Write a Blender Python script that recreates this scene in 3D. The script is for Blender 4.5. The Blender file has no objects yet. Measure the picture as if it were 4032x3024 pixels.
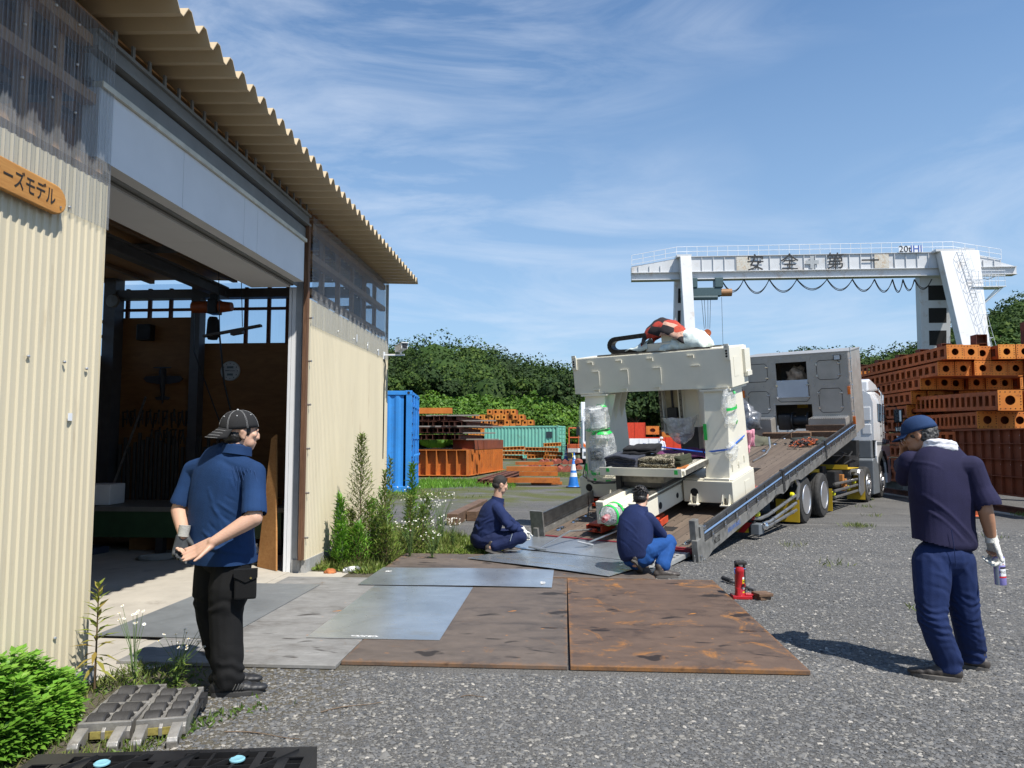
import bpy, bmesh, math, random
import numpy as np
from mathutils import Vector, Matrix, noise
random.seed(7); rng = np.random.default_rng(7)
SC = bpy.context.scene; COL = SC.collection
# ---------------------------------------------------------------- camera
FPX = 2886.0; EYE = 1.49
TH = math.atan(223/FPX); YAW = math.atan(214/FPX*math.cos(TH))
FW = Vector((-math.sin(YAW)*math.cos(TH), math.cos(YAW)*math.cos(TH), math.sin(TH)))
RT = Vector((math.cos(YAW), math.sin(YAW), 0)); UP = RT.cross(FW)
cam = bpy.data.cameras.new('camera'); cam.sensor_width = 36; cam.lens = FPX/4032*36
cam.clip_start = 0.05; cam.clip_end = 3000
camo = bpy.data.objects.new('camera', cam); COL.objects.link(camo)
camo.matrix_world = Matrix(((RT.x,UP.x,-FW.x,0),(RT.y,UP.y,-FW.y,0),(RT.z,UP.z,-FW.z,EYE),(0,0,0,1)))
SC.camera = camo
# ---------------------------------------------------------------- sun + sky
SUNV = Vector((0.46, -0.45, 1.0)).normalized()
sl = bpy.data.lights.new('sun', 'SUN'); sl.energy = 5.0; sl.angle = math.radians(0.53); sl.color = (1.0, 0.955, 0.88)
so = bpy.data.objects.new('sun', sl); COL.objects.link(so); so.rotation_euler = SUNV.to_track_quat('Z', 'Y').to_euler()
W = bpy.data.worlds.new('World'); SC.world = W; W.use_nodes = True
nt = W.node_tree; nt.nodes.clear(); N = nt.nodes.new; L = nt.links.new
wo = N('ShaderNodeOutputWorld'); bg = N('ShaderNodeBackground'); bg.inputs['Strength'].default_value = 0.092
sky = N('ShaderNodeTexSky'); sky.sky_type = 'NISHITA'; sky.sun_disc = False
sky.sun_elevation = math.asin(SUNV.z); sky.sun_rotation = math.atan2(SUNV.x, SUNV.y)
sky.air_density = 1.0; sky.dust_density = 0.1; sky.ozone_density = 1.6; sky.altitude = 50
tc = N('ShaderNodeTexCoord'); mp = N('ShaderNodeMapping'); mp.inputs['Rotation'].default_value = (0.25, 0.35, 0.5)
mp.inputs['Scale'].default_value = (1.6, 3.4, 7.0)
L(tc.outputs['Generated'], mp.inputs['Vector'])
n1 = N('ShaderNodeTexNoise'); n1.inputs['Scale'].default_value = 1.7; n1.inputs['Detail'].default_value = 9; n1.inputs['Roughness'].default_value = 0.62; n1.inputs['Distortion'].default_value = 0.7
L(mp.outputs['Vector'], n1.inputs['Vector'])
mp2 = N('ShaderNodeMapping'); mp2.inputs['Scale'].default_value = (1.0, 1.0, 2.2); mp2.inputs['Location'].default_value = (0.55, 0.2, 0.1)
L(tc.outputs['Generated'], mp2.inputs['Vector'])
n2 = N('ShaderNodeTexNoise'); n2.inputs['Scale'].default_value = 1.6; n2.inputs['Detail'].default_value = 3
L(mp2.outputs['Vector'], n2.inputs['Vector'])
r1 = N('ShaderNodeMapRange'); r1.inputs['From Min'].default_value = 0.44; r1.inputs['From Max'].default_value = 0.76
r2 = N('ShaderNodeMapRange'); r2.inputs['From Min'].default_value = 0.30; r2.inputs['From Max'].default_value = 0.52
L(n1.outputs['Fac'], r1.inputs['Value']); L(n2.outputs['Fac'], r2.inputs['Value'])
mm = N('ShaderNodeMath'); mm.operation = 'MULTIPLY'; L(r1.outputs['Result'], mm.inputs[0]); L(r2.outputs['Result'], mm.inputs[1])
mk = N('ShaderNodeMath'); mk.operation = 'MULTIPLY'; mk.inputs[1].default_value = 0.6; L(mm.outputs[0], mk.inputs[0])
mx = N('ShaderNodeMix'); mx.data_type = 'RGBA'; mx.inputs[7].default_value = (6.6, 7.3, 8.4, 1)
sep = N('ShaderNodeSeparateXYZ'); L(tc.outputs['Generated'], sep.inputs[0])
hz = N('ShaderNodeMapRange'); hz.inputs['From Min'].default_value = 0.0; hz.inputs['From Max'].default_value = 0.55; hz.inputs['To Min'].default_value = 0.85; hz.inputs['To Max'].default_value = 0.0; L(sep.outputs[2], hz.inputs['Value'])
hs = N('ShaderNodeMix'); hs.data_type = 'RGBA'; hs.inputs[7].default_value = (3.3, 4.75, 6.6, 1); L(hz.outputs['Result'], hs.inputs[0])
sat = N('ShaderNodeMix'); sat.data_type = 'RGBA'; sat.blend_type = 'MULTIPLY'; sat.inputs[0].default_value = 1.0; sat.inputs[7].default_value = (1.0, 1.22, 1.36, 1); L(sky.outputs['Color'], sat.inputs[6]); L(sat.outputs[2], hs.inputs[6])
L(mk.outputs[0], mx.inputs[0]); L(hs.outputs[2], mx.inputs[6]); L(mx.outputs[2], bg.inputs['Color']); L(bg.outputs[0], wo.inputs['Surface'])
SC.view_settings.view_transform = 'Standard'; SC.view_settings.look = 'None'; SC.view_settings.exposure = 0.42; SC.view_settings.gamma = 1.0
SC.view_settings.use_curve_mapping = False
SC.cycles.max_bounces = 8; SC.cycles.transparent_max_bounces = 16; SC.cycles.caustics_reflective = False; SC.cycles.caustics_refractive = False

# ---------------------------------------------------------------- placing helpers (photo survey -> metres)
def ray(x, y): return FW*FPX + RT*(x-2016) - UP*(y-1512)
CAMP = Vector((0, 0, EYE))
def G(x, y, z=0.0):
    d = ray(x, y); return CAMP + d*((z-EYE)/d.z)
def PY(x, y, Y):
    d = ray(x, y); return CAMP + d*(Y/d.y)
def PX(x, y, X):
    d = ray(x, y); return CAMP + d*(X/d.x)

# ---------------------------------------------------------------- materials
MATS = {}
def nodes(m):
    m.use_nodes = True; t = m.node_tree; return t, t.nodes.new, t.links.new, t.nodes['Principled BSDF']
def mat(name, base, rough=0.6, metal=0.0, var=0.12, scale=6.0, bump=0.0, bscale=60.0, dirt=None, dscale=3.0, damt=0.5, spec=0.5, coat=0.0, stretch=None, hue=None, sheen=0.0):
    """painted / plain surface: base colour with noise variation, optional stains and fine bump"""
    if name in MATS: return MATS[name]
    m = bpy.data.materials.new(name); MATS[name] = m
    t, N, L, P = nodes(m)
    tc = N('ShaderNodeTexCoord'); src = tc.outputs['Object']
    if stretch:
        mp = N('ShaderNodeMapping'); mp.inputs['Scale'].default_value = stretch; L(src, mp.inputs['Vector']); src = mp.outputs['Vector']
    n = N('ShaderNodeTexNoise'); n.inputs['Scale'].default_value = scale; n.inputs['Detail'].default_value = 6; n.inputs['Roughness'].default_value = 0.6; L(src, n.inputs['Vector'])
    r = N('ShaderNodeMix'); r.data_type = 'RGBA'
    b = Vector(base[:3]); lo = [max(0, c*(1-var*1.6)) for c in b]; hi = [c*(1+var*1.2) for c in b]
    if hue: hi = [h*k for h, k in zip(hi, hue)]
    mr = N('ShaderNodeMapRange'); mr.inputs['From Min'].default_value = 0.3; mr.inputs['From Max'].default_value = 0.7; L(n.outputs['Fac'], mr.inputs['Value'])
    r.inputs[6].default_value = (*lo, 1); r.inputs[7].default_value = (*hi, 1); L(mr.outputs['Result'], r.inputs[0])
    out = r.outputs[2]
    if dirt:
        n3 = N('ShaderNodeTexNoise'); n3.inputs['Scale'].default_value = dscale; n3.inputs['Detail'].default_value = 8; n3.inputs['Roughness'].default_value = 0.7; L(src, n3.inputs['Vector'])
        m3 = N('ShaderNodeMapRange'); m3.inputs['From Min'].default_value = 0.62-damt*0.25; m3.inputs['From Max'].default_value = 0.75; L(n3.outputs['Fac'], m3.inputs['Value'])
        x3 = N('ShaderNodeMix'); x3.data_type = 'RGBA'; x3.inputs[7].default_value = (*dirt, 1); L(m3.outputs['Result'], x3.inputs[0]); L(out, x3.inputs[6]); out = x3.outputs[2]
    L(out, P.inputs['Base Color'])
    P.inputs['Roughness'].default_value = rough; P.inputs['Metallic'].default_value = metal; P.inputs['Specular IOR Level'].default_value = spec
    P.inputs['Coat Weight'].default_value = coat
    if sheen: P.inputs['Sheen Weight'].default_value = sheen
    if bump:
        nb = N('ShaderNodeTexNoise'); nb.inputs['Scale'].default_value = bscale; nb.inputs['Detail'].default_value = 5; L(src, nb.inputs['Vector'])
        bp = N('ShaderNodeBump'); bp.inputs['Strength'].default_value = min(1, bump); bp.inputs['Distance'].default_value = 0.01; L(nb.outputs['Fac'], bp.inputs['Height']); L(bp.outputs[0], P.inputs['Normal'])
    return m
def ramp(N, L, src, stops, interp='LINEAR'):
    c = N('ShaderNodeValToRGB'); c.color_ramp.interpolation = interp
    e = c.color_ramp.elements
    while len(e) < len(stops): e.new(0.5)
    for k, (p, col) in enumerate(stops): e[k].position = p; e[k].color = (*col, 1)
    L(src, c.inputs[0]); return c.outputs[0]
def noise_n(N, L, src, scale, detail=6, rough=0.6, dist=0.0, sc=None):
    if sc:
        mp = N('ShaderNodeMapping'); mp.inputs['Scale'].default_value = sc; L(src, mp.inputs['Vector']); src = mp.outputs['Vector']
    n = N('ShaderNodeTexNoise'); n.inputs['Scale'].default_value = scale; n.inputs['Detail'].default_value = detail
    n.inputs['Roughness'].default_value = rough; n.inputs['Distortion'].default_value = dist; L(src, n.inputs['Vector']); return n.outputs['Fac']
def mixc(N, L, fac, a, b, mode='MIX'):
    x = N('ShaderNodeMix'); x.data_type = 'RGBA'; x.blend_type = mode
    for s, v in ((0, fac), (6, a), (7, b)):
        if hasattr(v, 'links') or hasattr(v, 'is_linked'): L(v, x.inputs[s])
        elif s == 0: x.inputs[0].default_value = v
        else: x.inputs[s].default_value = (*v, 1)
    return x.outputs[2]
def maprange(N, L, src, a, b, c=0.0, d=1.0):
    m = N('ShaderNodeMapRange'); m.inputs['From Min'].default_value = a; m.inputs['From Max'].default_value = b
    m.inputs['To Min'].default_value = c; m.inputs['To Max'].default_value = d; L(src, m.inputs['Value']); return m.outputs['Result']
def bumpn(N, L, P, src, strength, dist=0.01):
    b = N('ShaderNodeBump'); b.inputs['Strength'].default_value = strength; b.inputs['Distance'].default_value = dist; L(src, b.inputs['Height']); L(b.outputs[0], P.inputs['Normal'])

# ---------------------------------------------------------------- mesh builder
I4 = Matrix.Identity(4)
def frame(o, x, y, z):
    return Matrix(((x[0],y[0],z[0],o[0]),(x[1],y[1],z[1],o[1]),(x[2],y[2],z[2],o[2]),(0,0,0,1)))
def rot(axis, deg): return Matrix.Rotation(math.radians(deg), 4, axis)
def tr(x, y, z): return Matrix.Translation((x, y, z))
def perp(d):
    d = Vector(d).normalized(); a = Vector((0,0,1)) if abs(d.z) < 0.9 else Vector((1,0,0))
    x = d.cross(a).normalized(); return x, d.cross(x).normalized()
class MB:
    def __init__(s, F=None): s.v = []; s.f = []; s.F = F or I4; s.mi = []; s.cur = 0
    def add(s, vs, fs, M=None):
        o = len(s.v)
        s.v += [tuple(M @ Vector(p)) for p in vs] if M is not None else [tuple(p) for p in vs]
        s.f += [tuple(i+o for i in f) for f in fs]; s.mi += [s.cur]*len(fs); return s
    def box(s, a, b, M=None):
        (x0,y0,z0),(x1,y1,z1) = a, b
        return s.add([(x0,y0,z0),(x1,y0,z0),(x1,y1,z0),(x0,y1,z0),(x0,y0,z1),(x1,y0,z1),(x1,y1,z1),(x0,y1,z1)],
              [(0,3,2,1),(4,5,6,7),(0,1,5,4),(1,2,6,5),(2,3,7,6),(3,0,4,7)], M)
    def boxc(s, c, d, M=None): return s.box([c[i]-d[i]/2 for i in range(3)], [c[i]+d[i]/2 for i in range(3)], M)
    def cbox(s, a, b, r=0.01, M=None):
        """box with chamfered edges"""
        bm = bmesh.new(); (x0,y0,z0),(x1,y1,z1) = a, b
        bmesh.ops.create_cube(bm, size=1)
        for v in bm.verts: v.co = Vector(((x0+x1)/2+v.co.x*(x1-x0), (y0+y1)/2+v.co.y*(y1-y0), (z0+z1)/2+v.co.z*(z1-z0)))
        bmesh.ops.bevel(bm, geom=bm.edges[:], offset=r, segments=2, affect='EDGES', profile=0.6)
        bm.verts.index_update(); s.add([v.co for v in bm.verts], [[v.index for v in f.verts] for f in bm.faces], M); bm.free(); return s
    def prism(s, pts, h0, h1, ax='z', M=None):
        """closed outline in the plane across ax, extruded h0..h1"""
        n = len(pts)
        def q(p, h): return {'z': (p[0],p[1],h), 'y': (p[0],h,p[1]), 'x': (h,p[0],p[1])}[ax]
        return s.add([q(p,h0) for p in pts]+[q(p,h1) for p in pts], [tuple(range(n))[::-1], tuple(range(n,2*n))]+[(i,(i+1)%n,n+(i+1)%n,n+i) for i in range(n)], M)
    def cyl(s, p0, p1, r0, r1=None, n=12, cap=True, M=None):
        r1 = r0 if r1 is None else r1; p0 = Vector(p0); p1 = Vector(p1); x, y = perp(p1-p0)
        vs = [p0+(x*math.cos(a)+y*math.sin(a))*r0 for a in [2*math.pi*k/n for k in range(n)]] + [p1+(x*math.cos(a)+y*math.sin(a))*r1 for a in [2*math.pi*k/n for k in range(n)]]
        fs = [(i,(i+1)%n,n+(i+1)%n,n+i) for i in range(n)]
        if cap: fs += [tuple(range(n))[::-1], tuple(range(n,2*n))]
        return s.add(vs, fs, M)
    def lathe(s, c, ax, prof, n=20, M=None, cap=True):
        """prof: (radius, height) along ax from c"""
        c = Vector(c); ax = Vector(ax).normalized(); x, y = perp(ax); vs = []; fs = []
        for r, h in prof:
            for k in range(n):
                a = 2*math.pi*k/n; vs.append(c+ax*h+(x*math.cos(a)+y*math.sin(a))*r)
        m = len(prof)
        for j in range(m-1):
            for i in range(n): fs.append((j*n+i, j*n+(i+1)%n, (j+1)*n+(i+1)%n, (j+1)*n+i))
        if cap and prof[0][0] > 1e-6: fs.append(tuple(range(n))[::-1])
        if cap and prof[-1][0] > 1e-6: fs.append(tuple(range((m-1)*n, m*n)))
        return s.add(vs, fs, M)
    def tube(s, path, r, n=6, M=None, closed=False):
        path = [Vector(p) for p in path]; m = len(path); vs = []; fs = []; rr = r if hasattr(r, '__len__') else [r]*m
        x, y = perp(path[1]-path[0])
        for k, p in enumerate(path):
            d = (path[min(k+1,m-1)]-path[max(k-1,0)]).normalized()
            x = (x-d*x.dot(d)).normalized(); y = d.cross(x)
            for i in range(n):
                a = 2*math.pi*i/n; vs.append(p+(x*math.cos(a)+y*math.sin(a))*rr[k])
        for k in range(m-1):
            for i in range(n): fs.append((k*n+i, k*n+(i+1)%n, (k+1)*n+(i+1)%n, (k+1)*n+i))
        fs += [tuple(range(n))[::-1], tuple(range((m-1)*n, m*n))]
        return s.add(vs, fs, M)
    def grid(s, fn, nu, nv, M=None, thick=0):
        vs = [fn(i/(nu-1), j/(nv-1)) for j in range(nv) for i in range(nu)]
        return s.add(vs, [(j*nu+i, j*nu+i+1, (j+1)*nu+i+1, (j+1)*nu+i) for j in range(nv-1) for i in range(nu-1)], M)
    def ball(s, c, r, n=14, M=None, R=None):
        r = r if hasattr(r, '__len__') else (r,r,r); vs = []; fs = []; h = n//2
        for j in range(h+1):
            t = math.pi*j/h
            for i in range(n):
                a = 2*math.pi*i/n; p = Vector((r[0]*math.sin(t)*math.cos(a), r[1]*math.sin(t)*math.sin(a), r[2]*math.cos(t)))
                if R is not None: p = R @ p
                vs.append(Vector(c)+p)
        for j in range(h):
            for i in range(n): fs.append((j*n+i, (j+1)*n+i, (j+1)*n+(i+1)%n, j*n+(i+1)%n))
        return s.add(vs, fs, M)
    def build(s, name, m, parent=None, smooth=False, bevel=0, F=None, solid=0):
        F = s.F if F is None else F
        W_ = parent_world(parent).inverted() @ F if parent is not None else F
        arr = np.array(s.v, dtype=np.float64).reshape(-1, 3)
        A = np.array(W_); arr = arr @ A[:3,:3].T + A[:3,3]
        me = bpy.data.meshes.new(name); me.from_pydata(arr.tolist(), [], s.f)
        for mm_ in (m if isinstance(m, (list, tuple)) else [m]): me.materials.append(mm_)
        if isinstance(m, (list, tuple)): me.polygons.foreach_set('material_index', s.mi)
        if smooth is True: me.polygons.foreach_set('use_smooth', [True]*len(me.polygons))
        me.validate(); me.update()
        o = bpy.data.objects.new(name, me); COL.objects.link(o)
        if parent is not None: o.parent = parent
        if smooth == 'auto':
            me.polygons.foreach_set('use_smooth', [True]*len(me.polygons)); me.set_sharp_from_angle(angle=math.radians(35))
        if solid: md = o.modifiers.new('s', 'SOLIDIFY'); md.thickness = solid; md.offset = 0
        if bevel: md = o.modifiers.new('b', 'BEVEL'); md.width = bevel; md.segments = 2; md.limit_method = 'ANGLE'; md.angle_limit = math.radians(40)
        return o
def comps(nv, fs):
    p = list(range(nv))
    def r(i):
        while p[i] != i: p[i] = p[p[i]]; i = p[i]
        return i
    for f in fs:
        a = r(f[0])
        for k in f[1:]: p[r(k)] = a
    g = {}
    for f in fs: g.setdefault(r(f[0]), []).append(f)
    return list(g.values())
def parts(s, name, m, parent=None, **k):
    """build every loose piece as a part of its own"""
    for fl in comps(len(s.v), s.f):
        ix = sorted({i for f in fl for i in f}); mp_ = {i: j for j, i in enumerate(ix)}; b = MB(s.F); b.add([s.v[i] for i in ix], [[mp_[i] for i in f] for f in fl]); b.build(name, m, parent, **k)
MB.parts = parts
def parent_world(p):
    m = I4
    while p is not None: m = p.matrix_basis @ m; p = p.parent
    return m
def tag(o, label=None, cat=None, group=None, kind=None):
    if label: o['label'] = label
    if cat: o['category'] = cat
    if group: o['group'] = group
    if kind: o['kind'] = kind
    return o
def thing(name, label, cat, M=None, group=None):
    o = bpy.data.objects.new(name, None); COL.objects.link(o); o.empty_display_size = 0.1
    if M is not None: o.matrix_basis = M if isinstance(M, Matrix) else Matrix.Translation(M)
    return tag(o, label, cat, group)
def solo(mb, name, label, cat, m, base, group=None, **k):
    """one-mesh thing: world-authored builder stored relative to a base point"""
    B = base if isinstance(base, Matrix) else Matrix.Translation(base)
    o = mb.build(name, m, None, F=B.inverted() @ mb.F, **k); o.matrix_basis = B
    return tag(o, label, cat, group)
def kids(o): return [c for c in COL.objects if c.parent == o]
def dup(root, M, label=None, group=None):
    def cp(o, par):
        c = o.copy(); COL.objects.link(c); c.parent = par
        for k in KIDS.get(o.name, []): cp(k, c)
        return c
    global KIDS; KIDS = {}
    for o in COL.objects:
        if o.parent: KIDS.setdefault(o.parent.name, []).append(o)
    r = cp(root, None); r.matrix_basis = M
    if label: r['label'] = label
    if group: r['group'] = group
    return r
def fastmesh(name, verts, faces_n, idx, m, smooth=False):
    """big numpy mesh; faces_n = verts per face"""
    me = bpy.data.meshes.new(name); nv = len(verts); nf = len(idx)//faces_n
    me.vertices.add(nv); me.vertices.foreach_set('co', np.asarray(verts, dtype=np.float32).ravel())
    me.loops.add(len(idx)); me.loops.foreach_set('vertex_index', np.asarray(idx, dtype=np.int32))
    me.polygons.add(nf); me.polygons.foreach_set('loop_start', np.arange(0, len(idx), faces_n, dtype=np.int32)); me.polygons.foreach_set('loop_total', np.full(nf, faces_n, dtype=np.int32))
    if smooth: me.polygons.foreach_set('use_smooth', np.ones(nf, dtype=bool))
    me.materials.append(m); me.update(calc_edges=True); return me
def leafmat(name, a, b, c, rough=0.45, trans=0.25, ps=0.6):
    """leaf: random hue per leaf island with some light passing through"""
    if name in MATS: return MATS[name]
    m = bpy.data.materials.new(name); MATS[name] = m; t, N, L, P = nodes(m)
    ge = N('ShaderNodeNewGeometry'); tc = N('ShaderNodeTexCoord')
    nz = noise_n(N, L, tc.outputs['Object'], ps, 3)
    col = ramp(N, L, ge.outputs['Random Per Island'], [(0.0, a), (0.5, b), (1.0, c)])
    col = mixc(N, L, maprange(N, L, nz, 0.40, 0.60, 0, 0.8), col, tuple(x*0.60 for x in b))
    L(col, P.inputs['Base Color']); P.inputs['Roughness'].default_value = rough; P.inputs['Specular IOR Level'].default_value = 0.35
    tl = N('ShaderNodeBsdfTranslucent'); L(col, tl.inputs['Color']); ms = N('ShaderNodeMixShader'); ms.inputs[0].default_value = trans
    L(P.outputs[0], ms.inputs[1]); L(tl.outputs[0], ms.inputs[2]); L(ms.outputs[0], t.nodes['Material Output'].inputs['Surface'])
    return m
def leaves(P0, D, Nn, length, width, fold=0.15):
    """P0 base points, D directions, Nn normals -> 2-quad pointed leaves (numpy)"""
    P0 = np.asarray(P0); D = np.asarray(D); Nn = np.asarray(Nn)
    D = D/np.linalg.norm(D, axis=1, keepdims=True); S = np.cross(D, Nn); S /= np.linalg.norm(S, axis=1, keepdims=True)+1e-9; U = np.cross(S, D)
    l = np.broadcast_to(np.asarray(length, float), (len(P0),))[:,None]; w = np.broadcast_to(np.asarray(width, float), (len(P0),))[:,None]
    mid = P0+D*l*0.45; tip = P0+D*l-U*l*0.12
    a = mid+S*w*0.5+U*l*fold*0.3; b = mid-S*w*0.5+U*l*fold*0.3
    V = np.stack([P0, a, tip, mid, b], axis=1).reshape(-1, 3)
    k = np.arange(len(P0))[:,None]*5
    F = (k+np.array([[0,3,1, 3,2,1, 0,4,3, 3,4,2]])).ravel()
    return V, F
def text_mesh(s, font_size, extr=0.001):
    c = bpy.data.curves.new('t', 'FONT'); c.body = s; c.size = font_size; c.align_x = 'CENTER'; c.align_y = 'CENTER'; c.extrude = extr; c.resolution_u = 3
    o = bpy.data.objects.new('t', c); COL.objects.link(o); dg = bpy.context.evaluated_depsgraph_get(); dg.update()
    me = o.evaluated_get(dg).to_mesh(); vs = [v.co.copy() for v in me.vertices]; fs = [tuple(p.vertices) for p in me.polygons]
    bpy.data.objects.remove(o); bpy.data.curves.remove(c); return vs, fs
def strokes(mb, segs, w, M, h0=0.0, h1=0.002, taper=0.8):
    """brush/letter strokes: polylines in a plane as thin raised bars"""
    for k, sg in enumerate(segs):
        for a, b in zip(sg[:-1], sg[1:]):
            a = Vector((*a, 0)); b = Vector((*b, 0)); d = (b-a).normalized(); n = Vector((-d.y, d.x, 0))*w/2
            hh = h1 + 0.0002*(k % 5)
            p = [a-d*w*0.3+n, a-d*w*0.3-n, b+d*w*0.3-n*taper, b+d*w*0.3+n*taper]
            mb.prism([(q.x, q.y) for q in p][::-1], h0, hh, 'z', M)
# ================================================================ materials
def ground_mat():
    m = bpy.data.materials.new('gravel_ground'); t, N, L, P = nodes(m)
    tc = N('ShaderNodeTexCoord'); o = tc.outputs['Object']
    v1 = N('ShaderNodeTexVoronoi'); v1.inputs['Scale'].default_value = 72; L(o, v1.inputs['Vector'])
    v2 = N('ShaderNodeTexVoronoi'); v2.inputs['Scale'].default_value = 95; L(o, v2.inputs['Vector'])
    g1 = ramp(N, L, v1.outputs['Color'], [(0.0, (.042,.041,.040)), (0.40, (.098,.097,.094)), (0.8, (.168,.164,.157)), (0.96, (.205,.197,.183)), (1.0, (.26,.248,.225))])
    g2 = ramp(N, L, v2.outputs['Color'], [(0.0, (.068,.067,.066)), (0.5, (.122,.120,.116)), (1.0, (.22,.212,.20))])
    big = noise_n(N, L, o, 0.35, 5, 0.55, 0.4)
    fine = noise_n(N, L, o, 3.0, 8, 0.7)
    stones = mixc(N, L, maprange(N, L, fine, .4, .6), g1, g2)
    dirt = mixc(N, L, noise_n(N, L, o, 20, 6), (.125,.122,.118), (.19,.183,.172))
    c = mixc(N, L, maprange(N, L, big, .44, .62, .05, .55), stones, dirt)
    # tyre tracks running across the yard
    sx = N('ShaderNodeSeparateXYZ'); L(o, sx.inputs[0])
    trk = noise_n(N, L, o, 1.0, 5, .6, .3, (0.10, 1.6, 1))
    c = mixc(N, L, maprange(N, L, trk, .52, .66, 0, .45), c, (.225,.213,.195))
    c = mixc(N, L, maprange(N, L, noise_n(N, L, o, .8, 7, .65, .6), .52, .70, 0, .55), c, (.075,.074,.072))
    # mossy soil beside the workshop and grassy earth in the far yard
    def band(src, a, b): return maprange(N, L, src, a, b)
    soil = mixc(N, L, noise_n(N, L, o, 14, 7), (.085,.075,.055), (.16,.14,.10))
    def mul(a, b):
        x = N('ShaderNodeMath'); x.operation = 'MULTIPLY'; L(a, x.inputs[0]); L(b, x.inputs[1]); return x.outputs[0]
    ax = N('ShaderNodeMath'); ax.operation = 'ADD'; L(sx.outputs[0], ax.inputs[0]); L(maprange(N, L, noise_n(N, L, o, 1.1, 5), 0, 1, -1.2, 1.2), ax.inputs[1])
    ay = N('ShaderNodeMath'); ay.operation = 'ADD'; L(sx.outputs[1], ay.inputs[0]); L(maprange(N, L, noise_n(N, L, o, .5, 6), 0, 1, -5, 5), ay.inputs[1])
    near = mul(band(ax.outputs[0], -1.2, -1.9), band(sx.outputs[1], 12.5, 11.0))
    c = mixc(N, L, near, c, soil)
    gr = mixc(N, L, noise_n(N, L, o, 9, 6), (.06,.085,.022), (.15,.14,.06))
    farm = mul(mul(band(ay.outputs[0], 15.5, 18.5), band(ax.outputs[0], 2.8, 0.2)), band(noise_n(N, L, o, .8, 6), .38, .55))
    c = mixc(N, L, farm, c, gr)
    far2 = band(sx.outputs[1], 60, 80); c = mixc(N, L, far2, c, (.07,.09,.03))
    L(c, P.inputs['Base Color']); P.inputs['Roughness'].default_value = .93; P.inputs['Specular IOR Level'].default_value = .25
    h = N('ShaderNodeMath'); h.operation = 'MULTIPLY_ADD'; h.inputs[1].default_value = -1; L(v1.outputs['Distance'], h.inputs[0]); L(noise_n(N, L, o, 160, 4), h.inputs[2])
    bumpn(N, L, P, h.outputs[0], .8, .016)
    return m
def steel_plate_mat(name, dark, mid, rust, rustamt, light=None, edge=False):
    m = bpy.data.materials.new(name); MATS[name] = m; t, N, L, P = nodes(m); tc = N('ShaderNodeTexCoord'); o = tc.outputs['Object']
    a = noise_n(N, L, o, 1.5, 9, .7, .8, (1, 2.2, 1)); b = noise_n(N, L, o, 9, 8, .7)
    c = ramp(N, L, a, [(.30, dark), (.48, mid), (.62, tuple(x*1.25 for x in mid)), (.72, dark)])
    c = mixc(N, L, maprange(N, L, b, .35, .7, 0, .6), c, tuple(x*.72 for x in mid))
    r = noise_n(N, L, o, 2.6, 10, .75, 1.2)
    c = mixc(N, L, maprange(N, L, r, .66-rustamt*.1, .74-rustamt*.08, 0, .75), c, rust)
    r2 = noise_n(N, L, o, 5.5, 3, .5, .3, (1, 2.0, 1))
    c = mixc(N, L, maprange(N, L, r2, .70, .73, 0, .9 if rustamt > .3 else .35), c, (.50,.20,.035))
    oil = noise_n(N, L, o, 2.2, 3, .5, .5, (1, 2.0, 1))
    c = mixc(N, L, maprange(N, L, oil, .62, .66, 0, .85), c, tuple(x*.42 for x in dark))
    if edge:
        sp = N('ShaderNodeSeparateXYZ'); L(tc.outputs['Generated'], sp.inputs[0]); ds = []
        for k in (0, 1):
            q = N('ShaderNodeMath'); q.operation = 'SUBTRACT'; q.inputs[1].default_value = .5; L(sp.outputs[k], q.inputs[0]); w = N('ShaderNodeMath'); w.operation = 'ABSOLUTE'; L(q.outputs[0], w.inputs[0]); ds.append(w.outputs[0])
        q = N('ShaderNodeMath'); q.operation = 'MAXIMUM'; L(ds[0], q.inputs[0]); L(ds[1], q.inputs[1]); w = N('ShaderNodeMath'); w.operation = 'MULTIPLY_ADD'; w.inputs[1].default_value = .14; L(noise_n(N, L, o, 7, 8, .75), w.inputs[0]); L(q.outputs[0], w.inputs[2])
        c = mixc(N, L, maprange(N, L, w.outputs[0], .555, .60, 0, .85 if rustamt > 1 else .5), c, (.33,.14,.03))
    if light: c = mixc(N, L, maprange(N, L, noise_n(N, L, o, 3.5, 9, .8, 0, (1, 5, 1)), .5, .75, 0, .75), c, light)
    L(c, P.inputs['Base Color']); P.inputs['Specular IOR Level'].default_value = .35
    L(maprange(N, L, a, .3, .7, .55, .8), P.inputs['Roughness']); bumpn(N, L, P, b, .25, .006)
    return m
def sheet_mat(name, col, metal=.75, stain=(.42,.30,.12), stainamt=0.0, rough=.38):
    m = bpy.data.materials.new(name); MATS[name] = m; t, N, L, P = nodes(m); tc = N('ShaderNodeTexCoord'); o = tc.outputs['Object']
    a = noise_n(N, L, o, 1.6, 7, .6, .6); w = noise_n(N, L, o, 12, 9, .75, .2, (1, 2, 1))
    c = mixc(N, L, maprange(N, L, a, .35, .65), tuple(x*.72 for x in col), col)
    c = mixc(N, L, maprange(N, L, w, .62, .75, 0, .6), c, (.62,.63,.63))
    if stainamt:
        s = noise_n(N, L, o, 1.5, 9, .7, 1.4, (1, 2.6, 1)); c = mixc(N, L, maprange(N, L, s, .56, .62, 0, stainamt), c, stain)
    L(c, P.inputs['Base Color']); P.inputs['Metallic'].default_value = metal
    L(maprange(N, L, w, .3, .7, rough*.8, rough*1.35), P.inputs['Roughness']); bumpn(N, L, P, a, .12, .02)
    return m
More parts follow.
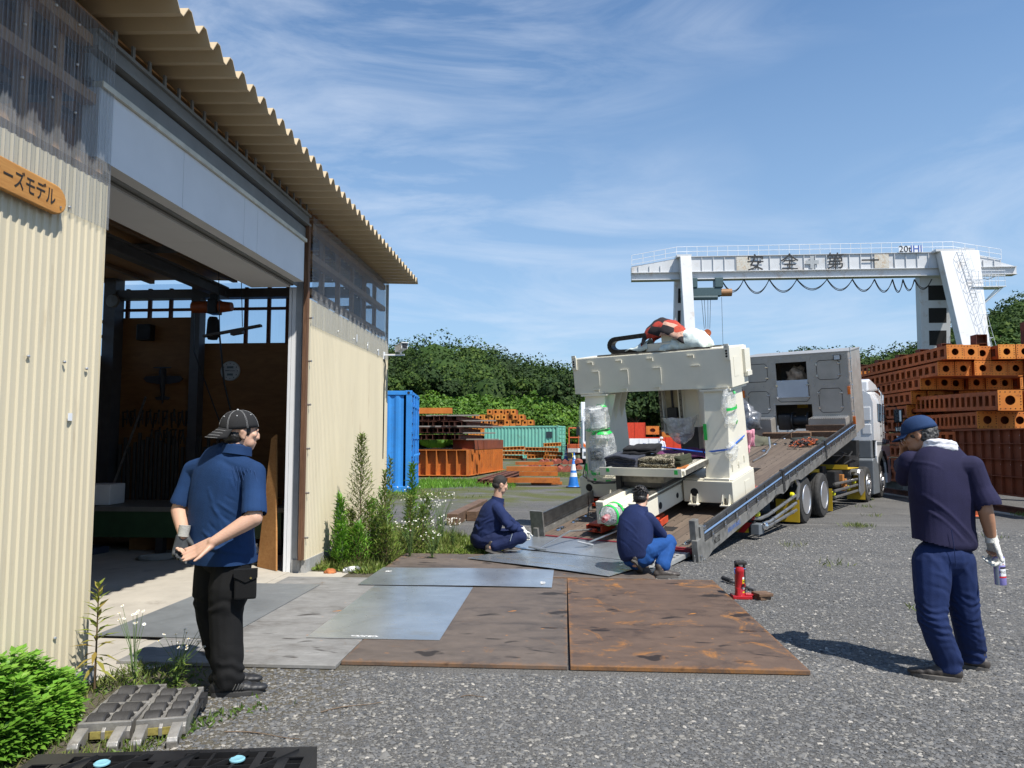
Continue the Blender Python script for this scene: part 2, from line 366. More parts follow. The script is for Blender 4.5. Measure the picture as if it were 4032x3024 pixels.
def clear_mat(name, tint, alpha, milk=.10):
    m = bpy.data.materials.new(name); MATS[name] = m; t, N, L, P = nodes(m)
    tc = N('ShaderNodeTexCoord'); o = tc.outputs['Object']
    tp = N('ShaderNodeBsdfTransparent'); tp.inputs[0].default_value = (*tint, 1)
    P.inputs['Base Color'].default_value = (.55,.60,.64,1); P.inputs['Roughness'].default_value = .18; P.inputs['Specular IOR Level'].default_value = .7
    L(ramp(N, L, noise_n(N, L, o, 3, 5, .6, 0, (1, 8, .4)), [(.3, (.28,.29,.30)), (.7, (.52,.53,.54))]), P.inputs['Base Color'])
    ms = N('ShaderNodeMixShader'); L(maprange(N, L, noise_n(N, L, o, 4, 5, .6, 0, (1, 10, .3)), .3, .7, alpha*.7, alpha*1.3), ms.inputs[0])
    L(tp.outputs[0], ms.inputs[1]); L(P.outputs[0], ms.inputs[2]); L(ms.outputs[0], t.nodes['Material Output'].inputs['Surface'])
    return m
def wood_mat(name, a, b, scale=1.0, rough=.75, ax=(1, 12, 12)):
    m = bpy.data.materials.new(name); MATS[name] = m; t, N, L, P = nodes(m); tc = N('ShaderNodeTexCoord'); o = tc.outputs['Object']
    g = noise_n(N, L, o, 3*scale, 7, .65, 1.0, ax); h = noise_n(N, L, o, 1.4*scale, 4)
    c = mixc(N, L, maprange(N, L, g, .35, .65), a, b); c = mixc(N, L, maprange(N, L, h, .4, .7, 0, .5), c, tuple(x*.6 for x in a))
    L(c, P.inputs['Base Color']); P.inputs['Roughness'].default_value = rough; bumpn(N, L, P, g, .4, .004); return m
m_ground = ground_mat()
m_plate1 = steel_plate_mat('rusty_steel', (.026,.018,.017), (.115,.076,.055), (.36,.15,.03), 1.1, edge=True)
m_plate2 = steel_plate_mat('brown_steel', (.038,.030,.027), (.118,.094,.078), (.24,.12,.05), .6, edge=True)
m_plate3 = steel_plate_mat('grey_steel', (.085,.072,.062), (.215,.21,.20), (.14,.09,.055), .5, light=(.35,.35,.34))
m_sheet = sheet_mat('galvanised_sheet', (.56,.60,.64), stainamt=.2, rough=.30)
m_sheet2 = sheet_mat('stained_sheet', (.52,.58,.64), stainamt=.95, stain=(.60,.46,.22), rough=.28)
m_sheetd = sheet_mat('dark_sheet', (.26,.275,.28), metal=.35, rough=.5)
m_cream = mat('cream_siding', (.60,.535,.39), .48, var=.05, scale=1.2, spec=.4, dirt=(.45,.37,.25), dscale=2.2, damt=.06, stretch=(3,3,.35))
m_creamin = mat('roof_sheet', (.52,.41,.26), .5, var=.06, scale=2)
m_clear = clear_mat('clear_corrugated', (.92,.93,.93), .26)
m_clearwin = clear_mat('clear_window_sheet', (.70,.80,.90), .10)
m_white = mat('white_panel', (.70,.71,.72), .5, var=.03, scale=2)
m_greysteel = mat('grey_steel_paint', (.20,.205,.20), .5, var=.08, scale=4, bump=.1)
m_jamb = mat('jamb_steel', (.42,.44,.46), .45, metal=.2, var=.08, scale=5)
m_darkgap = mat('dark_gap', (.015,.014,.013), .9)
m_dwood = wood_mat('dark_timber', (.10,.045,.022), (.20,.10,.05), ax=(14, 14, 1))
m_ply = wood_mat('plywood', (.22,.10,.032), (.30,.145,.05), .5, ax=(2, 2, 9))
m_plyceil = wood_mat('ceiling_board', (.34,.17,.06), (.42,.23,.09), .5, ax=(8, 1, 1))
m_conc = mat('concrete', (.42,.385,.325), .85, var=.10, scale=2.5, bump=.25, bscale=90, dirt=(.24,.21,.17), dscale=3.0, damt=.25)
m_concg = mat('footing_concrete', (.36,.36,.35), .9, var=.15, scale=8, bump=.4, bscale=60)
m_black = mat('black_plastic', (.014,.014,.015), .42, var=.2, scale=8)
m_blackr = mat('black_rubber', (.022,.022,.023), .8, var=.25, scale=9, bump=.2)
m_alu = mat('brushed_aluminium', (.62,.63,.64), .33, metal=.85, var=.08, scale=5)
m_chrome = mat('polished_metal', (.75,.76,.78), .14, metal=1.0, var=.05)
m_whitep = mat('white_paint', (.78,.79,.80), .25, var=.02, coat=.5)
m_paper = mat('paper', (.72,.72,.70), .8, var=.03)
m_steelg = mat('worn_steel', (.20,.19,.18), .45, metal=.6, var=.3, scale=12, bump=.15)

# ================================================================ ground
def gsheet(name, x0, y0, x1, y1, z, m, kind='structure'):
    me = MB(); me.add([(x0,y0,z),(x1,y0,z),(x1,y1,z),(x0,y1,z)], [(0,1,2,3)])
    return tag(me.build(name, m), kind=kind)
gsheet('ground', -900, -200, 900, 1500, 0.0, m_ground)

# ================================================================ workshop
XW = -2.95
def ribbed(mb, y0, y1, z0, z1, X, per=.0625, d=.011, axis='y', nz=1):
    """ribbed sheet: flat pans with narrow raised ribs"""
    n = int((y1-y0)/per); prof = []
    for k in range(n+1):
        b = y0+k*per
        for u, h in ((0,0),(.034,0),(.041,d),(.055,d),(.0624,0)):
            yy = b+u*per/.0625
            if yy <= y1: prof.append((yy, h))
    prof.append((y1, 0)); m = len(prof)
    vs = [(X+h, y, z) if axis == 'y' else (y, X+h, z) for z in (z0, z1) for y, h in prof]
    return mb.add(vs, [(i, i+1, m+i+1, m+i) for i in range(m-1)])
shop = thing('workshop', 'cream ribbed metal workshop with clear plastic band under the eave and open doorway', 'building', (-3.0, 6.0, 0))
ribbed(MB(), -1.0, 4.41, .10, 3.13, XW).build('siding', m_cream, shop, solid=.002)
ribbed(MB(), 8.17, 11.86, .15, 3.12, XW, .05, .009).build('siding', m_cream, shop, solid=.002)
ribbed(MB(), -1.0, 4.43, 2.84, 4.13, XW+.014, .0313, .007).build('clear_panel', m_clear, shop)
ribbed(MB(), 8.20, 11.86, 2.82, 4.10, XW+.014, .0313, .007).build('clear_panel', m_clear, shop)
tr_ = MB(); tr_.box((XW-.06, 4.412, .10), (XW+.006, 4.418, 3.13)); tr_.box((XW-.01, 8.163, .15), (XW+.014, 8.18, 3.12)); tr_.box((XW-.03, 11.862, .12), (XW+.016, 11.872, 4.08)); tr_.parts('corner_trim', m_cream, shop)
fx = MB()
for y, z in ((3.78,1.95),(4.07,1.95),(4.27,1.93),(4.10,.36),(4.05,2.87),(3.6,2.87),(9.2,2.9),(9.9,2.9),(10.6,2.9),(11.2,2.9)): fx.ball((XW+.018, y, z), .010, 8)
for k in range(6): fx.cyl((XW+.0, 8.172, .4+k*.5), (XW+.045, 8.165, .4+k*.5), .012, n=8)
for y in (4.05, 3.62, 3.85): 
    for z in (3.45, 3.75, 4.0): fx.ball((XW+.026, y, z), .009, 8)
for y in (8.5, 8.9, 9.4, 10.0, 10.6): fx.ball((XW+.026, y, 3.5), .009, 8)
fx.parts('sheet_screw', m_alu, shop)
wt = MB(); 
for y, z in ((10.05,2.93),(10.62,2.90),(11.25,2.87),(4.14,1.63)): wt.boxc((XW+.018, y, z), (.004, .035, .10 if z > 2 else .045))
wt.parts('white_label', m_whitep, shop)
# footings
ft = MB(); ft.box((-3.12,-1,0),(-2.925,4.46,.10)); ft.box((-3.10,8.19,0),(-2.93,11.86,.15)); ft.parts('footing', m_concg, shop)
# framing seen through the clear band
fr = MB()
for z in (3.20, 3.62, 3.98): fr.box((-3.06,-1,z),(-2.972,4.40,z+.07)); fr.box((-3.06,8.3,z),(-2.972,11.8,z+.07))
for y in (2.2, 2.9, 3.32, 3.78, 4.06, 4.32, 8.30, 8.95, 9.6, 10.25, 10.9, 11.5): fr.box((-3.115,y,.12),(-3.062,y+.06,4.1))
fr.parts('wall_framing', wood_mat('frame_timber', (.36,.20,.10), (.46,.28,.15)), shop)
# inner lining behind the siding, below the clear band
lin = MB(); lin.box((-3.14,-1,.02),(-3.12,4.40,3.10)); lin.box((-3.14,8.34,.02),(-3.12,11.74,3.10)); lin.build('lining_board', m_ply, shop)
# roof: folded sheets running back from the eave
rf = MB(); n = 81; prof = []
for k in range(n):
    b = -4.05+k*.2
    prof += [(b, 0), (b+.035, 0), (b+.095, .088), (b+.135, .088)] 
prof = [(y, h) for y, h in prof if y < 11.98]; X0, X1 = -2.46, -9.2; m_ = len(prof)
def zroof(x): return 4.10+(X0-x)*.035
vs = [(x, y, zroof(x)+h+(11.9-y)*.018) for x in (X0, X1) for y, h in prof]; rf.add(vs, [(i, i+1, m_+i+1, m_+i) for i in range(m_-1)])
rf.build('roof', m_creamin, shop, solid=.006)
# header: white panels with joints, ledge, two grey steel beams, soffit
hd = MB()
ys = [4.30, 5.34, 6.42, 6.71, 7.97]
for a, b in zip(ys[:-1], ys[1:]): hd.box((-3.06, a+.002, 3.28), (XW, b-.002, 3.735))
hd.parts('header_panel', m_white, shop)
bk = MB(); bk.box((-3.055, 4.31, 3.285), (-2.955, 7.96, 3.73)); bk.build('header_core', m_darkgap, shop)
hl = MB(); hl.box((-3.0, 4.3, 3.738), (-2.925, 7.99, 3.775)); hl.build('header_ledge', mat('cream_ledge', (.60,.57,.47), .5), shop)
bm1 = MB(); bm1.box((-3.03, 4.25, 3.778), (-2.985, 8.12, 3.935)); bm1.box((-3.03, 4.25, 3.96), (-2.935, 8.14, 3.985)); bm1.box((-3.03, 4.25, 3.985), (-2.96, 8.14, 4.07)); bm1.box((-3.03,4.25,4.07),(-2.935,8.14,4.095))
bm1.build('steel_beam', m_greysteel, shop)
cl = MB()
for k in range(19): cl.box((-2.975, 4.45+k*.2, 4.096), (-2.96, 4.48+k*.2, 4.20))
cl.parts('roof_cleat', m_greysteel, shop)
sf = MB(); sf.box((-3.62, 4.3, 3.255), (-3.16, 6.2, 3.275)); sf.box((-3.62, 6.203, 3.255), (-3.16, 8.12, 3.275)); sf.parts('soffit_panel', m_white, shop)
sr = MB(); sr.box((-3.155,4.3,3.27),(-3.125,8.12,3.30)); sr.box((-3.09,4.3,3.262),(-3.062,8.12,3.30)); sr.build('door_track', m_greysteel, shop)
db = MB(); db.box((-3.60,4.3,3.28),(-3.10,8.12,3.30)); db.build('track_void', m_darkgap, shop)
jb = MB(); jb.box((-3.20, 8.20, .0), (-3.17, 8.26, 3.27)); jb.box((-3.165, 8.205, .0), (-3.12, 8.26, 3.27)); jb.parts('jamb_frame', m_whitep, shop)
jc = MB(); jc.box((-3.118, 8.21, 0), (-3.005, 8.30, 4.0)); jc.box((-3.05, 8.195, 0), (-3.04, 8.21, 4.0)); jc.box((-3.002,8.19,0),(-2.995,8.30,4.0)); jc.build('jamb_column', m_jamb, shop)
jw = MB(); jw.box((-2.993, 8.095, .16), (-2.945, 8.16, 4.0)); jw.build('jamb_post', m_dwood, shop)
# floor and apron
fl = MB(); fl.box((-7.9, -1, -.05), (-3.13, 11.7, .012)); fl.build('floor_slab', m_conc, shop)
ap = MB(); ap.add([(-3.13,4.47,.006),(-2.92,4.47,.006),(-2.5,5.0,.006),(-2.45,8.25,.006),(-3.13,8.30,.006)], [(0,1,2,3,4)]); ap.build('apron', m_conc, shop)
# end wall (faces the door camera) and back wall
ew = MB()
ew.box((-7.7, 11.72, .0), (-6.02, 11.76, 3.55)); ew.box((-6.02, 11.72, 0), (-4.62, 11.76, 3.105)); ew.box((-4.62, 11.72, 0), (-3.12, 11.76, 3.105))
ew.parts('end_wall', m_ply, shop)
bw = MB(); bw.box((-7.76, -1, 0), (-7.72, 11.7, 2.90)); bw.build('back_wall', m_ply, shop)
nw = MB(); nw.box((-7.7,-1.06,0),(-3.1,-1.0,4.1)); nw.build('near_wall', m_ply, shop)
ww = MB(); ribbed(ww, -7.75, -3.0, 3.0, 4.15, 11.86, .06, .008, 'x'); ribbed(ww, -1, 11.8, 2.85, 4.3, -7.80, .06, .008); ww.build('window_sheet', m_clearwin, shop)
ol = MB(); ribbed(ol, -7.75, -2.96, .12, 3.1, 11.858, axis='x'); ol.build('end_siding', m_cream, shop)
wf = MB()
for x in (-7.42,-7.03,-6.66,-5.35,-4.96,-4.64,-4.1,-3.5): wf.box((x, 11.74, 3.06), (x+.055, 11.79, 4.05))
wf.box((-7.6,11.741,3.665),(-3.1,11.785,3.71)); wf.box((-7.75,9.0,3.2),(-7.73,11.7,3.25)); wf.box((-7.75,9.0,3.45),(-7.73,11.7,3.5))
wf.parts('window_frame', mat('red_timber', (.13,.05,.03), .7), shop)
st = MB()
st.box((-7.62, 11.45, 0), (-7.42, 11.7, 4.2)); st.box((-6.14, 11.50, 0), (-5.99, 11.7, 4.1)); st.box((-7.6, 11.48, 3.83), (-3.2, 11.68, 3.975)); st.box((-3.45,11.45,0),(-3.3,11.7,4.1))
for y in (9.4, 7.2, 5.0): st.box((-7.7, y, 4.06), (-3.1, y+.12, 4.16))
F = Matrix.Translation((-6.15, 6.2, 3.9)) @ rot('Z', 0)
st.box((-5.62, 5.0, 3.80), (-5.48, 11.45, 3.825)); st.box((-5.555,5.0,3.82),(-5.545,11.45,3.96)); st.box((-5.62, 5.0, 3.96), (-5.48, 11.45, 3.985))
st.build('steel_frame', mat('grey_frame_paint', (.10,.10,.105), .55), shop)
ce = MB()
for k in range(9): ce.box((-7.7, 11.7-1.3*(k+1)+.004, 4.18), (-3.0, 11.7-1.3*k, 4.195))
ce.parts('ceiling_board', m_plyceil, shop)
pu = MB()
for k in range(7): pu.box((-7.7+k*.72, -1, 4.12), (-7.62+k*.72, 11.7, 4.18))
pu.parts('purlin', wood_mat('purlin_timber', (.16,.10,.06), (.24,.15,.09)), shop)
# camera bracket belongs to the wall camera
cc = thing('security_camera', 'white security camera on a bracket at the far corner of the cream workshop', 'camera', (-2.93, 11.6, 2.85))
b_ = MB(); b_.box((-2.94,11.58,2.86),(-2.60,11.62,2.885)); b_.box((-2.94,11.56,2.80),(-2.925,11.64,2.92)); b_.cyl((-2.66,11.6,2.88),(-2.66,11.6,2.93),.018); b_.build('bracket', m_whitep, cc)
Mc = Matrix.Translation((-2.66,11.6,2.98)) @ rot('Z', 35) @ rot('X', -6)
b_ = MB(); b_.cbox((-.055,-.16,-.045),(.055,.13,.045),.012,Mc); b_.box((-.062,-.19,.046),(.062,.14,.056),Mc); b_.build('housing', m_whitep, cc)
b_ = MB(); b_.box((-.043,-.165,-.035),(.043,-.161,.035),Mc); b_.cyl(Mc@Vector((0,-.162,0)),Mc@Vector((0,-.172,0)),.022); b_.build('lens', m_black, cc)
b_ = MB(); b_.tube([(-2.93,11.6,2.85),(-2.91,11.62,2.7),(-2.915,11.6,2.55),(-2.93,11.63,2.4),(-2.935,11.62,1.2)],.009); b_.build('cable', m_black, cc)
# wooden name board
sg = thing('name_board', 'wooden name board with black brushed Japanese letters on the cream wall', 'sign', (XW+.05, 3.8, 2.88))
Ms = frame((XW+.03, 3.63, 2.865), (0,1,0), (0,0,1), (1,0,0)) @ rot('Z', -1.0)
pts = [(-.85,-.085),(.24,-.085)]+[(.24+.085*math.sin(a)*1.15, -.085*math.cos(a)) for a in [math.pi*k/10 for k in range(1,10)]]+[(.24,.085),(-.85,.085)]
b_ = MB(); b_.prism(pts, 0, .03, 'z', Ms); b_.build('board', wood_mat('sign_wood', (.46,.20,.045), (.60,.30,.08), ax=(12, 1.5, 12)), sg, bevel=.008)
try:
    vs, fs = text_mesh('ディーズモデル', .082, .0012)
    vs = [(v.x*.97, v.y*1.35, v.z) for v in vs]
    b_ = MB(); b_.add(vs, fs, Ms @ tr(-.035, -.004, .0315)); b_.build('lettering', mat('black_ink', (.02,.015,.012), .6), sg)
except Exception as e: print('text', e)
b_ = MB(); b_.ball(Ms@Vector((.285,-.035,.032)),.007,8); b_.build('screw', m_chrome, sg)

# ================================================================ things inside the workshop
t = thing('wall_clock', 'round white wall clock with small grey displays on the plywood end wall', 'clock', (-5.54, 11.70, 2.64))
b_ = MB(); b_.lathe((-5.54,11.715,2.64),(0,-1,0),[(.165,0),(.165,.02),(.155,.03),(.148,.02),(0,.02)],32); b_.build('face', mat('clock_face', (.55,.57,.56), .5), t, smooth='auto')
b_ = MB(); b_.boxc((-5.54,11.692,2.70),(.11,.004,.035)); b_.boxc((-5.54,11.692,2.58),(.10,.004,.035)); b_.build('display', mat('lcd', (.10,.12,.11), .3), t)
b_ = MB(); b_.boxc((-5.50,11.688,2.64),(.09,.003,.008)); b_.boxc((-5.585,11.688,2.643),(.07,.003,.011))
for k in range(12):
    a = k*math.pi/6; b_.boxc((-5.54+.125*math.sin(a),11.691,2.64+.125*math.cos(a)),(.012,.003,.016))
b_.build('hands', m_black, t)
t = thing('model_plane', 'dark model aeroplane hanging on the plywood wall above the tool rack', 'model aeroplane', (-6.63, 11.6, 2.45))
b_ = MB(); b_.prism([(-.34,.06),(-.30,.10),(0,.115),(.30,.10),(.34,.06),(.28,.0),(.1,-.03),(-.1,-.03),(-.28,0)], -.012, .012, 'y', tr(-6.63,11.6,2.45)); b_.build('wing', mat('plane_paint', (.035,.035,.04), .6), t, bevel=.006)
b_ = MB(); b_.tube([(-6.63,11.58,2.68),(-6.63,11.58,2.62),(-6.63,11.58,2.45),(-6.63,11.6,2.25),(-6.63,11.6,2.1)],[.045,.06,.05,.03,.012],8); b_.build('fuselage', MATS['plane_paint'], t, smooth='auto')
b_ = MB(); b_.prism([(-.13,.02),(0,.05),(.13,.02),(.1,-.02),(-.1,-.02)], -.008, .008, 'y', tr(-6.63,11.6,2.18)); b_.build('tailplane', MATS['plane_paint'], t)
b_ = MB(); b_.boxc((-6.63,11.56,2.69),(.30,.01,.02)); b_.build('propeller', m_black, t)
t = thing('chain_hoist', 'orange and black electric chain hoist hanging from the ceiling rail', 'hoist', (-5.55, 11.1, 3.5))
m_or = mat('hoist_orange', (.40,.09,.02), .5)
b_ = MB(); b_.cyl((-5.90,11.1,3.60),(-5.62,11.1,3.60),.09,.10,14); b_.cyl((-5.46,11.1,3.60),(-5.26,11.1,3.60),.095,.07,14); b_.parts('motor', m_or, t, smooth='auto')
b_ = MB(); b_.cbox((-5.62,11.0,3.48),(-5.46,11.2,3.72),.02); b_.box((-5.60,11.05,3.72),(-5.5,11.15,3.80)); b_.build('body', m_black, t)
b_ = MB(); b_.lathe((-5.56,11.1,3.44),(0,0,-1),[(.06,0),(.085,.05),(.10,.30),(.07,.36),(0,.37)],14); b_.build('chain_bag', m_blackr, t, smooth='auto')
b_ = MB(); b_.tube([(-5.88,11.1,3.5),(-5.86,11.1,2.9),(-5.35,11.15,1.6)],.010); b_.tube([(-5.48,11.1,3.4),(-5.35,11.1,2.4),(-5.1,11.2,1.3)],.014); b_.build('chain', m_black, t)
t = thing('ceiling_lamp', 'long fluorescent lamp batten hanging slightly tilted in the workshop', 'lamp', (-5.3, 10.6, 3.2))
Ml = frame((-5.0,10.6,3.12),(.985,0,.17),(0,1,0),(-.17,0,.985)); b_ = MB(); b_.box((-.45,-.04,0),(.45,.04,.035),Ml); b_.box((-.02,-.05,-.05),(.16,.05,0),Ml); b_.build('batten', mat('lamp_metal', (.10,.09,.08), .5), t)
b_ = MB(); b_.tube([(-4.85,10.6,3.2),(-4.9,10.6,4.1)],.006); b_.tube([(-5.2,10.6,3.1),(-5.25,10.6,4.1)],.006); b_.build('cord', m_black, t)
t = thing('loudspeaker', 'small black box speaker high on the plywood end wall', 'loudspeaker', (-6.98, 11.6, 3.28))
b_ = MB(); b_.cbox((-7.10,11.55,3.15),(-6.86,11.71,3.42),.02); b_.build('cabinet', m_black, t); b_ = MB(); b_.box((-7.08,11.545,3.17),(-6.88,11.549,3.40)); b_.build('grille', m_blackr, t)
t = thing('wall_fan', 'small round fan at the top of the workshop corner post', 'fan', (-7.4, 11.4, 3.75))
b_ = MB(); b_.lathe((-7.42,11.42,3.78),(0,-1,0),[(.10,0),(.12,.03),(.10,.06),(0,.07)],16); b_.build('cage', m_greysteel, t)
random.seed(3)
m_tool = mat('tool_steel', (.045,.042,.04), .5, metal=.3); tools = []
for kind in range(2):
    t = thing('hand_clamp', 'dark %s hanging in the row on the plywood wall' % ('plier' if kind else 'clamp'), 'hand tool', (0,0,0))
    b_ = MB()
    if kind: b_.cyl((0,0,0),(.035,0,-.2),.011,.008,6); b_.cyl((0,0,0),(-.035,0,-.2),.011,.008,6); b_.ball((0,0,.02),(.022,.01,.03),8)
    else: b_.box((-.012,-.008,-.24),(.012,.008,.02)); b_.box((-.012,-.008,0),(.06,.008,.02)); b_.box((-.012,-.008,-.12),(.055,.008,-.10))
    b_.build('handle', m_tool, t); tools.append(t)
g = 'hand tools hanging on the workshop wall'
k = 0
for row, z in enumerate((1.95, 1.65)):
    for i in range(20 if row == 0 else 9):
        x = -7.35+i*.068+random.uniform(-.01,.01)+(.5 if row else 0); src = tools[(i+row) % 2]; M_ = tr(x, 11.69, z+random.uniform(-.02,.02)) @ rot('Y', random.uniform(-8,8))
        if k < 2: tools[k].matrix_basis = M_; tools[k]['group'] = g; k += 1
        else: dup(src, M_, group=g)
g = 'long bars leaning in the rack on the workshop wall'
b_ = MB(); b_.box((-.02,-.02,-.55),(.02,.02,.55)); bar = solo(b_, 'metal_bar', 'long grey bar standing in the rack under the hanging tools', 'bar', mat('bar_grey', (.09,.085,.08), .6), tr(0,0,0), g)
for i in range(26):
    x = -7.32+i*.075; M_ = tr(x, 11.62+random.uniform(-.03,.03), .95+random.uniform(-.12,.15))
    if i == 0: bar.matrix_basis = M_
    else: o = bar.copy(); COL.objects.link(o); o.matrix_basis = M_
for (x, y, z, w_, h, ry, lab) in [(-6.14,11.49,1.42,.21,.29,0,'white printed sheet pinned to the middle steel post'),(-6.07,11.48,1.70,.08,.10,0,'small white note on the middle steel post'),(-5.30,9.32,.42,.27,.36,6,'white paper taped to the front edge of the green workbench'),(-4.82,11.69,1.15,.27,.36,0,'faint white notice on the plywood wall right of the cap'),(-4.50,11.69,1.18,.27,.34,0,'second faint notice beside the door jamb on the plywood wall')]:
    b_ = MB(); b_.box((-w_/2,-.002,-h/2),(w_/2,.002,h/2)); solo(b_, 'paper_sheet', lab, 'paper', m_paper, tr(x,y,z) @ rot('Y', ry))
t = thing('workbench', 'long dark green workbench with a cluttered grey top inside the workshop', 'workbench', (-5.4, 9.7, 0))
b_ = MB(); b_.box((-7.3,9.35,.56),(-3.6,10.5,.62)); b_.build('top', mat('bench_top', (.16,.15,.13), .6), t)
b_ = MB(); b_.box((-7.2,9.38,.22),(-3.7,9.44,.56)); b_.box((-7.2,10.4,.22),(-3.7,10.46,.56)); b_.build('apron', mat('bench_green', (.03,.07,.03), .5), t)
for x in (-7.1,-5.4,-3.8):
    b_ = MB(); b_.box((x,9.4,0),(x+.1,9.5,.22)); b_.box((x,10.3,0),(x+.1,10.4,.22)); b_.parts('leg', m_tool, t)
def cboxthing(name, lab, cat, a, b, m, rz=0, r=.01):
    c = Vector(((a[0]+b[0])/2,(a[1]+b[1])/2,a[2])); b_ = MB(tr(*c) @ rot('Z', rz)); d = [(b[i]-a[i])/2 for i in range(2)]
    b_.cbox((-d[0],-d[1],0),(d[0],d[1],b[2]-a[2]),r); return solo(b_, name, lab, cat, m, tr(*c) @ rot('Z', rz))
cboxthing('carton', 'white carton on the left end of the green workbench', 'box', (-6.75,9.5,.625),(-6.15,9.9,.90), m_paper, 5)
cboxthing('tool_case', 'yellow tool case on the right end of the workbench', 'tool case', (-4.05,9.5,.625),(-3.85,9.8,.72), mat('case_yellow', (.50,.30,.02), .5), 5)
for i,(x,y,z,c,lab) in enumerate([(-5.7,9.6,.625,(.03,.10,.09),'teal power tool lying on the workbench'),(-5.4,9.55,.625,(.05,.16,.14),'small teal tool on the workbench edge'),(-4.4,9.7,.625,(.35,.35,.34),'grey dish among clutter on the workbench'),(-4.7,9.6,.625,(.22,.03,.03),'red tool box on the workbench beside the man'),(-6.0,9.7,.625,(.04,.04,.04),'black tool on the workbench near the carton')]):
    b_ = MB(); b_.cbox((-.12,-.06,0),(.12,.06,.07),.02); b_.cyl((.0,0,.04),(.16,.05,.09),.03,.02,10); solo(b_, 'power_tool', lab, 'tool', mat('tool_col%d' % i, c, .5), tr(x,y,z) @ rot('Z', 20*i))
cboxthing('wooden_box', 'low wooden box on the floor under the workbench', 'box', (-5.95,9.7,.013),(-5.25,10.2,.20), m_ply, 3)
cboxthing('grey_case', 'grey case on the floor under the workbench behind the man', 'case', (-4.95,9.2,.013),(-4.6,9.6,.28), mat('case_grey', (.10,.10,.105), .5), 10)
cboxthing('dark_case', 'flat dark blue case on the floor by the doorway wall', 'case', (-6.5,9.1,.013),(-6.1,9.5,.10), mat('case_dark', (.03,.04,.06), .5), -10)
b_ = MB()
for k in range(5): b_.tube([(-5.15+.22*math.cos(a)+.03*k, 8.95+.16*math.sin(a+k*.3), .025+.012*k) for a in [i*math.pi/9 for i in range(19)]], .008, 5)
solo(b_, 'cable_coil', 'loose coil of pale cable on the workshop floor', 'cable', mat('cable_grey', (.22,.22,.20), .6), (-5.1,8.95,.02))
b_ = MB(); b_.prism([(0,0),(.42,0),(.16,1.55),(.06,1.50)], -.01, .01, 'y', tr(-3.62,8.50,.015) @ rot('Z',-38) @ rot('X', -4)); solo(b_, 'plywood_board', 'warm brown plywood board leaning beside the door jamb', 'board', wood_mat('leaning_board', (.38,.17,.05), (.50,.26,.09)), (-3.4,8.5,0))
b_ = MB(); b_.cyl((-7.05,10.7,.2),(-6.80,11.4,2.2),.018,n=8); b_.cyl((-7.3,10.2,1.6),(-7.28,10.25,2.7),.03,n=8); solo(b_, 'steel_tube', 'thin steel tube leaning against the corner post inside', 'tube', m_steelg, (-7.0,10.9,0))
t = thing('spray_bottle', 'white and blue bottle on the floor behind the man by the doorway', 'bottle', (-3.75,8.75,.014))
b_ = MB(); b_.lathe((-3.75,8.75,.05),(0,0,1),[(.05,0),(.05,.12),(.02,.16),(.02,.20)],12); b_.build('bottle_body', mat('bottle_white', (.6,.62,.65), .4), t, smooth='auto'); b_ = MB(); b_.lathe((-3.68,8.68,.05),(0,0,1),[(.04,0),(.045,.08),(.015,.1)],12); b_.build('cap', mat('bottle_blue', (.02,.12,.55), .4), t, smooth='auto')
cboxthing('black_tray', 'low black tray under the bottles by the door jamb', 'tray', (-3.85,8.6,.013),(-3.6,8.9,.05), m_black, 0)
# ================================================================ steel plates and sheets on the ground
def plate(name, lab, c, ang, lx, ly, z0, th, m, group=None, tilt=None, curl=0):
    M_ = tr(c[0], c[1], z0) @ rot('Z', ang)
    if tilt: M_ = M_ @ rot(tilt[0], tilt[1])
    b_ = MB(M_)
    if curl:
        nu, nv = 24, 10
        def f(i, j, s): 
            x = (i/(nu-1)-.5)*lx; y = (j/(nv-1)-.5)*ly
            return (x, y, s+curl*(.5+.5*math.sin(x*3.1+1))*(abs(2*y/ly)**2))
        vs = [f(i,j,0) for j in range(nv) for i in range(nu)]+[f(i,j,th) for j in range(nv) for i in range(nu)]; o = nu*nv; fs = []
        for j in range(nv-1):
            for i in range(nu-1):
                a = j*nu+i; fs += [(a,a+nu,a+nu+1,a+1),(o+a,o+a+1,o+a+nu+1,o+a+nu)]
        for i in range(nu-1): fs += [(i,i+1,o+i+1,o+i),((nv-1)*nu+i+1,(nv-1)*nu+i,o+(nv-1)*nu+i,o+(nv-1)*nu+i+1)]
        for j in range(nv-1): fs += [((j+1)*nu,j*nu,o+j*nu,o+(j+1)*nu),(j*nu+nu-1,(j+1)*nu+nu-1,o+(j+1)*nu+nu-1,o+j*nu+nu-1)]
        b_.add(vs, fs)
    else: b_.box((-lx/2,-ly/2,0),(lx/2,ly/2,th))
    return solo(b_, name, lab, 'steel plate', m, M_, group, bevel=(.003 if th > .01 else 0))
gp = 'thick steel road plates'
plate('steel_road_plate', 'rust-orange stained thick steel plate at the right end of the plate row', (.770,6.43), .3, 1.52, 3.05, .004, .028, m_plate1, gp)
plate('steel_road_plate', 'brown thick steel plate in the middle of the row, beneath two bright sheets', (-.752,6.43), 0, 1.50, 3.05, .003, .026, m_plate2, gp)
plate('steel_road_plate', 'brown steel plate at the far side, behind the others by the weeds', (-.58,8.78), -.6, 3.05, 1.52, .004, .026, m_plate2, gp)
plate('steel_road_plate', 'pale grey steel plate nearest the workshop door with its front edge by the standing man', (-2.255,6.33), 0, 1.49, 3.05, .004, .024, m_plate3, gp)
gs = 'thin bright metal sheets'
plate('metal_sheet', 'dark chequered thin sheet on the apron, half under the workshop doorway', (-3.02,6.40), -1.0, 1.0, 2.05, .031, .004, m_sheetd)
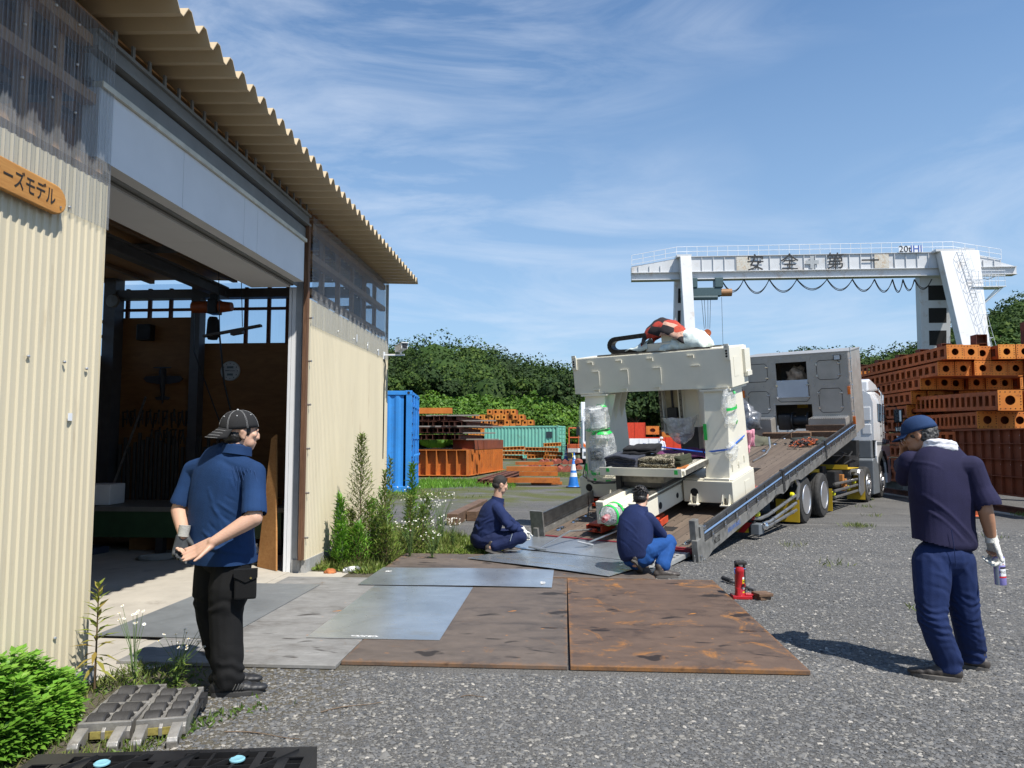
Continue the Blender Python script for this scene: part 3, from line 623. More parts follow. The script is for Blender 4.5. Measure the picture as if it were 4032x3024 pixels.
plate('metal_sheet', 'bright square-ended sheet lying nearest the camera across two thick plates', (-1.435,6.42), .0, 1.0, 1.95, .031, .003, m_sheet, gs)
plate('metal_sheet', 'long narrow bright sheet lying crosswise behind the nearest one', (-1.13,7.92), -.3, 1.96, 1.0, .036, .003, m_sheet, gs, curl=.006)
c0 = Vector((-1.23,9.12)); d1 = Vector((.837,-.547)); d2 = Vector((.547,.837)); c = c0+d1*1.0+d2*.5
plate('metal_sheet', 'bright sheet with ochre stains between the two squatting men', c, -33.2, 2.0, 1.0, .042, .003, m_sheet2, gs, curl=.01)
c0 = Vector((-.93,9.95)); c = c0+d1*1.0+d2*.62
plate('metal_sheet', 'bright bluish sheet bridging up to the tail of the tilted truck bed', (c.x+.02, c.y+.2), -33.2, 2.0, 1.35, .115, .003, m_sheet, gs, tilt=('X', 5.2), curl=.004)
# worn sticker marks on the sheets
def sticker(x, y, w, h, ang, z=.0395):
    b_ = MB(tr(x,y,z) @ rot('Z', ang)); random.seed(int(x*100))
    for k in range(int(w*h*9000)):
        a, b2 = random.uniform(-w/2,w/2), random.uniform(-h/2,h/2); b_.box((a,b2,0),(a+random.uniform(.004,.02),b2+random.uniform(.003,.01),.0008+.00005*(k%9)))
    return solo(b_, 'worn_label', 'white scuffed label remains on the sheet at %s' % {0:'its front edge',1:'its right corner',2:'its left corner'}[int(abs(ang))], 'label', m_paper, tr(x,y,z))
sticker(-1.52,5.50,.20,.035,0,.0355); sticker(-.25,7.60,.05,.12,1,.0465); sticker(-1.98,8.14,.07,.08,2,.0465)
# ================================================================ vegetation close to the workshop
m_leafb = leafmat('bright_leaf', (.10,.26,.02), (.16,.36,.035), (.26,.44,.06))
m_leafg = leafmat('cover_leaf', (.12,.19,.03), (.18,.26,.045), (.27,.29,.08))
m_leafd = leafmat('weed_leaf', (.09,.16,.03), (.14,.24,.045), (.24,.28,.06))
m_grass = leafmat('grass_blade', (.10,.16,.03), (.17,.23,.045), (.30,.28,.10), .6, .2)
m_dry = leafmat('dry_leaf', (.20,.16,.05), (.26,.22,.06), (.16,.06,.03))
m_stem = mat('weed_stem', (.11,.07,.035), .7); m_stemg = mat('green_stem', (.10,.16,.05), .7)
m_petal = mat('petal', (.80,.80,.78), .7, var=.02); m_pollen = mat('pollen', (.65,.45,.04), .8)
def leafobj(name, P0, D, Nn, l, w, m, parent=None, base=None):
    V, F_ = leaves(P0, D, Nn, l, w)
    B = parent_world(parent) if parent is not None else (base or I4)
    A = np.array(B.inverted()); V = V @ A[:3,:3].T + A[:3,3]
    me = fastmesh(name, V, 3, F_, m); o = bpy.data.objects.new(name, me); COL.objects.link(o)
    if parent is not None: o.parent = parent
    else: o.matrix_basis = B
    return o
def rdir(n, up=.3):
    a = rng.uniform(0, 2*np.pi, n); return np.stack([np.cos(a), np.sin(a), rng.normal(up, .35, n)], 1)
def tall_weed(x, y, h, lab, cat='weed', nb=60, spread=.22, llen=.09, m=None, name='tall_weed', stem=None, group=None, profile=None, lean=(0,0), bare=0.0):
    t = thing(name, lab, cat, (x,y,0), group); b_ = MB(); P0=[]; D=[]; n_ = []
    top = Vector((x+lean[0],y+lean[1],h)); base = Vector((x,y,0)); b_.cyl(base, top, .007, .003, 6)
    for k in range(nb):
        u = bare+(1-bare)*k/nb; c = base.lerp(top, u); a = k*2.4; rad = spread*((1-u)*.9+.12) if profile is None else spread*profile(u)
        d = Vector((math.cos(a), math.sin(a), .75)).normalized(); e = c+d*rad; b_.cyl(c, e, .0025, .0015, 4, cap=False)
        for j in range(7):
            q = c.lerp(e, .25+.75*j/6) if j < 6 else e; P0.append(q); dd = Vector(rdir(1,.35)[0]).normalized()*.6+d*.8; D.append(dd); n_.append((0,0,1))
    b_.build('stem', stem or m_stem, t)
    leafobj('leaves', [tuple(p) for p in P0], [tuple(p) for p in D], n_, rng.uniform(.6,1.2,len(P0))*llen, llen*.26, m or m_leafd, t)
    return t
tall_weed(-2.56,9.05,1.55,'tallest goldenrod weed with reddish lower stem against the cream wall','weed',190,.36,.06,m_leafg,bare=.10)
tall_weed(-2.30,9.25,1.10,'slender goldenrod weed right of the tallest one','weed',70,.18,.07,m_leafg)
tall_weed(-2.42,10.0,1.25,'thin weed beside the far corner of the cream wall','weed',60,.14,.07)
tall_weed(-2.20,10.4,1.15,'green willow-leaved weed nearest the blue container','weed',70,.14,.10,m_leafb,stem=m_stemg)
tall_weed(-2.72,8.75,.80,'short leafy weed at the left of the weed clump','weed',60,.16,.10,m_leafb,stem=m_stemg)
tall_weed(-2.62,8.52,.52,'low leafy weed at the footing of the cream wall','weed',40,.14,.09,m_leafb,stem=m_stemg)
for i,(x,y,h) in enumerate([(-2.7,9.1,.6),(-2.5,9.25,.7),(-2.35,9.15,.5),(-2.6,8.85,.4),(-2.6,9.8,.7),(-2.25,8.9,.65),(-2.05,9.6,.75),(-2.4,9.5,.85),(-1.95,9.9,.6),(-2.15,8.75,.45),(-2.45,8.6,.5),(-2.0,10.5,.7)]):
    tall_weed(x,y,h,['bushy mid-height weed in the clump beside the cream wall'][0],'weed',60,.24,.075,[m_leafg,m_leafb,m_leafd][i%3],group='mid-height weeds by the cream wall')
# ragged leafy plant by the near corner
t = tall_weed(-2.80,4.28,.62,'small yellowing long-leaved weed by the near corner footing','weed',1,.01,.05,m_leafb)
k = 46; u = np.linspace(.22,1,k); a = np.arange(k)*2.4
P0 = np.stack([-2.80+0*u, 4.28+0*u, u*.62],1); D = np.stack([np.cos(a), np.sin(a), .15+1.3*u**3-.5*(u<.4)],1)
leafobj('long_leaves', P0, D, np.tile([0,0,1.],(k,1)), .15*(1.05-.65*u**2), .028, m_leafb if False else leafmat('yellow_leaf', (.20,.26,.04), (.30,.34,.06), (.30,.18,.05)), t)
def daisy(x, y, h, lab, nf, spread, lean=0, group='daisy fleabane weeds'):
    t = thing('daisy_weed', lab, 'wildflower', (x,y,0), group); s = MB(); p = MB(); q = MB(); P0=[]; D=[]
    for k in range(nf):
        a = random.uniform(0,6.28); r = spread*math.sqrt(random.random()); hh = h*random.uniform(.72,1); e = Vector((x+r*math.cos(a)+lean, y+r*math.sin(a), hh)); m1 = Vector((x+r*.3*math.cos(a)+lean*.5, y+r*.3*math.sin(a), hh*.6))
        s.tube([(x,y,0),tuple(m1),tuple(e)],[.003,.002,.0012],4)
        nn = Vector((random.uniform(-.5,.5),random.uniform(-.9,.1),1)).normalized(); X_,Y_ = perp(nn); R_ = .0095
        for j in range(8):
            b1 = 2*math.pi*j/8; d = X_*math.cos(b1)+Y_*math.sin(b1); g_ = d.cross(nn)*.35; p.add([e+d*R_*.25, e+(d+g_)*R_, e+d*R_*1.12, e+(d-g_)*R_],[(0,1,2,3)])
        q.ball(e+nn*.001,.0035,6)
        for j in range(3): P0.append(Vector((x,y,0)).lerp(m1, random.random())); D.append(rdir(1,.4)[0])
    s.build('stem', m_stemg, t); p.build('petals', m_petal, t); q.build('flower_centre', m_pollen, t)
    leafobj('leaves', [tuple(v) for v in P0], D, np.tile([0,0,1.],(len(P0),1)), .06, .012, m_leafd, t)
daisy(-2.56,4.30,.50,'tall two-stemmed daisy weed beside the near footing',12,.08,-.05,None)
daisy(-2.38,4.42,.32,'bushy white daisy weed in front of the dark chequered sheet',22,.16,.05,None)
for i,(x,y,h,nf,sp) in enumerate([(-1.9,9.3,.55,22,.20),(-1.65,9.7,.55,26,.25),(-2.0,10.3,.85,20,.22),(-1.75,10.8,.8,20,.2),(-1.5,10.2,.5,18,.22),(-1.9,11.4,.75,16,.25),(-1.6,9.2,.4,12,.18),(-2.3,11.0,.9,14,.2)]):
    daisy(x-.08,y,h*.9,'white daisy weed in the flowering clump right of the goldenrod',nf,sp)
# mugwort bush at lower left
t = thing('mugwort_bush', 'bright green dense mugwort bush filling the lower left corner', 'bush', (-2.75,3.6,0))
P0=[];D=[];b_=MB(); rb = random.Random(5)
for k in range(330):
    x = rb.uniform(-2.92,-2.5); y = rb.uniform(2.9,4.0); e = ((x+2.88)/.33)**2+((y-3.42)/.60)**2
    if e > 1 or x < -2.92: continue
    nb_ = noise.noise(Vector((x*6,y*6,3)))
    if nb_ < -.28: continue
    h = .36*(1-e*.6)*rb.uniform(.6,1.1)*(1+.7*nb_); b_.cyl((x,y,0),(x,y,h),.004,.002,4)
    for j in range(30):
        u = .25+.75*(j/30); a = j*2.4+k; dd = Vector((math.cos(a),math.sin(a),-.05+.7*u*u)); q = Vector((x,y,h*u)); P0.append(q); D.append(dd)
        for s_ in (-1,1):
            sd = Vector((-dd.y,dd.x,.1))*s_*.7+dd; P0.append(q+dd*.022); D.append(sd); 
            P0.append(q+dd*.042); D.append(sd+dd*.4)
b_.build('stem', m_stemg, t)
n_ = len(P0); tilt = rng.normal(0,.35,(n_,3)); tilt[:,2] = 1
leafobj('leaves', [tuple(v) for v in P0], [tuple(v) for v in D], tilt, rng.uniform(.035,.062,n_), rng.uniform(.018,.032,n_), m_leafb, t)
# ground cover and grass
def inpoly(x, y, poly):
    c = np.zeros(len(x), bool); n = len(poly)
    for i in range(n):
        (x0,y0),(x1,y1) = poly[i], poly[(i+1)%n]
        c ^= ((y0 > y) != (y1 > y)) & (x < (x1-x0)*(y-y0)/((y1-y0) or 1e-9)+x0)
    return c
def npnoise(x, y, s, seed=0):
    v = np.zeros_like(x); r = np.random.default_rng(seed)
    for k in range(6):
        a = r.uniform(0,6.28); f = s*(1.5**k)*.6; v += np.sin((x*np.cos(a)+y*np.sin(a))*f+r.uniform(0,6.28))*(.75**k)
    return v/2.5
PLATES = [(-3.6,4.80,1.56,7.97),(-2.12,7.9,.96,9.56),(-3.6,5.3,-2.4,8.35)]
def scatter(n, box, poly=None, thr=None, seed=0, s=1.5, avoid=True, bias=None):
    r = np.random.default_rng(seed); x = r.uniform(box[0],box[2],n); y = r.uniform(box[1],box[3],n)
    if bias: y = box[1]+(box[3]-box[1])*r.uniform(0,1,n)**bias
    k = np.ones(n, bool)
    if poly: k &= inpoly(x,y,poly)
    if thr is not None: k &= npnoise(x,y,s,seed+1) + r.normal(0,.18,n) > thr
    if avoid:
        for a,b,c,d in PLATES: k &= ~((x>a)&(x<c)&(y>b)&(y<d))
    return x[k], y[k]
def grass(name, x, y, l, w, m, up=1.0, z=0.0):
    n = len(x); P0 = np.stack([x,y,np.full(n,z)],1); D = rng.normal(0,.45,(n,3)); D[:,2] = up; Nn = rng.normal(0,1,(n,3)); Nn[:,2] = .3
    V, F_ = leaves(P0, D, Nn, rng.uniform(.5,1.2,n)*l, w); me = fastmesh(name, V, 3, F_, m); o = bpy.data.objects.new(name, me); COL.objects.link(o); tag(o, kind='stuff'); return o
x,y = scatter(26000,(-3.0,8.2,-.2,12.2),[(-2.92,8.2),(-2.1,8.2),(-2.1,9.6),(-1.0,9.6),(-.75,10.0),(-.9,10.8),(-1.5,11.3),(-2.92,12.2)],-.25,11)
tag(grass('ground_cover', x, y, .085, .024, m_leafg, .55), 'low leafy ground cover between the cream wall and the far plate', 'ground cover')
x,y = scatter(16000,(-3.0,8.0,-.2,12.5),[(-2.92,8.15),(-2.1,8.15),(-2.1,9.6),(-1.5,9.6),(-1.5,11.2),(-2.92,12.5)],.0,12)
tag(grass('weed_grass', x, y, .14, .008, m_grass, 1.2), 'long thin grass around the weed clump', 'grass')
x,y = scatter(16000,(-2.95,2.9,-1.2,5.3),[(-2.92,3.0),(-2.2,3.0),(-1.75,4.0),(-1.45,4.55),(-1.4,4.8),(-2.2,4.83),(-2.7,4.85),(-2.88,4.85)],.1,13)
tag(grass('near_grass', x, y, .07, .007, m_grass, .6), 'patchy short grass and moss around the near footing and skates', 'grass')
x,y = scatter(9000,(-2.95,2.9,-.9,5.3),[(-2.92,3.0),(-2.3,3.0),(-1.75,4.0),(-1.0,4.45),(-1.0,4.8),(-2.2,4.83),(-2.7,4.85),(-2.88,4.85)],.28,14,2.5)
tag(grass('near_weeds', x, y, .05, .014, m_leafd, .4), 'small flat weeds between the gravel and the pale grey plate', 'weeds')
x,y = scatter(90000,(-7.5,17.5,3.0,40),[(-6.2,18.0),(-3,18.8),(-1.0,19.5),(1.2,21),(1.6,30),(3,40),(-7,40),(-6.5,25)],.45,15,.8,False,.9)
tag(grass('yard_grass', x, y, .10, .016, m_grass, 1.1), 'patches of short grass across the yard behind the squatting men', 'grass')
x,y = scatter(15000,(-5.5,15.5,-1.2,28),[(-5.2,20),(-4.6,19),(-2.6,20.5),(-1.6,22),(-1.6,24.5),(-3.2,27),(-5.2,27.5)],-.3,16,.8,False)
tag(grass('lush_grass', x, y, .17, .018, m_leafb, 1.4), 'brighter longer grass beside the blue container and orange girder', 'grass')
xs=[];ys=[]
for k in range(26):
    cx, cy = [(2.9,6.7),(9.0,15.3),(8.6,16.8),(8.9,14.2),(5.0,13.2),(9.9,19.2)][k%6] if k < 6 else (rng.uniform(1.8,10), rng.uniform(9,20)); n = 120 if k < 6 else 25
    xs.append(rng.normal(cx,.12,n)); ys.append(rng.normal(cy,.12,n))
xs = np.concatenate(xs); ys = np.concatenate(ys); k = (ys > 12.5)|(xs>3)
tag(grass('grass_tufts', xs[k], ys[k], .10, .012, m_grass, 1.0), 'scattered small grass tufts in the gravel on the right', 'grass')
# loose stones
def stones(name, n, box, smin, smax, seed, m, lab, thr=None, bias=None):
    x,y = scatter(n, box, None, thr, seed, 1.2, True, bias)
    k = ~((x < -2.95)) & ~((x < -2.1) & (y > 8)); x = x[k]; y = y[k]; n = len(x); r = np.random.default_rng(seed)
    base = np.array([(1,0,0),(0,1,0),(-1,0,0),(0,-1,0),(.25,.2,.75),(.7,.7,.3),(-.7,.65,.35),(-.6,-.7,.3),(.65,-.7,.35)])
    s = r.uniform(0,1,n)**2.2*(smax-smin)+smin
    V = base[None]*(1+r.normal(0,.22,(n,9,3)))*s[:,None,None]*np.stack([r.uniform(.7,1.3,n),r.uniform(.7,1.3,n),r.uniform(.5,.9,n)],1)[:,None,:]
    a = r.uniform(0,6.28,n); c_,s_ = np.cos(a)[:,None], np.sin(a)[:,None]; X_ = V[:,:,0]*c_-V[:,:,1]*s_; Y_ = V[:,:,0]*s_+V[:,:,1]*c_
    V = np.stack([X_+x[:,None], Y_+y[:,None], V[:,:,2]+.0], 2).reshape(-1,3)
    T = np.array([0,5,4, 5,1,4, 1,6,4, 6,2,4, 2,7,4, 7,3,4, 3,8,4, 8,0,4]); F_ = (np.arange(n)[:,None]*9+T[None]).ravel()
    me = fastmesh(name, V, 3, F_, m); o = bpy.data.objects.new(name, me); COL.objects.link(o); return tag(o, lab, 'gravel', kind='stuff')
m_stone = bpy.data.materials.new('stone'); t_, N, L, P = nodes(m_stone); ge = N('ShaderNodeNewGeometry'); tc = N('ShaderNodeTexCoord')
c = ramp(N, L, ge.outputs['Random Per Island'], [(0,(.055,.058,.062)),(.4,(.12,.122,.125)),(.80,(.18,.175,.165)),(.95,(.26,.245,.215)),(1,(.46,.43,.38))]); c = mixc(N, L, maprange(N, L, noise_n(N, L, tc.outputs['Object'], 150, 4), .3, .7, 0, .4), c, (.10,.10,.10)); L(c, P.inputs['Base Color']); P.inputs['Roughness'].default_value = .9
stones('loose_gravel', 60000, (-2.2,2.8,3.2,5.2), .003, .015, 31, m_stone, 'loose pale and dark gravel in the foreground')
stones('gravel_stones', 100000, (-1.5,5.0,7.5,13), .004, .017, 32, m_stone, 'loose grey gravel on the yard beside the plates', None, 1.3)
stones('larger_stones', 900, (-1.6,2.9,8,14), .012, .030, 33, m_stone, 'scattered larger stones', None, 1.2)
# ================================================================ tilt-bed truck
U = Vector((.5289,.8487,0)); NL = Vector((-.8487,.5289,0)); AZ = math.atan(.167)
TF = frame((1.6,9.32,0), U, NL, (0,0,1))
E1 = Vector((U.x*math.cos(AZ),U.y*math.cos(AZ),math.sin(AZ))); E2 = NL; E3 = E1.cross(E2)
DF = frame((1.6+U.x*.12, 9.32+U.y*.12, .14), E1, E2, E3)
m_deck = bpy.data.materials.new('deck_planks'); t_, N, L, P = nodes(m_deck); tc = N('ShaderNodeTexCoord'); mpn = N('ShaderNodeMapping'); mpn.inputs['Rotation'].default_value = (0,0,0); L(tc.outputs['Object'], mpn.inputs['Vector'])
o_ = mpn.outputs['Vector']; br = N('ShaderNodeTexBrick'); br.inputs['Scale'].default_value = 1; br.inputs['Brick Width'].default_value = 3.0; br.inputs['Row Height'].default_value = .15; br.inputs['Mortar Size'].default_value = .004; br.inputs['Color1'].default_value = (.12,.088,.065,1); br.inputs['Color2'].default_value = (.165,.125,.092,1); br.inputs['Mortar'].default_value = (.02,.016,.012,1)
L(o_, br.inputs['Vector']); c = mixc(N, L, maprange(N, L, noise_n(N, L, o_, 2.5, 9, .75, .5, (1, 6, 1)), .4, .7, 0, .75), br.outputs['Color'], (.075,.055,.042))
c = mixc(N, L, maprange(N, L, noise_n(N, L, o_, 30, 4, .8), .55, .8, 0, .5), c, (.22,.18,.14)); L(c, P.inputs['Base Color']); P.inputs['Roughness'].default_value = .8; bumpn(N, L, P, br.outputs['Fac'], -.4, .006)
m_stain = bpy.data.materials.new('stainless'); t_, N, L, P = nodes(m_stain); tc = N('ShaderNodeTexCoord')
L(ramp(N, L, noise_n(N, L, tc.outputs['Object'], 3, 6, .6), [(.3,(.40,.375,.335)),(.7,(.50,.47,.43))]), P.inputs['Base Color']); P.inputs['Metallic'].default_value = .45; L(maprange(N, L, noise_n(N, L, tc.outputs['Object'], 5, 6, .7), .3, .7, .28, .5), P.inputs['Roughness'])
m_gate = mat('gate_metal', (.14,.14,.14), .34, metal=.75, var=.25, scale=7, bump=.12, bscale=30)
m_gate2 = mat('side_sill_metal', (.25,.245,.23), .40, metal=.4, var=.25, scale=8, bump=.15, bscale=30)
m_stripe = mat('blue_stripe', (.20,.33,.55), .3, var=.05)
m_chas = mat('chassis_black', (.020,.020,.021), .55, var=.3, scale=8)
m_yel = mat('yellow_flap', (.55,.36,.02), .5, var=.06)
m_tyre = mat('tyre', (.030,.029,.028), .82, var=.3, scale=14, bump=.2, bscale=80)
m_orange = mat('orange_lens', (.85,.18,.02), .2, coat=.6); m_red = mat('red_lens', (.45,.02,.02), .2, coat=.6)
m_glass = mat('dark_glass', (.010,.012,.016), .05, spec=.8, var=.0)
m_dgrey = mat('dark_grey_plastic', (.13,.145,.16), .5, var=.06)
truck = thing('bed_slide_truck', 'white four-axle carrier truck with its long wooden bed tilted down to the ground', 'truck', TF)
def tb(): return MB(TF)
def dbm(): return MB(DF)
b = dbm(); b.box((0,.03,-.10),(9.45,2.40,0)); floor_ = b.build('bed_floor', m_deck, truck)
# bolts / lashing rings / pockets
b = dbm()
for i in range(30):
    for l in (.35,.8,1.25,1.7,2.1):
        for e in (-.06,.06): b.cyl((.25+i*.31,l+e,0),(.25+i*.31,l+e,.003),.011,n=6)
tag(b.build('floor_bolt', m_darkgap, truck), kind='stuff')
for s_, l_ in ((.34,2.28),(.78,2.28),(1.15,2.28),(1.9,2.28),(6.9,1.30),(7.7,1.30),(8.5,1.30),(.2,.25)):
    b = dbm(); b.tube([(s_+.09*math.cos(a),l_+.035*math.sin(a),.012) for a in [i*math.pi/6 for i in range(13)]],.009,5); b.box((s_-.10,l_-.04,.002),(s_+.10,l_+.04,.005)); b.build('lashing_ring', m_chrome, truck)
b = dbm(); b.box((.66,.66,.0025),(.86,.85,.005)); b.build('floor_pocket', m_darkgap, truck)
# side gates
for side, l0, sgn in (('r', 0.0, -1), ('l', 2.42, 1)):
    out = l0; 
    for g0, g1 in ((.06,3.50),(3.60,6.42),(6.52,9.30)):
        b = dbm(); la, lb = (out-.03, out) if sgn < 0 else (out, out+.03)
        b.box((g0,la,.11),(g1,lb,.145)); b.box((g0,la,.245),(g1,lb,.285)); b.box((g0,la+(.012 if sgn<0 else 0),.145),(g1,lb-(0 if sgn<0 else .012),.245))
        for q in np.arange(g0,g1,.85): b.box((q,la-.002,.14),(q+.05,lb+.002,.25))
        b.box((g0,la,.075),(g1,lb,.105))
        gt = b.build('side_gate', m_gate, truck, bevel=.004)
        if sgn < 0:
            b = dbm(); b.box((g0+.02,la-.004,.176),(g1-.02,la-.001,.200)); b.build('stripe', m_stripe, gt)
            for q in np.arange(g0+.25,g1,.46):
                b = dbm(); b.cbox((q,la-.022,.04),(q+.035,la-.003,.16),.005); b.cyl((q+.018,la-.03,.06),(q+.018,la-.03,.11),.012,n=8); b.build('latch', m_chrome, gt)
    sill = [(0.0,.07),(9.4,.07),(9.4,-.09),(4.60,-.09),(4.3,-.02),(3.95,.0),(3.75,-.075),(3.5,-.09),(3.35,-.05),(3.1,-.02),(2.85,-.055),(2.6,-.06),(.30,-.10),(.02,-.17),(-.10,-.17)]
    b = dbm(); b.prism(sill, out-.035 if sgn < 0 else out+.0, out-.004 if sgn < 0 else out+.03, 'y'); b.build('side_sill', m_gate2, truck)
    for pq in (3.50, 6.42):
        b = dbm(); b.cbox((pq,out-.05 if sgn<0 else out-.01,-.06),(pq+.10,out+.01 if sgn<0 else out+.05,.30),.006)
        for h in (-.02,.08,.18,.27): b.cyl((pq+.05,out-.06,h),(pq+.05,out-.045,h),.014,n=8)
        b.build('gate_post', m_gate, truck)
    b = dbm(); 
    if sgn < 0: b.cbox((-.20,-.045,-.14),(-.06,.03,.16),.006); b.cbox((-.16,-.02,.14),(-.04,.06,.40),.006); b.box((-.06,-.04,-.10),(.05,.01,.30))
    else: b.cbox((-.10,2.38,-.13),(.02,2.46,.12),.006); b.cbox((-.06,2.30,.0),(-.03,2.52,.36),.006)
    b.build('tail_post', m_gate2, truck)
b = dbm()
for h in (.24,.27): 
    for q in (.0,.03): b.cyl((q+.06,-.04,h),(q+.06,-.055,h),.014,n=8)
b.cyl((-.12,-.05,-.05),(-.12,-.07,-.05),.02,n=8); b.cyl((-.03,-.05,-.12),(-.03,-.065,-.12),.02,n=8)
b.tube([(-.19,.0,.0),(-.21,.0,-.12),(-.17,.0,-.13),(-.15,.0,-.02)],.009,6); b.build('tail_bolt', m_chrome, truck)
b = dbm(); b.box((-.05,.1,-.06),(.0,2.38,-.012)); b.box((-.03,.12,-.012),(.01,2.36,.004)); b.build('tail_bar', mat('maroon_bar', (.20,.02,.03), .5), truck)
m_black_ink = mat('decal_black', (.02,.02,.02), .6); m_blue_ink = mat('decal_blue', (.08,.16,.42), .5)
for txt, s0, h0, sz, wd, m_ in (('NO.132', .47, -.005, .11, .62, m_black_ink), ('AIRAWORKS', 1.13, -.005, .083, 1.0, m_blue_ink)):
    vs, fs = text_mesh(txt, sz, .001); Mt = DF @ frame((s0,-.037,h0),(1,0,0),(0,0,1),(0,-1,0))
    b = MB(); b.add([(v.x*wd if wd < 1 else v.x*1.05, v.y*1.1, v.z) for v in vs], fs, Mt); b.build('lettering', m_, truck)
# perforated ramp from the tail to the ground
rp0 = DF @ Vector((-.05,0,-.03)); RM = frame((DF @ Vector((-.06,.14,-.04))), (-U*.9945+Vector((0,0,-.075))).normalized(), NL, ((-U*.9945+Vector((0,0,-.075))).normalized().cross(NL))*1)
RM = frame(RM.translation, RM.col[0].xyz, NL, RM.col[0].xyz.cross(NL))
b = MB(RM); m_ramp = mat('ramp_aluminium', (.50,.51,.50), .42, metal=.5, var=.1, scale=8)
b.box((0,0,.0),(1.30,2.1,.025)); b.box((0,-.02,-.005),(1.30,0.0,.04)); b.box((0,2.1,-.005),(1.3,2.12,.04)); ramp_ = b.build('ramp_panel', m_ramp, truck)
b = MB(RM)
for j in range(28):
    for i in range(11): b.cyl((.10+i*.105+(.05 if j%2 else 0),.06+j*.072,-.0005),(.10+i*.105+(.05 if j%2 else 0),.06+j*.072,-.002),.019,n=10)
tag(b.build('hole_rim', m_darkgap, ramp_), kind='stuff')
# chassis
b = tb()
for l in (.85,1.5): b.box((2.3,l,.56),(13.2,l+.09,.80))
for s_ in (3.5,5.85,8.0,10.5): b.box((s_,.9,.5),(s_+.2,1.6,.78))
b.box((2.5,.8,.80),(9.8,.92,.98)); b.box((6.8,.5,.50),(7.4,1.9,.9)); b.cyl((9.3,.45,.65),(10.2,.45,.65),.22,n=14)
b.build('chassis_frame', m_chas, truck)
b = dbm(); 
for l in (.75,1.6): b.box((1.0,l,-.30),(9.4,l+.1,-.10))
for s_ in np.arange(.4,9.4,.55): b.box((s_,.04,-.15),(s_+.06,2.38,-.10))
b.build('bed_subframe', m_chas, truck)
b = tb(); b.cyl((3.2,1.0,.7),(6.5,1.0,1.0),.07,n=12); b.tube([(9.0,.5,1.1),(9.6,.45,1.25),(10.3,.5,1.2),(11.2,.55,1.15)],.02); b.tube([(9.2,.4,1.0),(9.8,.35,1.15),(10.6,.4,1.1),(11.3,.4,1.3)],.02); b.tube([(9.6,.3,.95),(10.2,.25,1.05),(10.9,.3,1.0),(11.4,.3,1.2)],.014); b.box((10.2,.3,.86),(11.5,2.1,1.12)); b.box((11.0,.3,1.1),(11.6,2.1,1.5)); b.build('hydraulic_gear', m_chas, truck)
m_rim = mat('rim_aluminium', (.66,.66,.67), .30, metal=.8, var=.05)
def wheel(s_, l, chrome, r=.43, side=-1, dual=False):
    b = tb(); w_ = .245; c0 = (s_, l, r); ax = (0,-side*1.0*-1,0); y = Vector((0,1,0))
    prof = [(r*.58,0),(r*.60,.012),(r*.80,.0),(r*.93,.010),(r*.985,.035),(r,.06)]
    for k in range(3): prof += [(r,.085+k*.045),(r*.975,.088+k*.045),(r*.975,.096+k*.045),(r,.099+k*.045)]
    prof += [(r*.985,w_-.035),(r*.93,w_-.01),(r*.60,w_),(r*.58,w_)]
    b.lathe(c0, (0,1,0), prof, 40, cap=False); tyre = b.build('tyre', m_tyre, truck, smooth='auto')
    b = tb()
    if chrome == 'deep': b.lathe(c0,(0,1,0),[(r*.62,.004),(r*.60,-.006),(r*.56,.012),(r*.55,.03),(r*.50,.055),(r*.30,.065),(r*.28,.04),(0,.04)],32)
    else: b.lathe(c0,(0,1,0),[(r*.60,.004),(r*.585,-.006),(r*.55,.012),(r*.53,.05),(r*.44,.03),(r*.30,-.02),(r*.28,-.045),(r*.12,-.055),(0,-.055)],32)
    rim = b.build('rim', m_rim, tyre, smooth='auto')
    b = tb()
    for k in range(8):
        a = k*math.pi/4; b.cyl((s_+r*.37*math.cos(a),l+(.125 if chrome=='deep' else -.005),r+r*.37*math.sin(a)),(s_+r*.37*math.cos(a),l+(.10 if chrome=='deep' else -.05),r+r*.37*math.sin(a)),.014,n=8)
        if chrome != 'deep': b.cyl((s_+r*.485*math.cos(a+.39),l+.045,r+r*.485*math.sin(a+.39)),(s_+r*.485*math.cos(a+.39),l+.034,r+r*.485*math.sin(a+.39)),.028,n=8)
    b.parts('wheel_nut', m_chrome if chrome=='deep' else m_chas, tyre)
for s_, ch in ((5.2,'deep'),(6.5,'deep'),(10.85,'cap'),(12.65,'cap')):
    wheel(s_, .02, ch)
    b = tb(); b.cyl((s_,2.2,.415),(s_,2.44,.415),.415,n=28); b.cyl((s_,.3,.415),(s_,2.2,.415),.07,n=10)
    if ch == 'deep': b.cyl((s_,.32,.415),(s_,.56,.415),.415,n=28); b.cyl((s_,1.9,.415),(s_,2.15,.415),.415,n=28)
    b.parts('axle_wheels', m_tyre, truck)
# side bars
def bars(name, paths, r): 
    for p in paths:
        b = tb(); b.tube(p, r, 10)
        for q in (.15,.55,.85):
            a = Vector(p[-1]).lerp(Vector(p[-2]), 1-q); d = (Vector(p[-1])-Vector(p[-2])).normalized(); b.cyl(a-d*.02, a+d*.02, r*1.3, n=10)
        b.build(name, m_steelb, truck, smooth='auto')
m_steelb = mat('bar_steel', (.42,.42,.41), .3, metal=.8, var=.15)
bars('guard_bar', [[(2.55,.25,.30),(2.65,.06,.30),(2.95,.03,.33),(4.5,.03,.54)],[(2.85,.10,.21),(3.0,.03,.22),(4.53,.03,.41)],[(2.62,.20,.14),(2.75,.05,.155),(3.0,.03,.165),(4.53,.03,.29)],[(7.35,.03,.60),(9.6,.03,.61)],[(7.35,.03,.46),(9.6,.03,.48)],[(7.35,.03,.33),(9.6,.03,.35)]], .026)
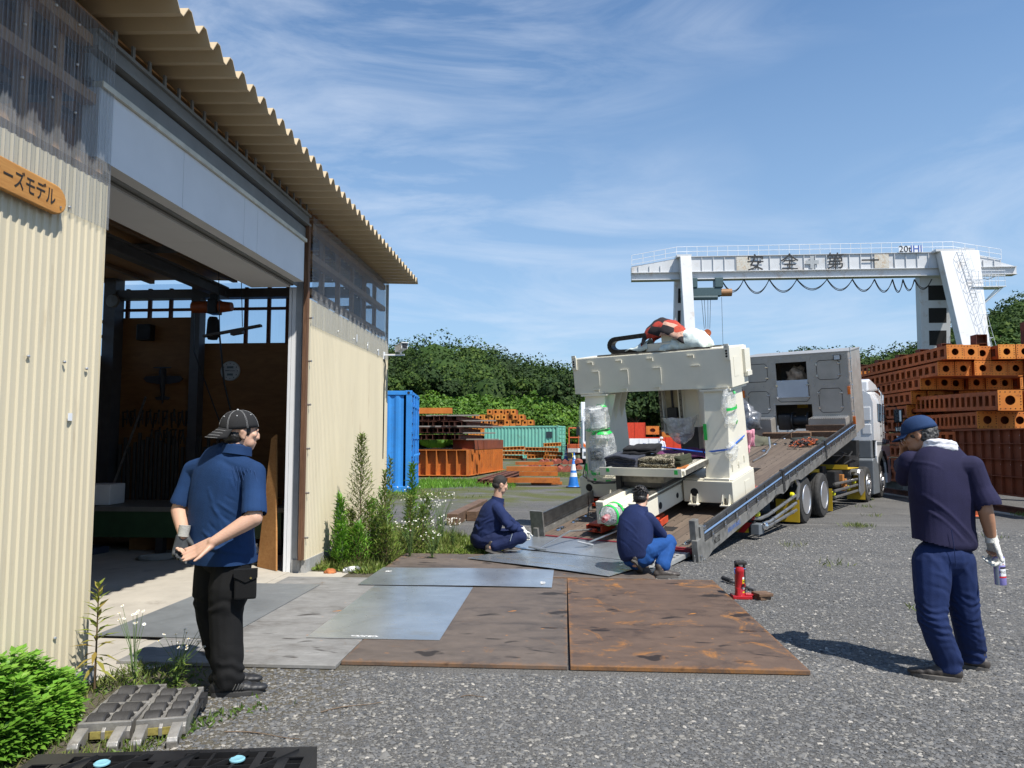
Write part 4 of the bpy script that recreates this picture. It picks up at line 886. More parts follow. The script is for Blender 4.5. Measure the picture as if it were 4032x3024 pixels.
for (s_,l0,l1,z0,z1) in ((4.62,.0,.40,.07,.46),(7.12,.02,.30,.07,.52),(10.28,-.0,.40,.10,.66)):
    b = tb(); b.box((s_,l0,z0),(s_+.012,l1,z1)); b.build('mud_flap', m_yel, truck)
b = tb(); b.box((5.4,.25,.86),(7.1,.62,.91)); b.box((7.06,.25,.74),(7.12,.62,.91)); b.build('rear_fender', m_yel, truck)
b = tb(); b.box((8.6,-.16+.18,.86),(9.75,.60,.875)); b.box((8.60,.02,.875),(8.62,.6,.96)); b.build('yellow_step', m_yel, truck)
b = tb(); b.cbox((7.9,.12,.50),(8.6,.75,.84),.02); b.cbox((8.7,.15,.40),(9.6,.75,.84),.02); b.cbox((7.6,.3,.55),(7.9,.8,.95),.01); b.build('battery_box', m_chas, truck)
b = tb(); b.cbox((8.25,.05,.62),(8.40,.14,.76),.01); b.cbox((8.45,.04,.50),(8.62,.14,.66),.01); b.cbox((8.40,.05,.40),(8.55,.12,.50),.01); b.build('air_valve', mat('brass_orange', (.50,.20,.05), .5), truck)
for s_, z in ((7.45,.40),(8.85,.45),(9.45,.55),(4.45,.55),(2.55,.38)):
    b = tb(); b.lathe((s_,.09,z),(0,-1,0),[(.0,0),(.05,.0),(.05,.04),(.03,.06),(0,.065)],12); b.build('marker_lamp', mat('marker_yellow', (.75,.70,.02), .25, coat=.5), truck, smooth='auto')
b = tb(); pts = [(9.72,.32),(9.72,.74),(9.80,.82),(10.15,.82),(10.28,.70),(10.28,.30),(9.9,.22)]; b.prism(pts, .0, .03, 'y'); b.prism([(9.72,.70),(9.80,.82),(10.15,.82),(10.28,.70)], .03, .45, 'y'); b.build('silver_fender', m_alu, truck, bevel=.01)
b = tb(); b.prism([(4.52,.46),(4.66,.52),(4.74,.74),(4.40,.88),(4.36,.86),(4.60,.70)], .0, .02, 'y'); b.build('fender_stay', m_alu, truck)
b = tb(); b.prism([(11.30,.16),(11.30,1.0),(11.36,1.05),(11.6,1.05),(11.95,.92),(12.05,.70),(12.05,.16)], -.02, .40, 'y'); b.prism([(11.36,1.05),(11.36,1.5),(11.56,1.5),(11.6,1.05)], .02, .40, 'y'); b.build('step_guard', m_dgrey, truck, bevel=.02)
# rear bumper with hazard board, lamps
b = tb(); b.box((2.42,.08,.10),(2.50,2.36,.27)); bump_ = b.build('rear_bumper', m_chas, truck)
b = tb(); b.cur = 0; b.box((2.405,.16,.10),(2.418,2.28,.255)); hz = b.build('hazard_board', m_yel, bump_)
b = tb()
for k in range(9):
    l = .22+k*.24; b.prism([(l,.101),(l+.10,.101),(l-.02,.254),(l-.12,.254)], 2.400, 2.4035, 'x')
b.build('red_band', mat('hazard_red', (.50,.02,.02), .5), hz) if False else b.build('hazard_stripe', mat('hazard_red', (.50,.02,.02), .5), bump_)
b = tb(); b.cbox((2.38,-.01,.08),(2.62,.12,.24),.01); b.build('bumper_end', m_dgrey, bump_)
b = tb(); b.lathe((2.40,.30,.36),(-1,0,0),[(.09,0),(.09,.05),(.05,.07),(0,.075)],18); b.lathe((2.42,.09,.33),(-1,0,0),[(.035,0),(.035,.03),(0,.04)],12); b.build('tail_lamp', m_red, truck, smooth='auto')
b = tb(); b.lathe((2.60,-.02,.20),(-.7,-.7,.0),[(.05,0),(.055,.05),(.035,.08),(0,.085)],14); b.build('work_lamp', m_chrome, truck, smooth='auto')
b = tb(); b.box((2.5,.25,.30),(2.8,2.1,.55)); b.build('winch_box', m_chas, truck)
# headboard (in bed frame, s 9.2)
hb = dbm(); S = 9.2
def rect_hole(b, l0, l1, h0, h1, holes, s0, s1):
    """panel with rectangular openings built from strips"""
    hs = sorted({h0,h1}|{h for q in holes for h in q[2:]})
    for a, c in zip(hs[:-1], hs[1:]):
        xs = [l0]; 
        for (x0,x1,y0,y1) in sorted(holes):
            if y0 <= a and y1 >= c: xs += [x0,x1]
        xs.append(l1)
        for k in range(0,len(xs),2):
            if xs[k+1] > xs[k]: b.box((s0,xs[k],a),(s1,xs[k+1],c))
rect_hole(hb, .0, 2.42, -.02, 1.86, [(.90,1.60,1.25,1.69),(.84,1.67,-.02,.69)], S, S+.02)
head = hb.build('headboard', m_stain, truck)
b = dbm(); b.box((S+.021,0,-.05),(S+1.35,.03,1.85)); b.box((S+.021,2.39,-.05),(S+1.35,2.42,1.85)); b.box((S+1.33,.03,0),(S+1.35,2.39,1.85)); b.box((S+.02,0.03,1.83),(S+1.35,2.39,1.85)); b.box((S-.01,-.015,1.855),(S+1.36,2.435,1.875)); b.build('cabinet_shell', m_stain, head)
b = dbm(); b.box((S+.03,.86,1.22),(S+.7,1.64,1.24)); b.box((S+.65,.84,1.24),(S+.7,1.67,1.72)); b.box((S+.9,.6,-.02),(S+.95,1.9,.70)); b.build('cabinet_inner', mat('inner_dark', (.10,.09,.08), .7), head)
b = dbm(); b.cbox((S-.012,.90,.86),(S-.002,1.60,1.27),.003); b.build('folded_hatch', mat('hatch_panel', (.55,.60,.68), .25, metal=.3, var=.03), head)
b = dbm(); 
rr = lambda l0,l1,h0,h1: [(S-.004,l0+.06,h0),(S-.004,l1-.06,h0),(S-.004,l1,h0+.06),(S-.004,l1,h1-.06),(S-.004,l1-.06,h1),(S-.004,l0+.06,h1),(S-.004,l0,h1-.06),(S-.004,l0,h0+.06),(S-.004,l0+.06,h0)]
doors = [(.18,.68,1.25,1.69),(.17,.67,.49,1.04),(1.80,2.30,1.26,1.69),(1.80,2.30,.49,1.03),(.88,1.60,.76,1.25)]
for k, d_ in enumerate(doors):
    b = dbm(); p = rr(*d_)
    if k == 0: p = [q for q in p]; p[2:5] = [(S-.004,.68,1.31),(S-.004,.68,1.63),(S-.004,.62,1.69)]; 
    b.tube(p,.006,4); b.build('door_seam', m_chas, head)
    for q in (.2,.8):
        h = d_[2]+(d_[3]-d_[2])*q
        b = dbm(); b.cbox((S-.018,d_[1]-.02,h-.03),(S-.002,d_[1]+.02,h+.03),.003); b.build('hinge', m_chrome, head)
        b = dbm(); b.cbox((S-.02,d_[0]-.02,h-.015),(S-.002,d_[0]+.05,h+.015),.003); b.build('handle', m_chrome, head)
b = dbm()
for l in np.arange(.08,2.4,.23):
    for h in (1.80,1.14,.42): b.ball((S-.002,l,h),.010,6)
for h in np.arange(.1,1.8,.2):
    for l in (.05,.77,1.68,2.37): b.ball((S-.002,l,h),.010,6)
b.parts('rivet', m_chrome, head)
for l, h in ((1.75,1.15),(.80,1.15),(.04,1.15),(2.40,1.15)):
    b = dbm(); b.prism([(l-.07,h),(l,h-.09),(l+.07,h),(l,h+.09)], S-.008, S-.001, 'x'); b.build('brace_plate', m_stain, head)
for l in (1.80,.85):
    b = dbm(); b.prism([(l-.07,1.80),(l,1.68),(l+.07,1.80)], S-.008, S-.001, 'x'); b.build('brace_plate', m_stain, head)
for l in (.22,2.28):
    b = dbm(); b.cbox((S-.05,l-.08,1.68),(S-.003,l+.08,1.80),.012); hl_ = b.build('work_light', m_black, head)
    b = dbm(); b.cbox((S-.056,l-.06,1.695),(S-.05,l+.06,1.785),.003); b.build('lens', mat('lamp_lens', (.55,.58,.60), .1, spec=.9), hl_)
for l, h, m_ in ((.02,.98,m_orange),(2.41,.98,m_orange),(-.05,.30,m_orange)):
    b = dbm(); b.cbox((S-.03,l-.03,h-.09),(S-.003,l+.03,h+.09),.006); b.build('side_marker', m_, head)
for l0, l1 in ((.05,.84),(1.68,2.38)):
    b = dbm(); b.box((S-.42,l0,.02),(S,l1,.40)); bx_ = b.build('step_box', m_stain, head)
    b = dbm()
    for k in range(16): b.box((S-.43,l0+.02+k*(l1-l0-.04)/16,.402),(S-.02,l0+.02+(k+.5)*(l1-l0-.04)/16,.418))
    b.build('tread', m_alu, bx_)
b = dbm(); b.cyl((S+.15,.95,.28),(S+.15,1.6,.28),.13,n=16); b.cyl((S+.15,.95,.28),(S+.15,.98,.28),.22,n=16); b.cyl((S+.15,1.3,.28),(S+.15,1.33,.28),.22,n=16); b.cbox((S+.0,1.35,.08),(S+.35,1.64,.45),.03); b.build('winch', m_chas, truck, smooth='auto')
b = dbm(); b.cyl((S+.1,1.15,.15),(1.0,1.22,.06),.006,n=5); b.build('winch_rope', m_chas, truck)
b = dbm(); b.boxc((S+.88,1.28,.55),(.01,.25,.10)); b.build('warning_label', m_yel, head)
b = dbm()
for k in (.5,.8,1.1,1.4,1.7): b.tube([(S+.02,-.01,k),(S+.02,-.05,k),(S+.10,-.05,k),(S+.10,-.01,k)],.008,5)
b.tube([(S+.05,-.045,.1),(S+.05,-.045,1.95)],.012,6); b.build('side_rail', m_chrome, head)
# cab
CB = 11.62
b = tb(); sec = [(0,1.12),(0,2.45),(.06,2.66),(.20,2.76),(2.22,2.76),(2.36,2.66),(2.42,2.45),(2.42,1.12)]
def cabsec(s_, z1k, inset=0, zb=1.5):
    return [(s_, y+(inset if y < 1.2 else -inset), zb if z < 1.2 else 1.5+(z-1.5)*z1k) for y, z in sec]
rings = [cabsec(CB,1,0),cabsec(CB+.3,1.02),cabsec(CB+1.1,1.06),cabsec(CB+1.75,1.0,.02),cabsec(CB+2.0,.82,.05),cabsec(CB+2.22,.30,.08),cabsec(CB+2.26,.0,.09)]
vs = [p for r in rings for p in r]; n_ = 8; fs = [(j*n_+i,j*n_+(i+1)%n_,(j+1)*n_+(i+1)%n_,(j+1)*n_+i) for j in range(len(rings)-1) for i in range(n_)]+[tuple(range(n_))[::-1]]
b.add(vs, fs); cab = b.build('cab', m_whitep, truck, smooth='auto')
b = tb(); b.prism([(12.0,1.5),(CB+2.26,1.5),(CB+2.28,.45),(CB+2.2,.35),(13.30,.35),(13.28,.62),(13.12,.92),(12.80,1.06),(12.45,1.06),(12.15,.92),(12.05,.75),(11.95,1.10)], .0, .06, 'y'); b.prism([(12.0,1.5),(CB+2.26,1.5),(CB+2.28,.45),(13.3,.45),(13.28,.62),(13.12,.92),(12.80,1.06),(12.45,1.06),(12.15,.92)], 2.36,2.42,'y'); b.box((13.3,.06,.36),(CB+2.3,2.36,1.5)); b.build('cab_lower', m_whitep, cab, bevel=.02)
b = tb(); pts = [(12.02,.70),(12.15,.95),(12.45,1.09),(12.80,1.09),(13.12,.95),(13.30,.62),(13.30,.80),(13.14,1.06),(12.85,1.22),(12.40,1.22),(12.1,1.06)]; b.prism(pts, -.03, .25, 'y'); b.build('wheel_arch', m_blackr, cab)
b = tb(); b.prism([(CB+.02,2.74),(CB+.05,3.02),(CB+.35,3.08),(CB+1.15,2.98),(CB+1.55,2.84)], .10, 2.30, 'y'); b.build('air_deflector', m_whitep, cab, bevel=.04)
for zc, zh in ((2.17,.36),(1.78,.26)):
    for lc in (.16,1.0,1.8):
        b = tb(); b.cbox((CB-.012,lc-.11 if lc < .5 else lc-.3,zc-zh/2),(CB+.02,lc+.11 if lc < .5 else lc+.3,zc+zh/2),.02); b.build('back_panel', m_whitep, cab)
for lc in (.3,.6,.9,1.3,1.7,2.0):
    b = tb(); b.prism([(CB-.012,2.45),(CB+.02,2.45),(CB+.1,2.745),(CB+.06,2.75)], lc, lc+.02, 'y'); b.build('back_rib', m_whitep, cab)
b = tb(); b.tube([(CB-.03,.33,2.45),(CB-.03,.30,2.0),(CB-.03,.36,1.7)],.01); b.build('air_line', m_chas, cab)
b = tb(); b.prism([(13.10,1.9),(13.12,2.42),(13.42,2.38),(13.62,1.9)], -.012, .01, 'y'); b.prism([(12.2,2.0),(12.2,2.45),(12.95,2.45),(12.98,1.95)], -.012,.01,'y'); b.parts('side_window', m_glass, cab)
b = tb(); b.tube([(12.55,-.04,1.55),(12.52,-.05,2.0),(12.55,-.05,2.75),(12.35,-.02,2.85)],.018,6); b.tube([(12.80,-.04,1.55),(12.77,-.05,2.0),(12.8,-.05,2.70),(12.6,.0,2.8)],.018,6)
for k in range(4): b.cyl((12.54,-.05,1.7+k*.25),(12.79,-.05,1.7+k*.25),.012,n=6)
b.build('side_ladder', m_chrome, cab)
b = tb(); b.cbox((13.0,-.05,1.42),(13.5,.0,1.52),.02); b.box((12.0,-.008,1.38),(13.3,-.002,1.46)); b.parts('door_trim', m_dgrey, cab)
b = tb(); b.tube([(13.7,-.02,2.45),(13.95,-.18,2.42),(13.95,-.2,1.75),(13.75,-.02,1.75)],.018,6); mi = b.build('mirror_arm', m_black, cab)
b = tb(); b.cbox((13.88,-.34,1.98),(13.98,-.12,2.36),.03); b.cbox((13.9,-.32,1.72),(13.97,-.14,1.88),.03); mh = b.build('mirror', m_black, cab)
b = tb(); b.box((13.876,-.31,2.02),(13.879,-.15,2.32)); b.box((13.896,-.30,1.75),(13.899,-.16,1.86)); b.build('mirror_glass', mat('mirror_glass', (.20,.26,.32), .04, metal=.9, var=0), mh)
b = tb(); b.cbox((13.45,-.02,.98),(13.52,.01,1.06),.01); b.build('indicator', m_orange, cab)
for k in range(2):
    b = tb(); b.cbox((13.86,-.01,.5+k*.28),(13.95,.35,.72+k*.28),.02); b.build('front_step', m_chas, cab)

# ================================================================ machine tool on the bed
MT = DF @ tr(0,0,0); mm_ = DF
m_mach = mat('machine_paint', (.74,.70,.58), .42, var=.03, scale=3, coat=.1)
m_machd = mat('machine_rail', (.16,.15,.13), .4, metal=.5, var=.3, scale=12)
m_hole = m_darkgap
mach = thing('milling_machine', 'cream double-column milling machine standing on the tilted truck bed', 'machine tool', DF @ tr(1.6,1.3,.12))
def mb(): return MB(DF)
# bed
b = mb(); b.box((.12,.90,.19),(3.6,1.52,.44)); b.box((.12,.90,.44),(3.6,1.02,.50)); b.box((.12,1.40,.44),(3.6,1.52,.50)); b.box((.12,1.10,.44),(3.6,1.18,.475)); b.box((.12,1.26,.44),(1.6,1.34,.47)); bed = b.build('bed', m_mach, mach, bevel=.008)
b = mb(); b.box((.2,.915,.502),(3.6,.985,.525)); b.box((.2,1.435,.502),(3.6,1.505,.525)); b.box((.2,.888,.46),(3.6,.898,.49)); b.parts('guide_rail', m_machd, bed)
b = mb(); b.cyl((.85,.899,.30),(.85,.894,.30),.05,n=20); b.cyl((1.45,.899,.31),(1.45,.894,.31),.04,n=20); b.parts('lifting_hole', m_hole, bed)
# bases
for l0, l1 in ((.12,.87),(1.55,2.66)):
    b = mb(); b.box((1.62,l0,.18),(2.60,l1,.50)); b.box((1.66,l0+.0,.502),(2.60,l1-.02,.52)); bs = b.build('column_base', m_mach, mach, bevel=.008)
    b = mb(); b.cyl((1.619,l1-.17,.33),(1.614,l1-.17,.33),.06,n=20); b.build('access_hole', m_hole, bs)
    for l in ((l0+.10, l0+.58) if l0 < 1 else (2.05,)):
        b = mb()
        for e in (-.055,.045): b.prism([(1.53,.17),(1.62,.17),(1.62,.32),(1.56,.20)], l+e, l+e+.014, 'y')
        b.box((1.52,l-.075,.155),(1.62,l+.075,.172)); b.build('foot', m_mach, bs)
        b = mb(); b.cyl((1.57,l,.12),(1.57,l,.27),.018,n=8); b.build('levelling_bolt', m_machd, bs)
for h,l in ((.62,0),): 
    pass
# columns
def column(l0, l1, inner):
    b = mb(); vs = []
    for s0, s1, h in ((1.70,2.60,.52),(1.82,2.58,1.30),(1.90,2.52,1.81)):
        vs += [(s0,l0,h),(s1,l0,h),(s1,l1,h),(s0,l1,h)]
    fs = [(j*4+i,j*4+(i+1)%4,(j+1)*4+(i+1)%4,(j+1)*4+i) for j in range(2) for i in range(4)]+[(3,2,1,0),(8,9,10,11)]; b.add(vs, fs)
    col = b.build('column', m_mach, mach, bevel=.006)
    b = mb(); b.box((1.64,l0-.01,.50),(2.62,l1+.01,.535)); b.box((1.86,l0-.05,1.79),(2.6,l1+.05,1.82)); b.build('column_flange', m_mach, col)
    return col
cR = column(.18,.54,1); cL = column(2.20,2.58,-1)
for k, s_ in enumerate((1.98,2.18,2.40)):
    b = mb(); b.prism([(2.20,1.80),(2.05,1.80),(2.20,1.35)], s_, s_+.02, 'x'); b.build('gusset', m_mach, cL)
for (s_,h,ds,dh) in ((2.15,.78,.20,.24),(2.25,.30,.22,.2),(2.2,1.55,.0,.0)):
    if ds:
        b = mb(); b.box((s_-ds/2,.115 if h < .5 else .176,h-dh/2),(s_+ds/2,.119 if h < .5 else .179,h+dh/2)); b.build('side_cover', m_mach, cR)
for s_,h in ((1.82,.62),(2.1,.62),(2.35,.66)):
    b = mb(); b.box((s_,.166,h),(s_+.035,.178,h+.09)); b.parts('slot_plate', m_mach, cR)
# cross beam
b = mb(); b.box((1.90,.10,1.83),(2.62,2.76,2.41)); b.box((1.92,.12,2.411),(2.60,2.74,2.42)); beam = b.build('cross_beam', m_mach, mach, bevel=.008)
for l in (.145,2.72):
    b = mb(); b.box((1.875,l-.035,2.24),(1.897,l+.035,2.47)); b.box((1.875,l-.045 if l<1 else l-.045,2.235),(1.9,l-.035,2.44)); lug = b.build('lifting_lug', m_mach, beam)
    b = mb()
    for h in (2.29,2.33,2.37): b.cyl((1.8755,l,h),(1.868,l,h),.016,n=12)
    b.parts('lug_hole', m_hole, lug)
    b = mb(); b.cyl((1.8755,l,2.43),(1.868,l,2.43),.016,n=12); b.build('lug_eye', m_alu, lug)
def lbar(l, h, w, hh, d=.022):
    b = mb(); b.box((1.90-d,l,h-.012),(1.8995,l+w,h)); b.box((1.90-d,l-.012,h-hh),(1.8995,l,h)); b.build('corner_strip', m_mach, beam)
for l in (2.38,1.86,1.32,.66): lbar(l, 2.345, .10, .05)
for l in (2.30,1.80,1.24): lbar(l, 1.90, .10, .05)
for l, hh in ((2.28,.24),(1.76,.24),(1.20,.25),(.58,.0)):
    lbar(l, 2.19, .13, max(.012,hh)); b = mb(); b.box((1.896,l+.005,2.19-.26),(1.8985,l+.20,2.185)); b.cyl((1.899,l+.1,1.95),(1.892,l+.1,1.95),.006,n=8); b.build('front_cover', m_mach, beam)
b = mb(); b.box((2.02,.096,1.98),(2.22,.099,2.27)); b.box((2.42,.06,2.0),(2.66,.12,2.36)); b.box((2.44,.04,1.95),(2.64,.10,2.02)); b.parts('end_box', m_mach, beam)
b = mb(); b.box((1.875,2.22,1.828),(1.90,2.66,1.852)); b.box((1.875,.16,1.828),(1.90,.64,1.852)); b.parts('joint_ledge', m_mach, beam)
b = mb()
for l in np.arange(.2,.65,.12): b.cyl((1.95,l,1.829),(1.95,l,1.815),.016,n=8)
for l in np.arange(2.2,2.7,.12): b.cyl((1.95,l,1.829),(1.95,l,1.815),.016,n=8)
b.parts('joint_bolt', m_machd, beam)
b = mb(); b.box((1.93,.4,2.422),(1.99,2.3,2.445)); b.box((2.4,.4,2.422),(2.46,2.3,2.445)); b.parts('top_rail', m_machd, beam)
# ram / spindle carriage under the beam
b = mb(); b.box((2.32,1.02,1.10),(2.55,1.42,1.84)); b.box((2.22,1.36,1.14),(2.32,1.42,1.84)); b.box((2.22,1.02,1.14),(2.32,1.10,1.84)); ram = b.build('ram_housing', m_mach, mach, bevel=.005)
b = mb(); b.box((2.20,1.37,1.16),(2.218,1.41,1.84)); b.box((2.20,1.03,1.16),(2.218,1.07,1.84)); b.parts('ram_rail', m_machd, ram)
b = mb(); b.box((2.30,1.12,1.2),(2.315,1.34,1.83)); b.build('ram_recess', mat('ram_inner', (.38,.32,.20), .6), ram)
b = mb(); b.cyl((2.28,1.22,1.2),(2.28,1.22,1.84),.018,n=10); b.cbox((2.22,1.14,1.36),(2.30,1.30,1.52),.01); b.cyl((2.26,1.21,1.28),(2.26,1.21,1.36),.02,n=8); b.build('ball_screw', m_chas, ram)
b = mb()
for h in np.arange(1.2,1.84,.09):
    for l in (1.39,1.05): b.cyl((2.199,l,h),(2.194,l,h),.009,n=6)
b.parts('rail_screw', m_hole, ram)
b = mb(); b.box((2.30,.80,1.2),(2.8,1.02,1.82)); b.build('ram_side', m_mach, ram)
b = mb(); b.cyl((2.75,.92,.75),(2.75,.92,1.5),.10,n=18); b.build('counter_cylinder', mat('cyl_pink', (.42,.36,.33), .3), mach, smooth='auto')
b = mb(); b.box((2.7,1.0,.75),(2.95,1.32,1.35)); b.build('rear_cabinet', mat('cab_dark', (.10,.10,.11), .4), mach)
# table across
b = mb(); b.box((.80,.52,.735),(.815,1.80,.84)); b.box((.80,.52,.722),(2.4,1.80,.736)); b.box((.86,.50,.738),(2.4,.70,.80)); tab = b.build('table_tray', m_mach, mach, bevel=.004)
b = mb(); b.box((.95,.86,.60),(2.3,1.56,.72)); b.box((.9,.49,.742),(2.4,.515,.80)); b.build('table_slide', m_machd, tab)
b = mb(); b.box((1.0,.60,.738),(2.35,1.72,.80)); b.build('table_top', mat('table_steel', (.18,.17,.16), .35, metal=.6), tab)
b = mb(); b.box((.9,1.52,.46),(1.0,1.60,.70)); b.box((.95,.90,.53),(2.2,1.50,.6)); b.build('saddle', m_chas, tab)
# upper slide with cable chain
b = mb(); b.box((1.98,.86,2.44),(2.5,1.45,2.56)); b.box((2.02,.9,2.56),(2.35,1.20,2.72)); b.build('beam_slide', m_mach, mach, bevel=.006)
b = mb(); path = [(2.1,1.10,2.715)]; path += [(2.1,1.10+.9*k/10,2.715-.035*k/10) for k in range(1,10)]; cx, ch, r = 2.0, 2.575, .105
path += [(2.1,cx+r*math.sin(a)*1.1,ch+r*math.cos(a)) for a in [math.pi*k/9 for k in range(0,10)]]; path += [(2.1,1.9-k*.08,2.465) for k in range(1,11)]
b = mb()
for p, q in zip(path[:-1], path[1:]):
    p = Vector(p); q = Vector(q); d = (q-p).normalized(); X_ = Vector((1,0,0)); Z_ = X_.cross(d)
    b.box((-.075,-.004,-.036),(.075,(q-p).length+.012,.036), frame(p, X_, d, Z_))
b.build('cable_chain', m_black, mach)
b = mb(); b.cbox((2.02,1.34,2.43),(2.04,1.48,2.50),.005); b.cyl((2.02,1.45,2.465),(2.01,1.45,2.465),.02,n=10); b.build('chain_bracket', m_mach, mach)
# motor at the bed front in wrap
b = mb(); b.cyl((-.02,1.22,.35),(.10,1.22,.35),.10,n=18); b.build('drive_motor', mat('motor_grey', (.32,.33,.35), .5), bed, smooth='auto')
b = mb(); b.cyl((-.16,1.26,.33),(-.03,1.24,.35),.045,n=14); b.build('motor_cap', mat('motor_red', (.45,.03,.04), .5), bed, smooth='auto')
b = mb(); b.tube([(.10,1.56,.48),(.05,1.60,.42),(.07,1.62,.30),(.14,1.56,.25)],.010); b.tube([(1.5,2.45,.62),(1.45,2.4,.48),(1.45,2.1,.46),(1.4,1.65,.52),(1.2,1.55,.60)],.014); b.tube([(1.55,2.48,.75),(1.48,2.5,.55),(1.45,2.3,.44),(1.42,1.9,.47)],.012); b.build('cable', m_chas, mach)
# electrical box on left column (under wrap)
b = mb(); b.box((1.60,2.15,.62),(1.80,2.45,.98)); b.build('switch_box', mat('switch_grey', (.40,.42,.44), .4), cL)
b = mb(); b.box((1.594,2.20,.78),(1.598,2.40,.93)); b.build('display', m_glass, cL)
b = mb(); b.cyl((1.72,2.28,1.30),(1.72,2.28,1.60),.12,n=16); b.build('servo_box', mat('wrapped_part', (.55,.57,.56), .4), cL, smooth='auto')
# wraps: crumpled clear film things
m_film = bpy.data.materials.new('clear_film'); t_, N, L, P = nodes(m_film); tc = N('ShaderNodeTexCoord')
P.inputs['Base Color'].default_value = (.78,.80,.80,1); P.inputs['Roughness'].default_value = .22; P.inputs['Specular IOR Level'].default_value = .9
bumpn(N, L, P, noise_n(N, L, tc.outputs['Object'], 26, 6, .7, .6), .9, .02)
tp = N('ShaderNodeBsdfTransparent'); ms = N('ShaderNodeMixShader'); L(maprange(N, L, noise_n(N, L, tc.outputs['Object'], 18, 5, .7), .3, .7, .12, .55), ms.inputs[0]); L(tp.outputs[0], ms.inputs[1]); L(P.outputs[0], ms.inputs[2]); L(ms.outputs[0], t_.nodes['Material Output'].inputs['Surface'])
m_film2 = m_film.copy(); MATS['f2'] = m_film2
for n_ in m_film2.node_tree.nodes:
    if n_.type == 'MAP_RANGE': n_.inputs['To Min'].default_value = .35; n_.inputs['To Max'].default_value = .85
m_tape = mat('green_tape', (.02,.48,.08), .4, var=.06)
def crumple(mb_, amt, sc, seed=0):
    for i, p in enumerate(mb_.v):
        v = Vector(p); d = noise.noise_vector(v*sc+Vector((seed,0,0)))*amt+noise.noise_vector(v*sc*3+Vector((0,seed,0)))*amt*.4; mb_.v[i] = tuple(v+d)
    return mb_
def wrap(name, lab, prof, ax, c, sx, sy, n=28, m=None, amt=.03, sc=7, seed=0, F_=DF, tapes=()):
    """closed film bag: radii along an axis, elliptical"""
    b = MB(); ax = Vector(ax).normalized(); x, y = perp(ax); x = x if abs(x.x) > abs(y.x) else y; y = ax.cross(x); vs = []; m_ = len(prof)
    for r, h in prof:
        for k in range(n):
            a = 2*math.pi*k/n; vs.append(Vector(c)+ax*h+x*math.cos(a)*r*sx+y*math.sin(a)*r*sy)
    b.v = [tuple(v) for v in vs]; b.f = [(j*n+i,j*n+(i+1)%n,(j+1)*n+(i+1)%n,(j+1)*n+i) for j in range(m_-1) for i in range(n)]; b.mi = [0]*len(b.f)
    crumple(b, amt, sc, seed); b.F = F_; B = F_ @ Matrix.Translation(c)
    t = thing(name, lab, 'plastic wrap', B)
    b.build('film', m or m_film, t, smooth=False)
    for (h0, h1, k0, k1) in tapes:
        q = MB(F_); R = lambda h: np.interp(h, [p[1] for p in prof], [p[0] for p in prof])
        vs = []; kk = range(k0, k1+1)
        for h in (h0, h1):
            for k in kk:
                a = 2*math.pi*k/n; rr_ = R(h)*1.03+.006; p = Vector(c)+ax*h+x*math.cos(a)*rr_*sx+y*math.sin(a)*rr_*sy
                d = noise.noise_vector(p*sc+Vector((seed,0,0)))*amt*.6; vs.append(p+d)
        w_ = len(kk); q.add(vs, [(i,i+1,w_+i+1,w_+i) for i in range(w_-1)]); q.build('tape', m_tape, t, solid=.003)
    return t
dense = lambda pts, n: [(float(np.interp(u, np.linspace(0,1,len(pts)), [p[0] for p in pts])), float(np.interp(u, np.linspace(0,1,len(pts)), [p[1] for p in pts]))) for u in np.linspace(0,1,n)]
wrap('bubble_wrap', 'bubble wrap with green tape round the upper left column of the machine', dense([(.10,.0),(.19,.05),(.2,.2),(.19,.38),(.12,.43)],14), (0,0,1), (1.74,2.30,1.22), 1.0, 1.05, tapes=((.02,.05,0,27),(.40,.43,5,16)), seed=1)
wrap('bubble_wrap', 'bubble wrap with green tape round the control box on the lower left column', dense([(.13,.0),(.21,.1),(.21,.3),(.2,.5),(.19,.7),(.12,.78)],20), (0,0,1), (1.70,2.22,.46), .9, 1.05, tapes=((.10,.14,0,27),(.74,.78,0,27)), seed=2)
wrap('bubble_wrap', 'bubble wrap bag with green bands over the motor at the machine bed front', dense([(.02,-.24),(.09,-.20),(.13,-.10),(.14,.05),(.15,.16)],12), (1,0,0), (.04,1.23,.36), 1.0, 1.0, tapes=((-.10,-.06,0,27),(.04,.08,0,27)), amt=.022, sc=9, seed=3)
wrap('plastic_bag', 'clear bag with a green band hanging below the machine ram', dense([(.30,.16),(.26,.06),(.24,.0),(.21,-.12),(.13,-.24),(.03,-.28)],18), (0,0,1), (2.30,1.12,1.22), .75, 1.0, tapes=((-.02,.03,0,27),), amt=.045, sc=5, seed=4, m=m_film2)
wrap('bubble_wrap', 'bubble wrap taped with green tape on the side of the right column', dense([(.10,.0),(.17,.1),(.18,.3),(.18,.5),(.1,.6)],14), (0,0,1), (1.98,.20,1.22), 1.35, .40, tapes=((.05,.10,8,20),(.5,.55,8,20),(.28,.32,2,14)), seed=5)
wrap('plastic_bag', 'small clear film pad under the blue strap on the right column', dense([(.03,-.14),(.12,-.06),(.12,.06),(.03,.12)],8), (0,0,1), (1.80,.15,.92), 1.1, .75, amt=.03, sc=10, seed=6)
for (s_,l,h,ds,dl,dh) in ((1.745,2.14,1.15,.004,.03,.16),(1.72,.52,1.2,.004,.05,.24),(.796,1.66,.80,.003,.05,.05),(.796,.6,.79,.003,.05,.06),(1.6,2.5,.62,.003,.05,.22),(1.48,2.05,.47,.003,.09,.05),(1.5,2.3,.48,.003,.05,.06)):
    b = mb(); b.boxc((s_ if s_ != 1.72 else 1.775,l,h),(ds,dl,dh)); b.build('tape_patch', m_tape, mach)
b = mb(); pth = [(1.77,.56,.90),(1.76,.36,.925),(1.77,.165,.95),(1.95,.16,.99),(2.4,.155,1.05)]
b2 = mb(); 
